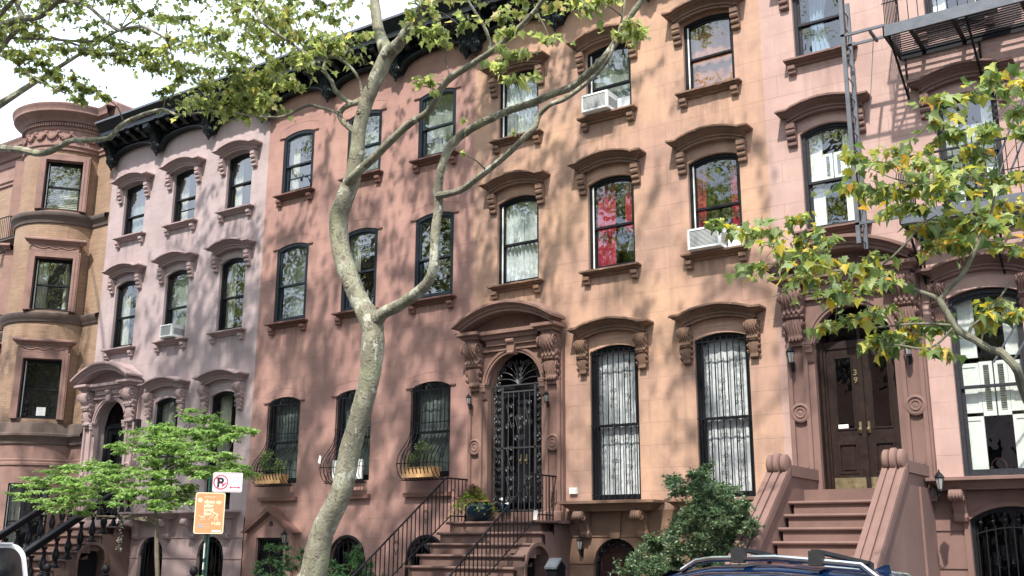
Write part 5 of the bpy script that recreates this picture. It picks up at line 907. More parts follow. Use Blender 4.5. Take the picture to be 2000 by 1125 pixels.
window(H,c1,6.57,.45,1.69,.10,hood=('std',1.88),curt='creampair',seed=9,**k); window(H,c2,6.57,.45,1.69,.10,hood=('std',1.88),curt='net',seed=5,**k); window(H,c3,6.57,.45,1.69,.10,hood=('std',1.88),curt='creampair',seed=6,**k)
air_con(X0+c2+.12,6.58,'small white air conditioner in the middle window of the pink house',.46,.32)
for i,c in enumerate((c2,c3)):
    w_=window(H,c,2.43,.45,2.62,.10,hood=('parlor',2.86),sill=False,curt='cream',glass='glass_dim',seed=i,**k); shelf(H,c-.05,2.425,'pink_trim',.46)
for c in (c2-.1,c3-.05): basement_window(H,c,.45,1.42,.5)
P=portal(H,c1,2.27,4.62,'pink_trim')
b=MB(); b.box(-.66,-.50,.20,.32,0,2.38); b.box(.50,.66,.20,.32,0,2.38); b.box(-.50,.50,.20,.32,2.28,2.40); b.obj('door_frame','frame',P,smooth=False)
for s in (-1,1): leaf(P,(-.50 if s<0 else .005),(-.005 if s<0 else .50),.02,2.28,.24,'frame','glass_dim',kick=False,handle=-s,zg=.36)
b=MB(); b.add([(x,.26,z+2.38) for x,z in A[:0]] or [(x,.26,z+2.38) for x,z in arch(.66,.02,.62,16)],[tuple(range(19))]); b.obj('fanlight','glass_dim',P,smooth=False)
stoop('stoop','brown front steps with black turned balusters, in front of the pink house',X0+c1,1.13,2.10,-.58,.29,.19,'pink_trim' if False else 'brown_step')
tag(MB().box(-.09,.09,-.14,0,0,.26).box(-.05,.05,-.142,-.14,.02,.12).obj('wall_light','dark',None,(X0+2.10,0,4.42)),'black box shaped wall light between the pink door and its first window','wall light')
# balustrade
def baluster():
    m=MB(); m.box(-.075,.075,-.075,.075,0,.045); m.lathe([(.07,.045),(.072,.07),(.055,.085),(.045,.10),(.06,.11),(.045,.125),(.035,.14),(.062,.20),(.078,.26),(.074,.32),(.05,.41),(.033,.48),(.030,.52),(.048,.53),(.048,.55),(.035,.56),(.045,.60),(.065,.62),(.07,.66)],(0,0,0),16); return m.mesh('baluster',True)
bm_=cached('bal',baluster); zst=lambda y: 2.10-.19*(-y-.58)/.29
for s,lab in ((1,'black turned stone balustrade on the right side of the pink house steps'),(-1,'black turned stone balustrade on the left side of the pink house steps')):
    xb=X0+c1+s*1.04; T=thing('balustrade',lab,'balustrade',(xb,0,0),'black balustrades of the pink house steps'); 
    for i in range(1,10): y=-.58-.29*i+.13; link('baluster',bm_,'iron',T,(0,y,2.10-.19*i))
    MB().prism_yz([(-.60,2.72),(-3.5,.82),(-3.5,.99),(-.60,2.89)],-.075,.075).prism_yz([(-.60,2.83),(-3.5,.93),(-3.5,.985),(-.60,2.885)],-.105,.105).obj('handrail','iron',T,smooth=False)
    MB().box(-.075,.075,-.60,0,2.72,2.86).box(-.105,.105,-.60,0,2.83,2.88).obj('landing_rail','iron',T,smooth=False)
    for i in range(3): link('baluster',bm_,'iron',T,(0,-.48+.19*i,2.10))
    MB().box(-.11,.11,-3.62,-3.40,0,1.05).lathe([(.05,1.05),(.12,1.10),(.14,1.20),(.10,1.30),(.03,1.34)],(0,-3.51,0),16).obj('newel','iron',T)
# ---- right house
X0=-5.92; H=house('salmon stucco row house with the fire escape, brown double doors and white shutters',X0)
c1,c2,c3=1.03,3.17,5.15; cd=1.22
holes=[off(arch(.45,1.37,.08),c,9.70) for c in (c1,c2,c3)]+[off(arch(.45,1.71,.11),c,6.66) for c in (c1,c2,c3)]+[off(arch(.50,2.64,.11),c-.04,2.64) for c in (c2,c3)]+[off(arch(.64,2.34,.60,16),cd,2.495)]
hb=[off(arch(.56,1.45,.18,12),c2+.05,.6),off(arch(.56,1.45,.18,12),c3+.05,.6)]
shell(H,6.15,holes,'right','right_trim',hb=hb,water=2.45,zt=12.7,grooves=((1.345,1.375,.02),(1.86,1.90,.02)))
cornice(H,6.15)
k=dict(frame='frame_grey',trim='right_trim')
window(H,c1,9.70,.45,1.37,.08,hood=('std',1.36),curt='blue',**k); window(H,c2,9.70,.45,1.37,.08,hood=('std',1.36),curt='shutters_mid',**k); window(H,c3,9.70,.45,1.37,.08,hood=('std',1.36),curt='net',**k)
for c in (c1,c2,c3): window(H,c,6.66,.45,1.71,.11,hood=('std',1.88),curt='shutters_mid',**k)
for c in (c2,c3):
    window(H,c-.04,2.64,.50,2.62,.11,hood=('parlor',2.86),sill=False,curt='shutters_tall',**k); shelf(H,c-.04,2.63,'right_trim',.50)
    W_=MB().ring(off(arch(.56,1.45,.18,12),0,0),off(arch(.56,1.45,.18,12,ins=.05),0,0),.04,.14).obj('cellar_window','frame',H,(c+.05,0,.6),smooth=False)
    b=MB(); Pp=arch(.56,1.45,.18,12,ins=.04); b.add([(x,.12,z) for x,z in Pp],[tuple(range(len(Pp)))]); b.obj('pane','glass_dim',W_,smooth=False)
    b=MB()
    for i in range(9): x=-.48+.12*i; b.tube([(x,.0,.03),(x,.0,1.28+.1*math.cos(x*2.4))],.009,5)
    b.tube([(-.5+.05*i,.0,1.22+.12*math.cos((-.5+.05*i)*2.6)) for i in range(21)],.012,5)
    for i in range(6): b.lathe([(0,-.09),(.012,-.06),(.035,-.02),(.012,.01),(.026,.04),(.008,.07),(0,.10)],(-.42+.165*i,-.005,1.47-.04*abs(i-2.5)/2.5),6)
    b.obj('grille','iron',W_)
    bb=MB().ring(off(arch(.64,1.47,.24,12),c+.05,.58),off(arch(.56,1.47,.18,12),c+.05,.58),-.06,-.036); bb.obj('arch_band','right_trim',H,smooth=False)
P=portal(H,cd,2.49,4.75,'right_trim')
b=MB(); 
for s in (-1,1): b.box(*sorted((s*.60,s*.70)),.02,.36,0,2.34); b.box(*sorted((s*.56,s*.60)),.14,.36,0,2.34); b.box(*sorted((s*.53,s*.56)),.20,.36,0,2.34)
b.box(-.56,.56,.22,.34,2.24,2.36); b.box(-.03,.03,.20,.24,0,2.25); b.obj('door_frame','wood',P,smooth=False)
ds=[leaf(P,(-.55 if s<0 else .005),(-.005 if s<0 else .55),.02,2.24,.24,'wood','glass',kick=True,handle=-s,zg=.42) for s in (-1,1)]
b=MB(); b.add([(x,.27,z+2.35) for x,z in arch(.62,.02,.58,16)],[tuple(range(19))]); b.obj('fanlight','glass_dim',P,smooth=False)
b=MB(); b.box(-.02,.02,.23,.27,2.36,2.95); b.ring(arch(.64,2.36+.02,.60,16)[:],arch(.60,2.36+.02,.56,16)[:],.22,.26); b.obj('fanlight_bar','wood',P,smooth=False)
text('3','door_number','brass',ds[0],(-.085,.226,1.80),.125,bold=.003); text('9','door_number','brass',ds[0],(-.085,.226,1.68),.125,bold=.003)
MB().box(-.42,-.25,.226,.229,.98,1.04).obj('notice','white',ds[0],smooth=False)
wall_lantern(-5.92+cd-.93,-.17,4.50,'black lantern on the left pilaster of the brown double doors',.85,group='pilaster lanterns of the brown double doors'); wall_lantern(-5.92+cd+.86,-.17,4.45,'black lantern on the right pilaster of the brown double doors, half behind leaves',.85,group='pilaster lanterns of the brown double doors')
# stoop with solid cheek walls
T=stoop('stoop','wide salmon stone front steps between solid scrolled cheek walls',X0+cd,.68,2.30,-1.42,.245,.187,'right_trim',n=13,land=0.,archx=False)
MB().box(-.98,.98,-.02-.70,-.036,.0,2.49).obj('threshold','right_trim',T,smooth=False)
for s in (-1,1):
    b=MB(); xa,xb=sorted((s*.66,s*.98)); y0,y1=-1.30,-4.45; z0,z1=2.80,.40
    b.prism_yz([(-.036,0),(-.036,z0-.12),(y0,z0-.12),(y1,z1-.1),(y1,0)],xa+.03,xb-.03); b.obj('cheek_wall','right_trim',T,smooth=False)
    b=MB(); dz=(z1-z0)/(y1-y0)
    for (a,c,d) in ((-.16,.16,0),(-.155,-.08,.035),(-.045,.045,.05),(.08,.155,.035)):
        xm=s*.82; b.prism_yz([(y0,z0-.14),(y1,z1-.14),(y1,z1+d),(y0,z0+d)],xm+a,xm+c)
    b.box(s*.82-.16,s*.82+.16,y0-.02,-.036,z0-.14,z0+.02)
    for xx,rr in ((-.10,.15),(0,.17),(.10,.15)): b.lathe([(.04,-.055),(rr*.8,-.052),(rr,-.03),(rr,.03),(rr*.8,.052),(.04,.055)],(s*.82+xx,y0-.06,z0+.02),20,'x')
    b.obj('coping','right_trim',T)
wall_lantern(-3.66+.10,-.75,2.45,'black lantern on the outer face of the right cheek wall',.8,rz=PI/2)
# ---- fire escape
T=thing('fire_escape','black iron fire escape with slatted platforms and ladder on the salmon house','fire escape',(-3.6,0,0))
for z,x1 in ((9.33,5.3),(6.33,5.3)):
    b=MB(); b.box(-.03,x1,-1.0,-.985,z-.09,z+.09); b.obj('front_beam','iron_grey',T,(0,0,0),smooth=False)
    b=MB(); b.box(-.03,x1,-.03,-.015,z-.09,z+.05); b.box(-.03,-.01,-1.0,-.02,z-.09,z+.05); b.obj('frame','iron',T,smooth=False)
    b=MB(); n=13
    for i in range(n): y=-.955+.92*i/(n-1); b.box(.0,x1,y-.014,y+.014,z-.01,z)
    for x in (.35,.95,1.9,2.8,3.7,4.6): b.box(x-.03,x+.03,-.98,-.03,z-.045,z-.012)
    b.obj('slat_floor','iron',T,smooth=False)
    b=MB()
    for x in (.05,1.15,2.9,4.9): MB().tube([(x,-.96,z-.06),(x,-.03,z-.78),(x,-.02,z-.05)],.022,4).obj('support_strut','iron',T)
    b=MB()
    for i in range(10): y=-.93+.9*i/9; b.tube([(0.,y,z),(0.,y,z+.92)],.008,5)
    b.box(-.012,.012,-1,0,z+.90,z+.93)
    for i in range(38): x=.08+.14*i; b.tube([(x,-.985,z+.05),(x,-.985,z+.92)],.007,5)
    b.box(-.02,x1,-1,-.97,z+.90,z+.93); b.box(-.02,x1,-1,-.98,z+.45,z+.46); b.obj('railing','iron',T,smooth=False)
    b=MB()
    for x in (1.6,1.85): b.tube([(x+.9,-.9,z-.02),(x-.6,-.8,z-3.0 if z>7 else z-2.2)],.016,5)
    b.obj('counter_rod','iron_grey',T)
b=MB() # drop ladder
for dx in (0,.0): pass
yl_=(-1.0,-.62)
for y in yl_: b.box(-.66,-.60,y-.02,y+.02,6.05,10.15)
for i in range(14): z=6.15+i*.29; b.tube([(-.63,yl_[0],z),(-.63,yl_[1],z-.02)],.010,5)
for z in (9.42,): b.box(-.66,0,yl_[0]-.02,yl_[0]+.01,z-.02,z+.02); b.box(-.66,0,yl_[1]-.02,yl_[1]+.01,z-.02,z+.02); b.box(-.24,-.20,-1.0,-.6,z-.05,z-.01)
b.box(-.66,0,yl_[0]-.02,yl_[0]+.01,6.33,6.37); b.tube([(-.22,-.8,9.38),(-.42,-.70,8.0)],.006,4)
b.obj('ladder','iron_grey',T,smooth=False)
b=MB() # stair between platforms and beyond
for y in (-.75,-.40): b.add([(1.0,y,9.33),(1.10,y,9.33),(3.2,y,12.4),(3.08,y,12.4),(1.0,y+.015,9.33),(1.10,y+.015,9.33),(3.2,y+.015,12.4),(3.08,y+.015,12.4)],[(0,1,2,3),(4,5,6,7),(0,1,5,4),(1,2,6,5),(2,3,7,6),(3,0,4,7)])
for y in (-.75,-.40): b.add([(1.9,y,6.33),(2.0,y,6.33),(4.1,y,9.33),(3.98,y,9.33),(1.9,y+.015,6.33),(2.0,y+.015,6.33),(4.1,y+.015,9.33),(3.98,y+.015,9.33)],[(0,1,2,3),(4,5,6,7),(0,1,5,4),(1,2,6,5),(2,3,7,6),(3,0,4,7)])
for i in range(12): t=(i+.5)/12; b.box(.98+2.05*t,1.18+2.05*t,-.75,-.40,9.33+3.0*t,9.35+3.0*t); b.box(1.88+2.05*t,2.08+2.05*t,-.75,-.40,6.33+3.0*t,6.35+3.0*t)
b.obj('stair_flight','iron_grey',T,smooth=False)
# ---- round bay house of tan brick
CX=-26.40; RB=1.25
H=thing('bay_house','tan roman brick house with a round bay, dark stone bands and garland cornice','house',(CX,0,0))
def win_spec(th): return th
wins=[(50,9,None)]
WH=[(10.46,11.86),(7.68,9.12),(4.82,6.38)]
def cyl_wall(z0,z1,openings,mat,name,r=RB,flats=True):
    b=MB(); ths=[-90,-72.5,-27.5,-10,0,10,27.5,72.5,90]
    full=sorted(set([t for a,bb in zip(ths,ths[1:]) for t in ([a+(bb-a)*i/4 for i in range(5)])]))
    zz=sorted(set([z0,z1]+[z for o in openings for z in o]))
    for t0,t1 in zip(full,full[1:]):
        tm=(t0+t1)/2
        for za,zb_ in zip(zz,zz[1:]):
            zm=(za+zb_)/2
            if (27.5<abs(tm)<72.5) and any(o[0]<zm<o[1] for o in openings): continue
            a,c=R_(t0),R_(t1); k=len(b.v)
            b.add([(r*math.sin(a),-r*math.cos(a),za),(r*math.sin(c),-r*math.cos(c),za),(r*math.sin(c),-r*math.cos(c),zb_),(r*math.sin(a),-r*math.cos(a),zb_)],[(0,1,2,3)])
    if flats:
        b.add([(RB,0,z0),(2.0,0,z0),(2.0,0,z1),(RB,0,z1)],[(0,1,2,3)])
        if not openings: b.add([(-4.3,0,z0),(-RB,0,z0),(-RB,0,z1),(-4.3,0,z1)],[(0,1,2,3)])
    o=b.obj(name,mat,H); return o
cyl_wall(4.22,12.45,WH,'brick','wall'); cyl_wall(0,4.22,[(1.2,3.18)],'brownbay','basement_wall',RB+.04)
me=wall_mesh([(-4.3,4.22),(-RB,4.22),(-RB,12.4),(-4.3,12.4)],[rect(-2.75,-1.78,a,c) for a,c in WH],0,.2); link('flat_wall',me,'brick',H)
def arcmold(name,prof,mat,t0=-90,t1=90,flat=True,n=40,r=RB):
    V=[];F=[];L=None
    for (o,z) in prof:
        row=[]
        rr=r+o
        if flat:
            tm=math.degrees(math.acos(min(1,o/rr))) if o>0 else 90; row.append((-4.3,-o,z))
            row+= [(rr*math.sin(R_(-tm+2*tm*i/n)),-rr*math.cos(R_(-tm+2*tm*i/n)),z) for i in range(n+1)]; row.append((2.0,-o,z))
        else: row=[(rr*math.sin(R_(t0+(t1-t0)*i/n)),-rr*math.cos(R_(t0+(t1-t0)*i/n)),z) for i in range(n+1)]
        L=len(row); V+=row
    m=len(prof)
    for j in range(m-1):
        for i in range(L-1): F.append((j*L+i,j*L+i+1,(j+1)*L+i+1,(j+1)*L+i))
    if not flat: F.append(tuple(j*L for j in range(m))); F.append(tuple(j*L+L-1 for j in range(m))[::-1])
    return MB().add(V,F).obj(name,mat,H)
arcmold('string_course',[(0,10.08),(.04,10.10),(.06,10.20),(.12,10.26),(.15,10.30),(.15,10.38),(.13,10.40),(0,10.44)],'darkstone')
arcmold('string_course',[(0,7.36),(.04,7.38),(.07,7.46),(.12,7.52),(.13,7.60),(.11,7.62),(0,7.66)],'darkstone')
arcmold('string_course',[(.03,4.16),(.08,4.18),(.10,4.28),(.16,4.34),(.20,4.38),(.20,4.44),(.16,4.46),(.14,4.60),(.12,4.70),(.02,4.74)],'darkstone')
arcmold('base_band',[(.04,3.62),(.07,3.64),(.07,3.70),(.05,3.72),(.06,3.78),(.04,3.80)],'brownbay')
arcmold('cornice',[(o,12.17+(z-12.02)*1.1) for o,z in [(0,12.02),(.05,12.04),(.05,12.10),(.09,12.14),(.09,12.18),(.03,12.20),(.02,12.56),(.05,12.58),(.06,12.64),(.06,12.74),(.13,12.76),(.17,12.82),(.28,12.90),(.36,12.94),(.38,12.96),(.38,13.03),(.42,13.08),(.44,13.14),(.38,13.18),(-.3,13.26)]],'brownbay')
b=MB()
for i in range(64):
    a=R_(-88+176*i/63); r0=RB+.10; M_=Matrix.Translation((r0*math.sin(a),-r0*math.cos(a),12.865))@Matrix.Rotation(a,4,'Z'); k0=len(b.v); b.box(-.017,.017,-.035,.04,0,.085); b.xf(M_,k0)
b.obj('dentil_band','brownbay',H,smooth=False)
b=MB(); rr=random.Random(5)
for g_ in range(11):   # garlands with rosettes
    ta,tb=-85+170*g_/11,-85+170*(g_+1)/11; P=[]
    for i in range(13):
        t=i/12; a=R_(ta+(tb-ta)*t); P.append(((RB+.05)*math.sin(a),-(RB+.05)*math.cos(a),12.68-.17*math.sin(PI*t)))
    b.tube(P,[.022+.03*math.sin(PI*i/12) for i in range(13)],6)
    for i in range(26):
        t=rr.random(); a=R_(ta+(tb-ta)*t); q=((RB+.08)*math.sin(a),-(RB+.08)*math.cos(a),12.68-.17*math.sin(PI*t)+rr.uniform(-.04,.03)); b.lathe([(0,-.025),(.022,-.01),(.026,.01),(0,.03)],q,6)
    a=R_(ta); q=((RB+.04)*math.sin(a),-(RB+.04)*math.cos(a),12.70); b.lathe([(0,-.05),(.05,-.02),(.055,.02),(0,.05)],q,8)
    for s in (-.03,.03): b.tube([(q[0]+s*math.cos(a),q[1]+s*math.sin(a),12.66),(q[0]+s*1.6*math.cos(a),q[1]+s*1.6*math.sin(a),12.47)],[.018,.008],5)
b.obj('garland','brownbay',H)
def bay_window(th,zs,zt,hw=.475,zsill=None,curt=None,hood=0,seed=0,dist=None,rzb=None,base='brownbay'):
    a=R_(th); d=dist or 1.156
    W_=MB().ring(rect(-hw,hw,0,zt-zs),rect(-hw+.05,hw-.05,.05,zt-zs-.05),.06,.18).obj('window','frame',H,(d*math.sin(a),-d*math.cos(a),zs),smooth=False,rz=a)
    h=zt-zs; zm=h*.5
    b=MB(); b.ring(rect(-hw+.05,hw-.05,zm-.02,h-.05),rect(-hw+.09,hw-.09,zm+.02,h-.09),.09,.13); b.ring(rect(-hw+.05,hw-.05,.05,zm+.02),rect(-hw+.09,hw-.09,.10,zm-.02),.13,.17); b.obj('sash','frame',W_,smooth=False)
    MB().add([(-hw+.05,.11,zm),(hw-.05,.11,zm),(hw-.05,.11,h-.05),(-hw+.05,.11,h-.05),(-hw+.05,.15,.05),(hw-.05,.15,.05),(hw-.05,.15,zm),(-hw+.05,.15,zm)],[(0,1,2,3),(4,5,6,7)]).obj('pane','glass',W_,smooth=False)
    MB().box(-hw+.05,-hw+.07,.06,.085,.05,h-.05).obj('jamb_liner','white',W_,smooth=False)
    b=MB(); o=hw+.17; y0,y1=-.145,.20
    b.box(-o,-hw,y0,y1,-.02,h+.17); b.box(hw,o,y0,y1,-.02,h+.17); b.box(-hw,hw,y0,y1,h,h+.17)
    b.ring(rect(-o+.03,o-.03,-.01,h+.14),rect(-hw-.02,hw+.02,-.01,h+.02),y0-.02,y0); b.ring(rect(-hw-.06,hw+.06,-.005,h+.06),rect(-hw,hw,0,h),y0-.035,y0-.015)
    if base: b.obj('surround','bay_trim' if False else base,W_,smooth=False)
    if hood:
        b=MB(); b.box(-hw-.12,hw+.12,-.15,.2,h+.17,h+.36)
        P=[(-hw+.0+2*hw*i/24,-.155,h+.29-.05*abs(math.sin(PI*i/8))) for i in range(25)]; b.tube(P,.018,5)
        for i in range(4): b.lathe([(0,-.03),(.03,0),(0,.03)],(-hw+2*hw*i/3,-.16,h+.28),6)
        b.mold(0,hw+.02,h+.36,[(.18,0),(.19,.03),(.23,.05),(.27,.09),(.27,.13),(.24,.15)],y0=0.); b.obj('hood','brownbay',W_)
    if curt: curtain(W_,curt,hw,h,0,.34,seed)
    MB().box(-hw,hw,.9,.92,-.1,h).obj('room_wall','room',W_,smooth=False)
    return W_
for i,(a,c) in enumerate(WH):
    for th in (50,-50): bay_window(th,a,c,curt=('blind','creampair',None)[i],hood=(i>0),seed=i)
for th in (50,-50): bay_window(th,1.3,3.18,hw=.52,curt='creampair',dist=1.19,base=None)
for (a,c) in WH:
    w_=window(H,-2.265,a,.485,c-a,0,sill=False,curt=None)
    b=MB(); b.ring(rect(-.66,.66,-.02,c-a+.17),rect(-.485,.485,0,c-a),-.05,-.001); b.ring(rect(-.64,.64,0,c-a+.15),rect(-.52,.52,0,c-a+.03),-.075,-.05); b.obj('surround','brownbay',w_,smooth=False)
b=MB() # little iron balcony on the flat wall
for i in range(12): x=-3.0+.10*i; b.tube([(x,-.45,10.28),(x,-.45,10.95)],.008,4)
b.box(-3.05,-1.68,-.46,-.44,10.93,10.96); b.box(-3.05,-1.68,-.46,-.44,10.27,10.30)
for i in range(4): y=-.02-.14*i; b.tube([(-1.70,y,10.28),(-1.70,y,10.95)],.008,4)
b.box(-1.71,-1.69,-.45,0,10.93,10.96); b.obj('balcony_railing','iron',H,smooth=False)
MB().mold(-2.3,.30,10.28,[(.20,-.28),(.26,-.2),(.30,-.12),(.42,-.06),(.45,-.05),(.45,0)]).obj('balcony','darkstone',H)
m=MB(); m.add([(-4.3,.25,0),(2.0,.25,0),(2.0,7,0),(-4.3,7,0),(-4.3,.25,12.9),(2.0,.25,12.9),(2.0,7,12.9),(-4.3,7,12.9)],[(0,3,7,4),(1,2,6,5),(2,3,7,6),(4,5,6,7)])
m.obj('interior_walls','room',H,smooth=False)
n=24; m=MB(); m.add([(0,0,13.0)]+[(RB*math.sin(R_(-90+180*i/n)),-RB*math.cos(R_(-90+180*i/n)),13.0) for i in range(n+1)],[(0,i+1,i+2) for i in range(n)])
for z in (4.3,7.3,10.1):
    m.add([(0,0,z)]+[(1.2*math.sin(R_(-90+180*i/n)),-1.2*math.cos(R_(-90+180*i/n)),z) for i in range(n+1)],[(0,i+1,i+2) for i in range(n)])
m.box(-4.3,2.0,0,7,12.25,12.3); m.obj('roof','roof',H,smooth=False)
MB().prism([(1.0,13.2),(2.0,13.2),(2.0,13.6),(1.7,13.78),(1.3,13.62),(1.0,13.5)],-.12,.6).obj('parapet_block','brownbay',H,smooth=False)
MB().box(-4.3,-RB+.02,-.02,.3,12.3,13.0).obj('flat_parapet','brownbay',H,smooth=False)
# chimney between the bay house and the pink house
T=thing('chimney','grey chimney stack on the roof beside the round bay house','chimney',(-23.9,2.2,12.6)); MB().box(-.4,.4,-.3,.3,0,1.6).obj('stack','kerb',T,smooth=False); MB().box(-.46,.46,-.36,.36,1.6,1.72).obj('cap','kerb',T,smooth=False)
# ------------------------------------------------------------------ leaves and trees
def leaf_template(kind):
    if kind=='plane':
        R=[(0,0),(.16,-.07),(.44,-.02),(.36,.14),(.60,.38),(.40,.40),(.27,.50),(.20,.62),(.0,1.0)]
    elif kind=='oval': R=[(0,0),(.22,.25),(.26,.50),(.16,.78),(0,1.0)]
    elif kind=='needle': R=[(0,0),(.10,.2),(.09,.8),(0,1.0)]
    elif kind=='petal': R=[(0,0),(.45,.1),(.5,.6),(.2,.95),(0,.8)]
    up=.18
    up,cv=(.30,.30) if kind=='plane' else (.2,.2)
    V=[(x,y,up*x-cv*y*y-cv*.6*x*x) for x,y in R]; k=len(R)
    V+=[(-x,y,up*x-cv*y*y-cv*.6*x*x) for x,y in R[1:-1]]
    F=[tuple(range(k)),tuple([0]+[k+i for i in range(k-2)]+[k-1])[::-1]]
    return np.array(V),F
TPL={k:leaf_template(k) for k in ('plane','oval','needle','petal')}
def leaves_mesh(kind,items,name='leaves'):
    """items: (pos, size, yaw, pitch, roll); one mesh of separate leaf faces"""
    V0,F0=TPL[kind]; n=len(items); k=len(V0)
    A=np.array(items,dtype=float); P=A[:,:3]; S=A[:,3]; yw,pt,rl=A[:,4],A[:,5],A[:,6]
    X,Y,Z=V0[:,0][None,:]*S[:,None],V0[:,1][None,:]*S[:,None],V0[:,2][None,:]*S[:,None]
    c,s=np.cos(rl)[:,None],np.sin(rl)[:,None]; X,Z=X*c+Z*s,-X*s+Z*c
    c,s=np.cos(pt)[:,None],np.sin(pt)[:,None]; Y,Z=Y*c-Z*s,Y*s+Z*c
    c,s=np.cos(yw)[:,None],np.sin(yw)[:,None]; X,Y=X*c-Y*s,X*s+Y*c
    co=np.stack([X+P[:,0:1],Y+P[:,1:2],Z+P[:,2:3]],-1).reshape(-1,3)
    me=bpy.data.meshes.new(name); me.vertices.add(n*k); me.vertices.foreach_set('co',co.ravel())
    lens=[len(f) for f in F0]; tot=sum(lens); flat=np.concatenate([np.array(f) for f in F0])
    li=(np.arange(n)[:,None]*k+flat[None,:]).ravel(); me.loops.add(n*tot); me.loops.foreach_set('vertex_index',li.astype(np.int32))
    st=np.concatenate([[0],np.cumsum(lens)[:-1]]); ls=(np.arange(n)[:,None]*tot+st[None,:]).ravel()
    me.polygons.add(n*len(F0)); me.polygons.foreach_set('loop_start',ls.astype(np.int32)); me.polygons.foreach_set('loop_total',np.tile(lens,n).astype(np.int32))
    me.update(calc_edges=True); me.validate(); return me
def spray(rr,base,c,rad,size,nt=6,per=10,flat=.35,out=None,twigs=None,droop=.35):
    """twigs radiating inside a cluster with leaves set along them"""
    c=Vector(c); out_=[]
    for t in range(nt):
        d=Vector((rr.gauss(0,1),rr.gauss(0,1),rr.gauss(0,1)*flat)); d.normalize(); a=c-d*rad*rr.uniform(.1,.6); e=c+d*rad*rr.uniform(.5,1.1)
        if base is not None: a=a*.6+Vector(base)*.4 if (Vector(base)-c).length<rad*2 else a
        m=(a+e)/2+Vector((0,0,rad*.12))
        if twigs is not None: twigs.append((tuple(a),tuple(m),tuple(e)))
        for i in range(per):
            s=(i+rr.random())/per; p=a.lerp(m,s*2) if s<.5 else m.lerp(e,s*2-1)
            yw=math.atan2(d.y,d.x)-PI/2+rr.choice((-1,1))*rr.uniform(.3,1.4); p=p+Vector((rr.uniform(-1,1),rr.uniform(-1,1),rr.uniform(-.6,.6)))*size*.35
            out_.append((p.x,p.y,p.z,size*rr.uniform(.45,1.25),yw,-droop+rr.gauss(0,.5),rr.gauss(0,.6)))
    return out_
def catmull(pts,sub=5):
    P=[np.array(p,float) for p in pts]; P=[2*P[0]-P[1]]+P+[2*P[-1]-P[-2]]; o=[]
    for i in range(1,len(P)-2):
        a,b,c,d=P[i-1:i+3]
        for k in range(sub):
            t=k/sub; o.append(.5*((2*b)+(-a+c)*t+(2*a-5*b+4*c-d)*t*t+(-a+3*b-3*c+d)*t**3))
    o.append(P[-2]); return o
def limb(mb,pts,n=10,sub=5,lump=.05,rr=random.Random(3)):
    Q=catmull(pts,sub); k0=len(mb.v)
    mb.tube([q[:3] for q in Q],[max(.002,q[3]*(1+rr.uniform(-lump,lump))) for q in Q],n)
def twig_tubes(mb,T,r=.005):
    for a,m,e in T: mb.tube([a,m,e],[r,r*.8,r*.4],3,cap=False)
rr=random.Random(42)
def nearest(pts,c):
    return min(pts,key=lambda p:(p[0]-c[0])**2+(p[1]-c[1])**2+(p[2]-c[2])**2)
def grow(mb,limbs,clusters,rr,size,per=9,nt=6,flat=.35,maxd=4.,r=.010,droop=.35):
    L=[];nodes=[q for l in limbs for q in catmull(l,3)]; Tw=[]
    for (x,y,z,rad) in sorted(clusters,key=lambda c:min((c[0]-p[0])**2+(c[1]-p[1])**2+(c[2]-p[2])**2 for p in nodes)):
        q=nearest(nodes,(x,y,z)); d=math.dist(q[:3],(x,y,z))
        if d<maxd:
            m=[(q[i]+(x,y,z)[i])/2+rr.uniform(-.12,.12)*d for i in range(3)]; m[2]+=.08*d
            r0=min(r*(1+d),max(.004,q[3]*.8)); pts=[(q[0],q[1],q[2],r0),(m[0],m[1],m[2],r0*.7),(x,y,z,r0*.4)]; limb(mb,pts,5,4,.1); nodes+=[np.array(p) for p in catmull(pts,3)[2:]]
        L+=spray(rr,None,(x,y,z),rad,size,nt,per,flat,twigs=Tw,droop=droop)
    twig_tubes(mb,Tw,.0035); return L
# main plane tree
T=thing('plane_tree','tall leaning plane tree with mottled bark, forked in front of the rose house','tree',(-11.0,-5.3,0))
org=Vector((11.0,5.3,0))
b=MB(); TR=[(-11.15,-5.3,-.05,.30),(-11.1,-5.3,.15,.245),(-11.05,-5.3,.6,.215)]+TRUNK
limb(b,TR,20,5,.035); ML=[TOPL,TOPR,LIMA,LIMA2,LIMB,LIMB2,LIMC,LIMC1,LIMC2,LIMD]
for l in ML: limb(b,[(l[0][0],l[0][1],l[0][2],l[0][3]*1.18)]+l[1:],14 if l[0][3]>.06 else 9,5,.06)
for (x,y,z,rk) in ((-10.29,-5.47,5.31,.06),(-10.62,-5.5,6.30,.05),(-9.87,-5.42,4.45,.07),(-10.10,-5.60,7.9,.045),(-10.20,-5.42,3.2,.05),(-8.56,-5.62,5.32,.045),(-8.5,-5.68,6.4,.035),(-9.63,-5.60,8.72,.07)):
    b.lathe([(0,-.5*rk),(rk*.8,-.4*rk),(rk,0),(rk*.75,.35*rk),(rk*.45,.45*rk),(rk*.3,.25*rk),(0,.15*rk)],(x,y,z),10,'y')
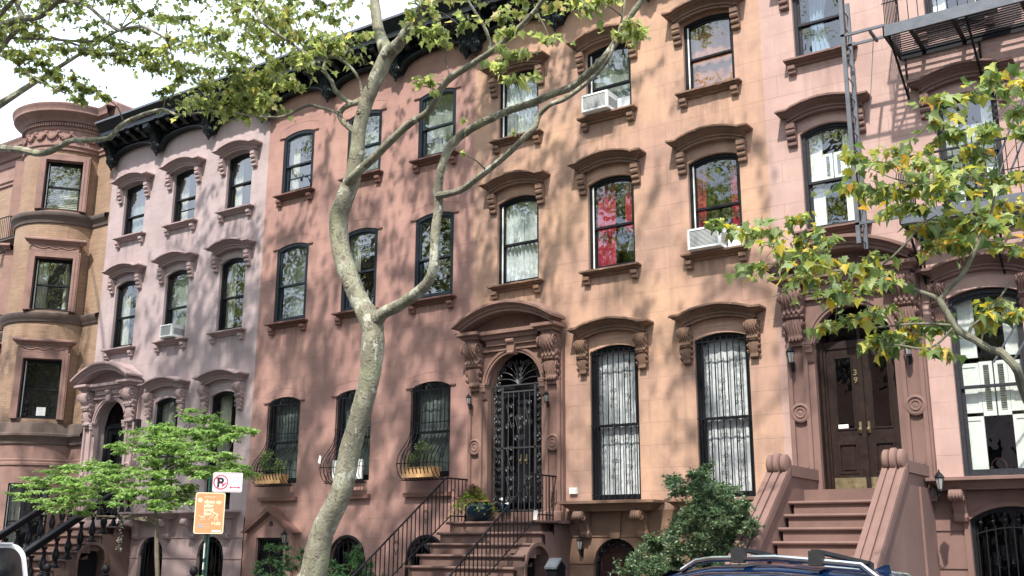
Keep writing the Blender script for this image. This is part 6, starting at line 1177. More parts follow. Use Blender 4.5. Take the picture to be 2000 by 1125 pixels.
# high limbs that carry the crown above the picture
HI=[[TOPL[-2],(-12.6,-5.4,13.4,.05),(-14.4,-6.0,14.4,.03),(-16,-6.3,15,.012)],[TOPL[-1],(-11.6,-4.6,15.8,.03),(-11.2,-4.8,17,.01)],[TOPR[-2],(-6.4,-6.4,10.9,.05),(-4.6,-6.2,12.2,.03),(-2.8,-6,13.2,.01)],
    [TOPR[-1],(-7.4,-6.8,12.6,.028),(-7.6,-7,14.5,.01)],[TOPL[-2],(-11.4,-3.6,13.3,.04),(-12.4,-2.6,14.2,.015)],[LIMA[-1],(-5.6,-6.5,9.9,.03),(-4.2,-6.6,11,.012)],[TOPR[-2],(-7.4,-7.8,11.6,.04),(-7.8,-9.0,13,.015)]]
for l in HI: limb(b,l,8,4,.05)
k0=0; b.xf(Matrix.Translation(org)); 
allL=ML+HI; tw=MB()
def above(x,y,z,m=.5): # higher than anything the street view shows there
    return (Vector((x,y+16.3,z-1.62))).dot(UP)/(Vector((x,y+16.3,z-1.62))).dot(FW) > 562.5/2056.3+m/12 
def shade_canopy(n,x0,x1,y0,y1,z0,z1,r0,r1,rr,keep=lambda x,y,z:True):
    o=[];t=0
    while len(o)<n and t<n*60:
        t+=1; x,y,z=rr.uniform(x0,x1),rr.uniform(y0,y1),rr.uniform(z0,z1)
        if above(x,y,z,.6) and keep(x,y,z): o.append((x,y,z,rr.uniform(r0,r1)))
    return o
CAN=shade_canopy(NCAN,-20,-3.0,-9.8,-2.4,8.6,16.5,.7,1.2,rr,lambda x,y,z: ((x+12)/8.)**2+((y+5.8)/4.0)**2+((z-12.6)/4.4)**2<1.05 and (x<-10.5 or rr.random()<.30))  # unseen upper crown, placed and thinned to dapple the facades with shade
L=grow(tw,allL,[(x,y,z,r*1.3) for x,y,z,r in MC if r>.12],rr,.105,6,5,droop=.5)+grow(tw,allL,[q for q in MC if q[3]<=.12],rr,.06,3,3)+grow(tw,allL,CAN,rr,.13,8,7)
tw.xf(Matrix.Translation(org)); 
b.obj('trunk','bark',T); tw.obj('twigs','twig',T)
me=leaves_mesh('plane',[(q[0]+11.0,q[1]+5.3,*q[2:]) for q in L]); link('crown',me,'plane',T)
# plane tree off to the left whose limbs cross the top left
T=thing('plane_tree','plane tree whose long limbs and leaves cross the top left sky','tree',(-22.5,-6.3,0)); org=Vector((22.5,6.3,0))
b=MB(); trunk2=[(-22.5,-6.3,-.05,.30),(-22.4,-6.3,1.5,.24),(-22.6,-6.2,3.5,.21),(-22.3,-6.2,5.5,.19),(-21.8,-6.3,7.5,.16),(-21.6,-6.3,9.5,.13),(-21.8,-6.2,12,.08),(-21.6,-6.2,14.5,.02)]
limb(b,trunk2,16,5,.04)
def conn(l,k,r): a=trunk2[k]; return [(a[0],a[1],a[2],r),((a[0]+l[0][0])/2,(a[1]+l[0][1])/2,(a[2]+l[0][2])/2+.1,(r+l[0][3])/2),l[0]]
L8b=[(-17.5,-6.2,11.2,.06)]+L8[::-1]
KL=[L1,L2,L3,L4,L5,L6,L7]
for l in KL: limb(b,l,9,5,.05)
for l,k,r in ((L1,3,.07),(L2,4,.10),(L3,4,.07),(L4,4,.05),(L6,4,.05)): limb(b,conn(l,k,r),8,4,.05)
HI=[[trunk2[5],(-19.5,-6.6,11.2,.06),(-17.0,-6.4,12.6,.03),(-15,-6.2,13.2,.01)],[trunk2[5],(-20.2,-4.6,11.6,.05),(-18,-3.6,13,.015)],[trunk2[6],(-23,-4.5,13,.04),(-24.2,-3.5,14,.012)],[trunk2[4],(-24,-7.5,9.5,.06),(-25.8,-8,11,.015)],[trunk2[5],(-20.5,-8.5,11.5,.05),(-19,-9.5,12.6,.015)]]
for l in HI: limb(b,l,8,4,.05)
tw=MB()
CAN=shade_canopy(NCAN2,-27,-14.5,-10,-2.2,8.0,15.5,.7,1.2,rr,lambda x,y,z: ((x+21)/6.5)**2+((y+6.2)/4.2)**2+((z-12)/3.8)**2<1.05)  # out-of-view clusters added to shade the pink and bay fronts
L=grow(tw,KL+HI+[trunk2],[(x,y,z,r*1.15) for x,y,z,r in LC],rr,.095,9,7,maxd=5,droop=.5)+grow(tw,KL+HI+[trunk2],CAN,rr,.12,8,7,maxd=5)
b.xf(Matrix.Translation(org)); tw.xf(Matrix.Translation(org)); b.obj('trunk','bark',T); tw.obj('twigs','twig',T)
link('crown',leaves_mesh('plane',[(q[0]+22.5,q[1]+6.3,*q[2:]) for q in L]),'plane',T)
# young plane tree at the right edge
T=thing('plane_tree','young plane tree with yellowing leaves reaching in from the right edge','tree',(-.35,-5.4,0)); org=Vector((.35,5.4,0))
b=MB(); x0,y0,z0,r0=R1[0]
tr3=[(-.35,-5.4,-.05,.11),(-.35,-5.4,.8,.09),(-.45,-5.45,1.5,.075),(x0,y0,z0,max(r0,.06))]
limb(b,tr3,12,5,.05); RL=[R1,R2,R3,R4,R5,R6,R7,R8,R9]
for l in RL: limb(b,l,9,5,.06)
HI3=[[tr3[2],(-.2,-5.6,3.0,.06),(-.5,-5.8,5.0,.045),(-.6,-5.9,7.0,.03),(-.5,-5.9,8.6,.01)],[(-.5,-5.8,5.0,.03),(R8[0][0],R8[0][1],R8[0][2],.02)],[(-.6,-5.9,6.4,.02),(-1.6,-6.1,7.2,.012)]]
for l in HI3: limb(b,l,8,4,.05)
tw=MB(); CAN=[(rr.uniform(-1.4,1.0),rr.uniform(-6.8,-4.8),rr.uniform(4.5,9.2),rr.uniform(.3,.45)) for i in range(34)]
CAN=[c for c in CAN if c[0]>-.5 or (c[2]>8 and c[0]>-.9)]
L=grow(tw,RL+HI3,[(x,y,z,r*1.25) for x,y,z,r in RC],rr,.112,6,5,flat=.25,droop=.5)+grow(tw,RL+HI3,CAN,rr,.13,8,6)
b.xf(Matrix.Translation(org)); tw.xf(Matrix.Translation(org)); b.obj('trunk','bark_young',T); tw.obj('twigs','twig',T)
link('crown',leaves_mesh('plane',[(q[0]+.35,q[1]+5.4,*q[2:]) for q in L]),'plane_near',T)
# small layered tree before the pink house
T=thing('dogwood_tree','small bright green layered tree before the pink house','tree',(DT[0][0],-2.8,0)); org=Vector((-DT[0][0],2.8,0))
b=MB(); limb(b,[(DT[0][0],-2.8,-.05,.06)]+DT,9,5,.05)
tp=DT[-1]; br=[]
for (dx,dy,dz) in ((-.9,.1,.05),(-1.9,.1,.1),(-3.0,0,.12),(.8,.2,.35),(1.6,-.2,.25),(-.2,-.4,.5),(.5,.2,1.0),(1.0,-.1,.9),(-.6,.4,.6)):
    k=tp if dz>.2 else DT[-3]; l=[(k[0],k[1],k[2],.022),(k[0]+dx*.5,k[1]+dy*.5,k[2]+dz*.5+.08,.014),(k[0]+dx,k[1]+dy,k[2]+dz,.006)]; br.append(l); limb(b,l,6,5,.06)
tw=MB(); L=grow(tw,br+[DT],[(x,y,z,r*1.35) for x,y,z,r in DC],rr,.078,17,9,flat=.10,r=.004,droop=.3)
for q in range(len(L)): pass
b.xf(Matrix.Translation(org)); tw.xf(Matrix.Translation(org)); b.obj('trunk','twig',T); tw.obj('twigs','twig',T)
link('crown',leaves_mesh('oval',[(q[0]-DT[0][0],q[1]+2.8,*q[2:5],q[5]*.6,q[6]*.6) for q in L]),'dogwood',T)
# shrubs
def shrub(label,x,y,clusters,mat,kind,size,per,nt,z0=0,flat=.8,nm='shrub',droop=-.3):
    T=thing(nm,label,'shrub',(x,y,z0)); b=MB(); st=[[(x,y,z0-.03,.05),(x+rr.uniform(-.1,.1),y,z0+.5,.035),(x+dx,y,z0+1.1,.012)] for dx in (-.3,.05,.35)]
    for l in st: limb(b,l,6,4,.08)
    L=grow(b,st,clusters,rr,size,per,nt,flat=flat,r=.004,droop=droop); b.xf(Matrix.Translation((-x,-y,-z0))); b.obj('stems','twig',T)
    link('foliage',leaves_mesh(kind,[(q[0]-x,q[1]-y,q[2]-z0,*q[3:]) for q in L]),mat,T); return T
shrub('big loose grey green shrub before the orange house window beside the salmon steps',-6.6,-2.5,HC+[(rr.uniform(-7.8,-5.8),rr.uniform(-3,-2),rr.uniform(.4,1.3),.25) for i in range(26)],'holly','oval',.048,19,17)
def ball(x,y,z,rx,rz,n,r=.13): 
    o=[]
    while len(o)<n:
        p=Vector((rr.gauss(0,1),rr.gauss(0,1),rr.gauss(0,1))).normalized()*rr.uniform(.55,1); o.append((x+p.x*rx,y+p.y*rx,z+p.z*rz*(1+.12*math.sin(5*p.x*3)),r))
    return o
shrub('clipped dark green yew bush below the gabled cellar door, left of the leaning trunk',-14.3,-2.5,ball(-14.3,-2.5,1.05,.62,.66,80),'yew','needle',.045,18,16,nm='yew_bush')
shrub('brighter green yew bush right of the leaning trunk beside the stair railing',-12.68,-2.5,ball(-12.68,-2.5,.98,.60,.62,80),'yew','needle',.045,18,16,nm='yew_bush')
# window planters
X0=-18.26
for c,lab,dens,seed in ((1.02,'cedar planter with glossy leafy herbs in the leftmost bellied window basket',26,1),(5.15,'cedar planter with feathery herbs in the bellied window basket nearest the iron gate door',30,2)):
    T=thing('window_planter',lab,'planter',(X0+c,-.24,2.95),'cedar planters in the iron window baskets')
    MB().ring(rect(-.40,.38,0,0.001),rect(-.40,.38,0,.001),0,0) if False else None
    b=MB().prism([(-.37,0),(.37,0),(.40,.20),(-.40,.20)],-.12,.11); b.obj('box','planter',T,smooth=False)
    MB().box(-.375,.375,-.10,.09,.201,.204).obj('soil','soil',T,smooth=False)
    st=MB(); L=[]
    for i in range(int(dens*1.6)):
        x=rr.uniform(-.34,.34); hh=rr.uniform(.12,.30)+(.22 if (seed==1 and x<.0) or (seed==2 and abs(x-.08)<.2) else 0)
        e=(x+rr.uniform(-.08,.08),rr.uniform(-.14,.1),.2+hh); st.tube([(x,rr.uniform(-.05,.05),.2),((x+e[0])/2,e[1]*.6,.2+hh*.6),e],[.005,.004,.002],4)
        for k in range(11): t=rr.uniform(.25,1.05); L.append((x+(e[0]-x)*t+rr.gauss(0,.025),e[1]*t+rr.gauss(0,.025),.2+hh*t,rr.uniform(.05,.09) if seed==1 else rr.uniform(.035,.06),rr.uniform(0,6.3),rr.gauss(0,.5),rr.gauss(0,.5)))
    st.obj('stems','twig',T); link('foliage',leaves_mesh('oval',L),'herb',T)
T=thing('white_board','white board leaning inside the basket of the middle lower window, behind the trunk','board',(-15.17,-.10,2.99)); MB().box(-.42,.42,-.01,.01,0,.40).obj('board','white',T,smooth=False)
b=MB(); 
for i in range(10): b.box(.14,.24,-.012,-.0102,.06+.026*i,.07+.026*i)
b.obj('small_print','dark',T,smooth=False)
# flower pot
T=thing('flower_pot','teal glazed pot of purple and lime petunias on the top step','flower pot',(-11.62,-.36,2.10))
MB().lathe([(.12,0),(.14,.02),(.19,.06),(.235,.15),(.245,.23),(.225,.31),(.205,.335),(.225,.35),(.225,.365),(.20,.365),(.19,.33)],(0,0,0),30).obj('pot','bluepot',T)
MB().lathe([(.226,.352),(.228,.362),(.215,.37),(.20,.362)],(0,0,0),30).obj('rim','terracotta',T); MB().lathe([(0,.33),(.19,.33)],(0,0,0),20).obj('soil','soil',T)
for a in (0,2.1,4.2): MB().box(-.03,.03,-.03,.03,-.0,.03).xf(Matrix.Rotation(a,4,'Z')@Matrix.Translation((.10,0,-.0))).obj('foot','dark',T)
L=[];Fl=[]
for i in range(1200):
    a=rr.uniform(0,6.28); r=abs(rr.gauss(0,.20)); x=-.09+r*math.cos(a)*1.2; y=-.06+r*math.sin(a); z=.38+.22*math.exp(-(r/.24)**2)*rr.uniform(.2,1.2)-max(0,r-.18)*.8
    L.append((x,y,z,rr.uniform(.03,.06),rr.uniform(0,6.3),rr.gauss(.2,.6),rr.gauss(0,.6)))
    if i%11==0:
        for k in range(5): Fl.append((x*1.15,y*1.15-.03,z+.03,.042,k*1.256,.35,0))
link('foliage',leaves_mesh('oval',L),'petunia',T); link('blossoms',leaves_mesh('petal',Fl),'magenta',T)
for x,h,lab,mt in ((-11.25,.26,'taller white and blue spray bottle on the sill of the iron gate door','ac'),(-11.12,.17,'short blue bottle beside the spray bottle at the iron gate door','bluepot')):
    T=thing('bottle',lab,'bottle',(x,-.16,2.271)); MB().lathe([(.045,0),(.05,.02),(.05,h*.5),(.03,h*.62),(.015,h*.7),(.015,h*.8)],(0,0,0),14).obj('body','bluepot',T); MB().lathe([(.018,h*.8),(.02,h*.95),(.01,h)],(0,0,0),10).obj('cap','white',T); MB().box(-.055,-.012,-.01,.01,h*.86,h*.95).obj('nozzle','white',T)
# stair railings of the iron gate house
def stair_rail(x,lab):
    T=thing('stair_railing',lab,'railing',(x,0,2.10),'iron stair railings'); top=lambda y: .78+(.705*(y+.8) if y<-.8 else 0); bot=lambda y: .10+(.67*(y+.66) if y<-.66 else 0)
    b=MB(); b.tube([(0,0,.78),(0,-.8,.78),(0,-3.5,top(-3.5))],.017,8); b.tube([(0,0,.10),(0,-.66,.10),(0,-3.5,bot(-3.5)+.05)],.012,6); b.obj('handrail','iron',T)
    y=-.09; k=0; b=MB(); h=MB()
    while y>-3.5:
        b.box(-.007,.007,y-.007,y+.007,bot(y)-(.02 if y<-.7 else .10),top(y)); 
        if k%7==4:
            zc=(bot(y)+top(y))/2+.06
            for s in (-1,1):
                P=[(0,y-.055+p[0],zc+p[2]) for p in spiral(s*.035,.06,.035,1.3,PI if s>0 else 0,-s,14,.15)]; h.tube(P,.005,4)
                h.tube([(0,y-.055+q[0],zc+q[1]) for q in ((s*.07,.06),(s*.06,-.02),(s*.02,-.10),(0,-.15))],.005,4)
        y-=.112; k+=1
    b.obj('balusters','iron',T,smooth=False); h.obj('heart_scroll','iron',T)
    MB().box(-.02,.02,-3.54,-3.49,-1.95-.1,top(-3.5)+.05).obj('newel_post','iron',T,smooth=False); return T
stair_rail(-12.05,'thin black iron railing on the left of the steps with the flower pot'); stair_rail(-10.12,'thin black iron railing on the right of the steps, with a white tag tied on')
T=tag(MB().add([(-.03,0,-.16),(.05,0,-.15),(.06,.01,.0),(-.02,.01,.01)],[(0,1,2,3)]).obj('paper_tag','white',None,(-10.08,-.86,2.26)),'small white paper tag tied to the right stair railing','tag')
T=tag(MB().add([(-.03,0,-.10),(.04,0,-.14),(.05,.01,.02),(.0,.01,.05)],[(0,1,2,3)]).obj('cloth_scrap','white',None,(-15.80,-.30,3.45)),'white scrap of cloth caught on the middle window basket','cloth')
# standard lamp seen in the window
T=thing('table_lamp','table lamp with white shade beyond the red drape window','lamp',(-8.78,.62,6.58)); MB().lathe([(.17,.42),(.10,.70),(.095,.70)],(0,0,0),20).obj('lamp_shade','lace',T); MB().lathe([(.08,0),(.09,.02),(.03,.05),(.06,.18),(.02,.3),(.015,.5)],(0,0,0),14).obj('base','lamp_glass',T)
T=thing('wicker_basket','wicker basket with a hooped handle behind the white shuttered parlour window','basket',(-2.86,.42,2.66)); MB().lathe([(.10,0),(.16,.08),(.17,.10),(.14,.09)],(0,0,0),18).obj('bowl','planter',T); MB().tube([(-.12,0,.09),(-.11,0,.2),(-.05,0,.27),(.02,0,.27),(.08,0,.2),(.09,0,.09)],.008,6).obj('handle','redwood',T)
tag(MB().box(-.11,.11,-.002,.002,0,.22).obj('window_card','ac',None,(-25.72+.12,-.66+.05,4.93),rz=R_(50)),'small white picture card in the lowest brick bay window','card')
# ---- street sign post
T=thing('sign_post','green perforated post carrying two street signs before the pink house','sign post',(-13.62,-4.9,0)); T.rotation_euler=(0,0,R_(50))
b=MB(); b.box(-.025,-.019,-.02,.02,0,2.72); b.box(.019,.025,-.02,.02,0,2.72); b.box(-.04,.04,.02,.026,0,2.72)
b.obj('post','signgreen',T,smooth=False); b=MB()
for i in range(54): z=.1+.05*i; b.box(-.007,.007,.0185,.0197,z,z+.014)
b.obj('post_holes','dark',T,smooth=False)
b=MB()
for (z,h) in ((1.45,.20),(1.28,.12),(1.62,.07),(1.08,.12)): b.add([(-.041,.0195,z),(-.01,.0192,z+.01),(-.014,.0192,z+h),(-.041,.0195,z+h*.9)],[(0,1,2,3)])
b.obj('sticker_remnant','white',T)
MT['signorange']=simple('faded_orange_sign',(.68,.29,.13),.5,0,.18,7); MT['signcream']=simple('cream_sign_print',(.86,.72,.48),.5,0,.1,9); MT['signred']=simple('red_sign_print',(.62,.02,.08),.5); MT['signwhite']=simple('white_sign_sheet',(.80,.78,.80),.35); MT['signfade']=simple('faded_grey_print',(.42,.40,.42),.5)
def rrect(w,h,r,n=5): 
    o=[]
    for cx,cz,a0 in ((w/2-r,h/2-r,0),(-w/2+r,h/2-r,90),(-w/2+r,-h/2+r,180),(w/2-r,-h/2+r,270)):
        for i in range(n+1): a=R_(a0+90*i/n); o.append((cx+r*math.cos(a),cz+r*math.sin(a)))
    return o
S=MB().prism(rrect(.455,.64,.035),-.034,-.030).obj('dog_sign','signcream',T,(.01,0,2.15),smooth=False)
MB().prism(rrect(.425,.61,.028),-.0355,-.034).obj('sign_face','signorange',S,smooth=False)
yy=-.037
def stext(t,x,z,sz,mat='signcream',bold=.0,sx=1.,par=None,al='LEFT',nm='lettering'): text(t,nm,mat,par or S,(x,yy,z),sz,bold=bold,ext=.0006,align=al,sx=sx)
for i,(t,sx) in enumerate((('clean up',1),('after',1),('your',1),('dog',1))): stext(t,-.09,.152-.062*i,.078,bold=.0035)
stext("IT'S THE LAW",-.09,.24,.026,bold=.001); stext('$100',.035,-.185,.07,bold=.0025); stext('fine up to',-.10,-.175,.026); stext('please curb',-.09,-.215,.024)
b=MB(); b.prism([(.035*math.cos(2*PI*i/18)-.155,.035*math.sin(2*PI*i/18)+.20) for i in range(18)],-.0365,-.0355)
# figure bending with a scoop, and a small dog
def pic(P,w): 
    pts=[(x,-.0362,z) for x,z in P]; b.tube(pts,w,4)
b.obj('round_emblem','signcream',S,smooth=False); b=MB(); b.prism([(.018*math.cos(2*PI*i/14)+.035,.018*math.sin(2*PI*i/14)+.03) for i in range(14)],-.0365,-.0355)
for P_,w_ in (([(.05,.015),(.09,-.01),(.135,-.025)],.012),([(.135,-.025),(.115,-.075),(.135,-.12)],.009),([(.12,-.03),(.085,-.08),(.09,-.125)],.009),([(.06,.0),(.04,-.05),(.01,-.075)],.005),([(.075,-.01),(.055,-.06),(.02,-.09)],.004),([(.01,-.075),(-.01,-.10),(-.03,-.11)],.004)): pic(P_,w_)
b.obj('person_pictogram','signcream',S,smooth=False); b=MB()
for P_,w_ in (([(-.13,-.06),(-.07,-.065)],.011),([(-.13,-.06),(-.155,-.04),(-.165,-.045)],.008),([(-.125,-.065),(-.13,-.115)],.004),([(-.11,-.065),(-.105,-.115)],.004),([(-.08,-.065),(-.085,-.115)],.004),([(-.07,-.065),(-.065,-.115)],.004),([(-.07,-.06),(-.05,-.035)],.003)): pic(P_,w_)
b.obj('dog_pictogram','signcream',S,smooth=False)
b=MB(); b.prism([(-.155,-.17),(-.10,-.18),(-.085,-.225),(-.12,-.24),(-.165,-.215)],-.0368,-.0356); b.obj('scratched_sticker','signfade',S,smooth=False); MB().box(.05,.19,-.0368,-.0356,-.295,-.265).obj('printer_label','signwhite',S,smooth=False)
S2=MB().prism(rrect(.46,.31,.03),-.034,-.030).obj('parking_sign','signwhite',T,(.255,0,2.635),smooth=False); S=S2
MB().ring(rrect(.44,.29,.024),rrect(.432,.282,.022),-.0355,-.034).obj('sign_border','signred',S2,smooth=False)
b=MB(); cx,cz,r=-.105,.0,.115; b.ring([(cx+r*math.cos(2*PI*i/40),cz+r*math.sin(2*PI*i/40)) for i in range(40)],[(cx+(r-.017)*math.cos(2*PI*i/40),cz+(r-.017)*math.sin(2*PI*i/40)) for i in range(40)],-.0372,-.0356)
b.prism([(cx-.075,cz+.062),(cx-.062,cz+.075),(cx+.05,cz-.035),(cx+.035,cz-.05)],-.0376,-.0372); b.prism([(cx+.025,cz-.075),(cx+.09,cz-.01),(cx+.075,cz+.0),(cx+.02,cz-.055)],-.0376,-.0372); b.obj('no_parking_ring','signred',S2,smooth=False)
text('P','letter_p','dark',S2,(-.115,-.0370,-.075),.21,bold=.006,ext=.0006)
stext('9-10:30am',.035,.062,.042,'signfade',sx=.95,par=S2); stext('FRI',.07,-.005,.042,'signfade',par=S2)
MB().box(.055,.175,-.0368,-.0356,-.083,-.071).prism([(.03,-.077),(.06,-.052),(.06,-.102)],-.0368,-.0356).prism([(.20,-.077),(.17,-.102),(.17,-.052)],-.0368,-.0356).obj('double_arrow','signred',S2,smooth=False)
# ---- iron yard fence of the pink house
T=thing('yard_fence','low black iron fence with spear tips and ball topped posts before the pink house','fence',(-19.5,-3.2,0))
b=MB()
for i in range(46): x=-1.6+.12*i; b.tube([(x,0,0),(x,0,.98)],.009,5); b.lathe([(0,.96),(.022,.99),(.014,1.02),(0,1.08)],(x,0,0),6)
b.box(-1.7,3.9,-.012,.012,.12,.15); b.box(-1.7,3.9,-.012,.012,.86,.89); b.obj('pickets','iron',T,smooth=False)
for x in (-1.0,.95,3.55): MB().box(x-.05,x+.05,-.05,.05,0,1.08).lathe([(.06,1.08),(.07,1.10),(.03,1.12),(.055,1.14),(.078,1.19),(.078,1.22),(.055,1.27),(0,1.29)],(x,0,0),18).obj('post','iron',T)
for n_,(x,y,z,lab,q) in enumerate(((-13.1,-3.0,.9,'low leafy plant with yellow green tips at the foot of the gabled door surround',20),(-16.2,-2.6,.8,'dark broad leaved plant beside the iron fence post',14))):
    T=thing('garden_plant',lab,'plant',(x,y,0)); L=[];b=MB()
    for i in range(q):
        a=rr.uniform(0,6.3); e=(rr.uniform(.1,.3)*math.cos(a),rr.uniform(.1,.3)*math.sin(a),z+rr.uniform(.0,.35)); b.tube([(0,0,0),(e[0]*.4,e[1]*.4,e[2]*.7),e],[.008,.006,.003],4)
        for k in range(7): L.append((e[0]+rr.gauss(0,.05),e[1]+rr.gauss(0,.05),e[2]-rr.uniform(0,.2),rr.uniform(.07,.13),rr.uniform(0,6.3),rr.gauss(0,.6),rr.gauss(0,.5)))
    b.obj('stems','twig',T); link('foliage',leaves_mesh('oval',L),'herb' if n_ else 'petunia',T)
# ------------------------------------------------------------------ cars (nose toward -x)
def car(name,label,loc,paint,L=4.7,Wd=1.84,H=1.48,hood=1.0,belt=.98,x_ws=-1.15,x_rf=-.35,x_rr=1.55,x_re=2.15,rails=True,wagon=True):
    T=thing(name,label,'car',loc,'cars parked along the far kerb')
    h=L/2
    def roof(x):
        K=[(-h,.62),(-h+.10,.78),(-h+.9,hood-.02),(x_ws,hood+.03),(x_rf-.35,H-.10),(x_rf+.1,H-.015),((x_rf+x_rr)/2,H),(x_rr,H-.05),(x_re,belt+.05),(h-.02,belt-.03),(h,.70)]
        for (a,za),(b_,zb_) in zip(K,K[1:]):
            if a<=x<=b_: t=(x-a)/(b_-a); return za+(zb_-za)*t
        return K[-1][1]
    xs=sorted(set([round(-h+L*i/56,3) for i in range(57)]+[x_ws,x_rf,x_rr,x_re])); V=[];F=[];nr=None
    for x in xs:
        z=roof(x); e=min(1,max(0,(x+h)/.7)); e2=min(1,max(0,(h-x)/.55)); wd=Wd/2*(.80+.20*min(e,1)**.5)*(.86+.14*min(e2,1)**.5); zb_=.24 if abs(x)<h-.3 else .32
        gh=max(0,z-belt); t=min(1,gh/.35); bl=min(belt,z-.03)
        ring=[(0,zb_),(wd*.88,zb_),(wd*.97,.42),(wd,.62),(wd*.985,bl-.06),(wd*.965,bl),(wd*.955 if gh<.05 else wd*.93,bl+.005+gh*.05),(wd*(.93-.17*t),z-.09*t-.002),(wd*(.90-.20*t),z-.035*t),(wd*(.80-.22*t),z-.008),(wd*.4,z+.012),(0,z+.018)]
        full=ring+[(-y,zz) for y,zz in ring[-2:0:-1]]; nr=len(full); V+=[(x,y,zz) for y,zz in full]
    for i in range(len(xs)-1):
        for k in range(nr): F.append((i*nr+k,i*nr+(k+1)%nr,(i+1)*nr+(k+1)%nr,(i+1)*nr+k))
    F.append(tuple(range(nr))); F.append(tuple((len(xs)-1)*nr+k for k in range(nr)))
    body=MB().add(V,F).obj('body',paint,T)
    G=Wd/2
    def sidey(z,x): 
        gh=max(0.001,roof(x)-belt); f=min(1,max(0,(z-belt)/gh)); t=min(1,gh/.35); return G*(.93-.17*t*f)+.006
    for s in (-1,1):
        for (xa,xb,nm) in ((x_ws+.42,x_rf+.28,'side_window'),(x_rf+.34,.98,'side_window'),(1.04,x_re-.28,'side_window')):
            n=8; up=[];lo=[]
            for i in range(n+1):
                x=xa+(xb-xa)*i/n; zt=max(belt+.05,roof(x)-.105); 
                up.append((x,s*(sidey(zt,x)),zt)); lo.append((x,s*(sidey(belt+.03,x)),belt+.03))
            m=len(up); q=MB().add(up+lo,[(i,i+1,m+i+1,m+i) for i in range(m-1)]); me=q.mesh('w'); o=link(nm,me,'carglass_dark',T)
        P=[(x,s*(sidey(roof(x)-.10,x)+.006),roof(x)-.088) for x in [x_ws+.45+(x_re-.3-x_ws-.45)*i/20 for i in range(21)]]; MB().tube(P,.010,5).obj('window_trim','chrome',T)
        if rails:
            xa,xb=x_rf-.15,x_rr+.15; P=[(x,s*(G*.74),roof(x)-.02+(.055 if i not in (0,12) else 0)) for i,x in enumerate([xa+(xb-xa)*i/12 for i in range(13)])]; MB().tube(P,.027,8).obj('roof_rail','chrome',T)
        for xw in (-h+.85,h-.95):
            w_=MB().lathe([(.20,-.10),(.31,-.11),(.335,-.08),(.335,.08),(.31,.11),(.20,.10)],(0,0,0),28,'y').obj('wheel','rubber',T,(xw,s*(G-.10),.335)); MB().lathe([(.03,-.02),(.19,-.02),(.21,.0),(.21,.02),(.03,.02)],(0,-s*0+ (.09 if s>0 else -.09),0),20,'y').obj('rim','chrome',w_)
        MB().prism_yz([(s*.55,.62),(s*.86,.62),(s*.88,.74),(s*.6,.76)],-h+.02,-h+.25).obj('headlight','lamp_glass',T,(0,0,0)); MB().prism_yz([(s*.62,.78),(s*.86,.78),(s*.84,.98),(s*.70,.98)],h-.12,h+.012).obj('tail_light','signred',T)
        MB().box(x_ws+.45,x_ws+.62,*sorted((s*(G-.02),s*(G+.20))),belt+.0,belt+.14).obj('door_mirror',paint,T)
    # windscreen and rear window
    zt=roof(x_rf-.35); MB().add([(x_ws+.05,-G*.80,hood+.06),(x_ws+.05,G*.80,hood+.06),(x_rf-.30,G*.66,zt+.03),(x_rf-.30,-G*.66,zt+.03)],[(0,1,2,3)]).obj('windscreen','carglass_dark',T,smooth=False)
    return T,roof
MT['carglass_dark']=simple('dark_car_glass',(.012,.016,.02),.04,0,.1,2,spec=1.0)
T,rf=car('parked_car','dark blue estate car with silver roof rails and two roof bars before the salmon steps',(-3.65,-7.0,0),'bluecar',L=4.5,Wd=1.86,H=1.475,x_ws=-1.15,x_rf=-.35,x_rr=1.05,x_re=2.05)
T.rotation_euler=(-R_(4.2),0,0)
for xb in (.03,.70):
    b=MB()
    for s in (-1,1): b=MB(); b.prism_yz([(s*.66,rf(xb)+.0),(s*.735,rf(xb)+.0),(s*.73,rf(xb)+.115),(s*.63,rf(xb)+.125)],xb-.055,xb+.055); b.obj('roof_bar_foot','rubber',T)
    
    MB().box(xb-.035,xb+.035,-.72,.72,rf(xb)+.10,rf(xb)+.13).obj('roof_bar','dark',T,smooth=False)
MB().prism([(.0,0),(.20,0),(.19,.075),(.15,.07)],-.02,.02).obj('aerial_fin','bluecar',T,(.90,0,rf(.95)))
# white sport utility vehicle with its tail toward the camera
T,rf=car('parked_car','white high roofed car at the bottom left corner with dark tailgate window',(-18.60,-7.0,0),'whitecar',L=4.6,Wd=1.86,H=1.66,hood=1.1,belt=1.02,x_ws=-1.25,x_rf=-.5,x_rr=1.78,x_re=2.16)
n=10; h=2.3
def tail(w,zt,zb,r): return [(-w,zb),(w,zb),(w*.97,zt-r)]+[((w*.97-r)+r*math.cos(PI/2*i/6),zt-r+r*math.sin(PI/2*i/6)) for i in range(7)]+[(-(w*.97-r)-r*math.sin(PI/2*i/6),zt-r+r*math.cos(PI/2*i/6)) for i in range(7)]+[(-w*.97,zt-r)]
b=MB(); Pp=tail(.80,1.60,1.02,.20); b.add([(2.16-(z-1.02)*.28,y,z) for y,z in Pp],[tuple(range(len(Pp)))]); 
sh=MB(); Q=tail(.90,1.665,.98,.24); sh.add([(2.17-(z-1.02)*.28,y,z) for y,z in Q]+[(1.80,y*.98,z-.01) for y,z in Q],[tuple(range(len(Q)))]+[(i,(i+1)%len(Q),len(Q)+(i+1)%len(Q),len(Q)+i) for i in range(len(Q))]); sh.obj('tailgate','whitecar',T)
for i in range(len(b.v)): b.v[i]=(b.v[i][0]+.03,b.v[i][1],b.v[i][2])
b.obj('tailgate_window','carglass_dark',T,smooth=False)
MB().box(1.75,2.06,-.62,.62,1.655,1.685).obj('roof_spoiler','whitecar',T)
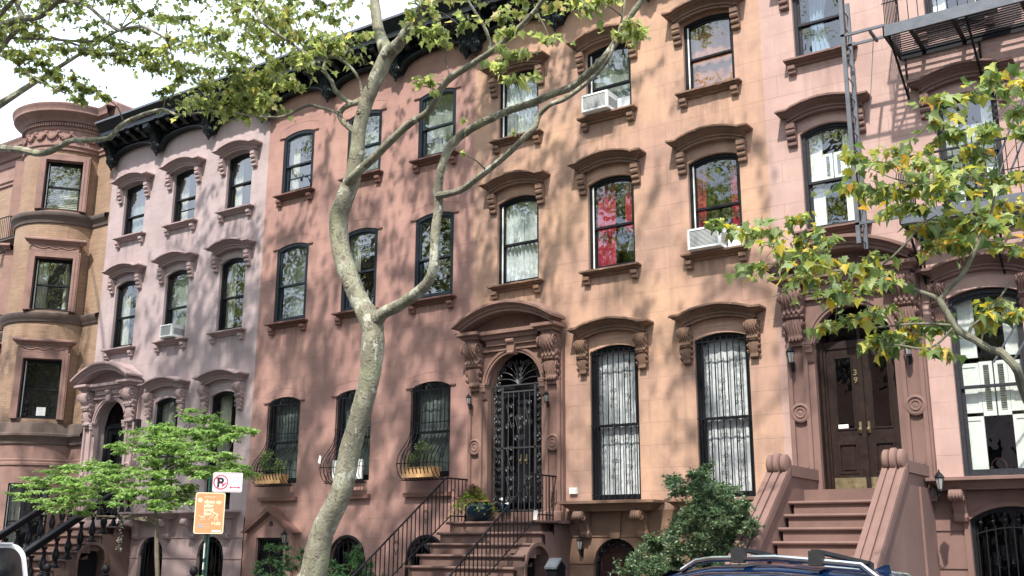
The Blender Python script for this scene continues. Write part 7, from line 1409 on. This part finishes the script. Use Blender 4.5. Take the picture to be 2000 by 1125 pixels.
# ------------------------------------------------------------------ the other side of the street (seen only as reflections)
def far_house(x,label,w=6.2,mat='right'):
    H=thing('row_house',label,'house',(x,-22.5,0),'row houses across the street, behind the camera')
    hs=[rect(c-.5,c+.5,z,z+1.8) for c in (1.1,3.1,5.1) for z in (1.0,4.2,7.4,10.3)]
    me=wall_mesh([(0,0),(w,0),(w,13),(0,13)],hs,0,.2); me.transform(Matrix.Rotation(PI,4,'Z')@Matrix.Translation((-w,0,0))); me.transform(Matrix.Translation((0,0,0))); link('wall',me,mat,H)
    MB().add([(0,-.15,0),(w,-.15,0),(w,-.15,13),(0,-.15,13)],[(0,3,2,1)]).obj('window_panes','carglass_dark',H,smooth=False)
    MB().prism_yz([(0,12.4),(.2,12.45),(.5,12.8),(.7,13.0),(.7,13.2),(0,13.3)],0,w).obj('cornice','cornice',H,smooth=False)
    return H
for i in range(8): far_house(-52+6.2*i,'row house across the street behind the camera, seen only in reflections',mat=('right','orange','rose','pink')[i%4])
def crown_items(n,cx,cy,cz,rx,ry,rz,rr):
    o=[]
    cl=[(lambda p:(p.x*rx,p.y*ry,p.z*rz))(Vector((rr.gauss(0,1),rr.gauss(0,1),rr.gauss(0,1))).normalized()*rr.uniform(.35,1)) for i in range(n)]
    for (x,y,z) in cl: o+=spray(rr,None,(cx+x,cy+y,cz+z),rr.uniform(.5,.9),.24,5,8)
    return o
r7=random.Random(77); cm=None; b=MB(); limb(b,[(0,0,-.05,.3),(.1,.1,3,.22),(-.1,0,6,.18),(.2,.1,10,.12),(0,0,17,.03)],12,4,.05)
for i in range(14):
    a=r7.uniform(0,6.3); z=r7.uniform(5.5,13); R0=r7.uniform(2.4,4.2); limb(b,[(0,0,z,.09),(R0*.5*math.cos(a),R0*.5*math.sin(a),z+1.2,.06),(R0*math.cos(a),R0*math.sin(a),z+2.6,.015)],6,4,.05)
tmesh=b.mesh('t',True); cmesh=leaves_mesh('plane',crown_items(210,0,0,12.5,4.8,3.6,6.2,r7)); cmesh.materials.append(MT['plane'])
for i,(x,y) in enumerate(((-44,-19.2),(-34,-19.6),(-25,-19.2),(-16.5,-20.2),(-7.5,-20.8),(3,-20.3))):
    T=thing('street_tree','leafy tree on the near pavement behind the camera, seen only in reflections','tree',(x,y,0),'trees behind the camera',rz=i*1.3); link('trunk',tmesh,'bark',T); link('crown',cmesh,'plane',T)

T=thing('hanging_vine','pale flowering vine trailing down from the pink house window shelf','vine',(-22.05,-.42,2.36)); b=MB(); L=[]
P=[(0,0,0),(.03,-.03,-.15),(-.02,-.02,-.4),(.02,0,-.62),(-.01,0,-.85)]; b.tube(P,.004,4); b.obj('stem','twig',T)
for i in range(90): t=rr.random(); L.append((rr.gauss(0,.035),rr.gauss(-.02,.03),-.85*t,rr.uniform(.025,.05),rr.uniform(0,6.3),rr.gauss(0,.6),rr.gauss(0,.6)))
link('blossoms',leaves_mesh('petal',L),'cream',T)
T=thing('letter_box','small black gabled letter box in the archway under the flower pot steps','letter box',(-9.60,-.95,1.02)); MB().prism_yz([(-.14,0),(.14,0),(.14,.30),(0,.42),(-.14,.30)],-.1,.1).obj('box','iron',T,smooth=False); MB().prism_yz([(-.17,.28),(0,.42),(.17,.28),(.17,.31),(0,.46),(-.17,.31)],-.12,.12).obj('lid','iron_grey',T,smooth=False); MB().box(-.03,.03,-.03,.03,-1.04,0).obj('post','iron',T,smooth=False)
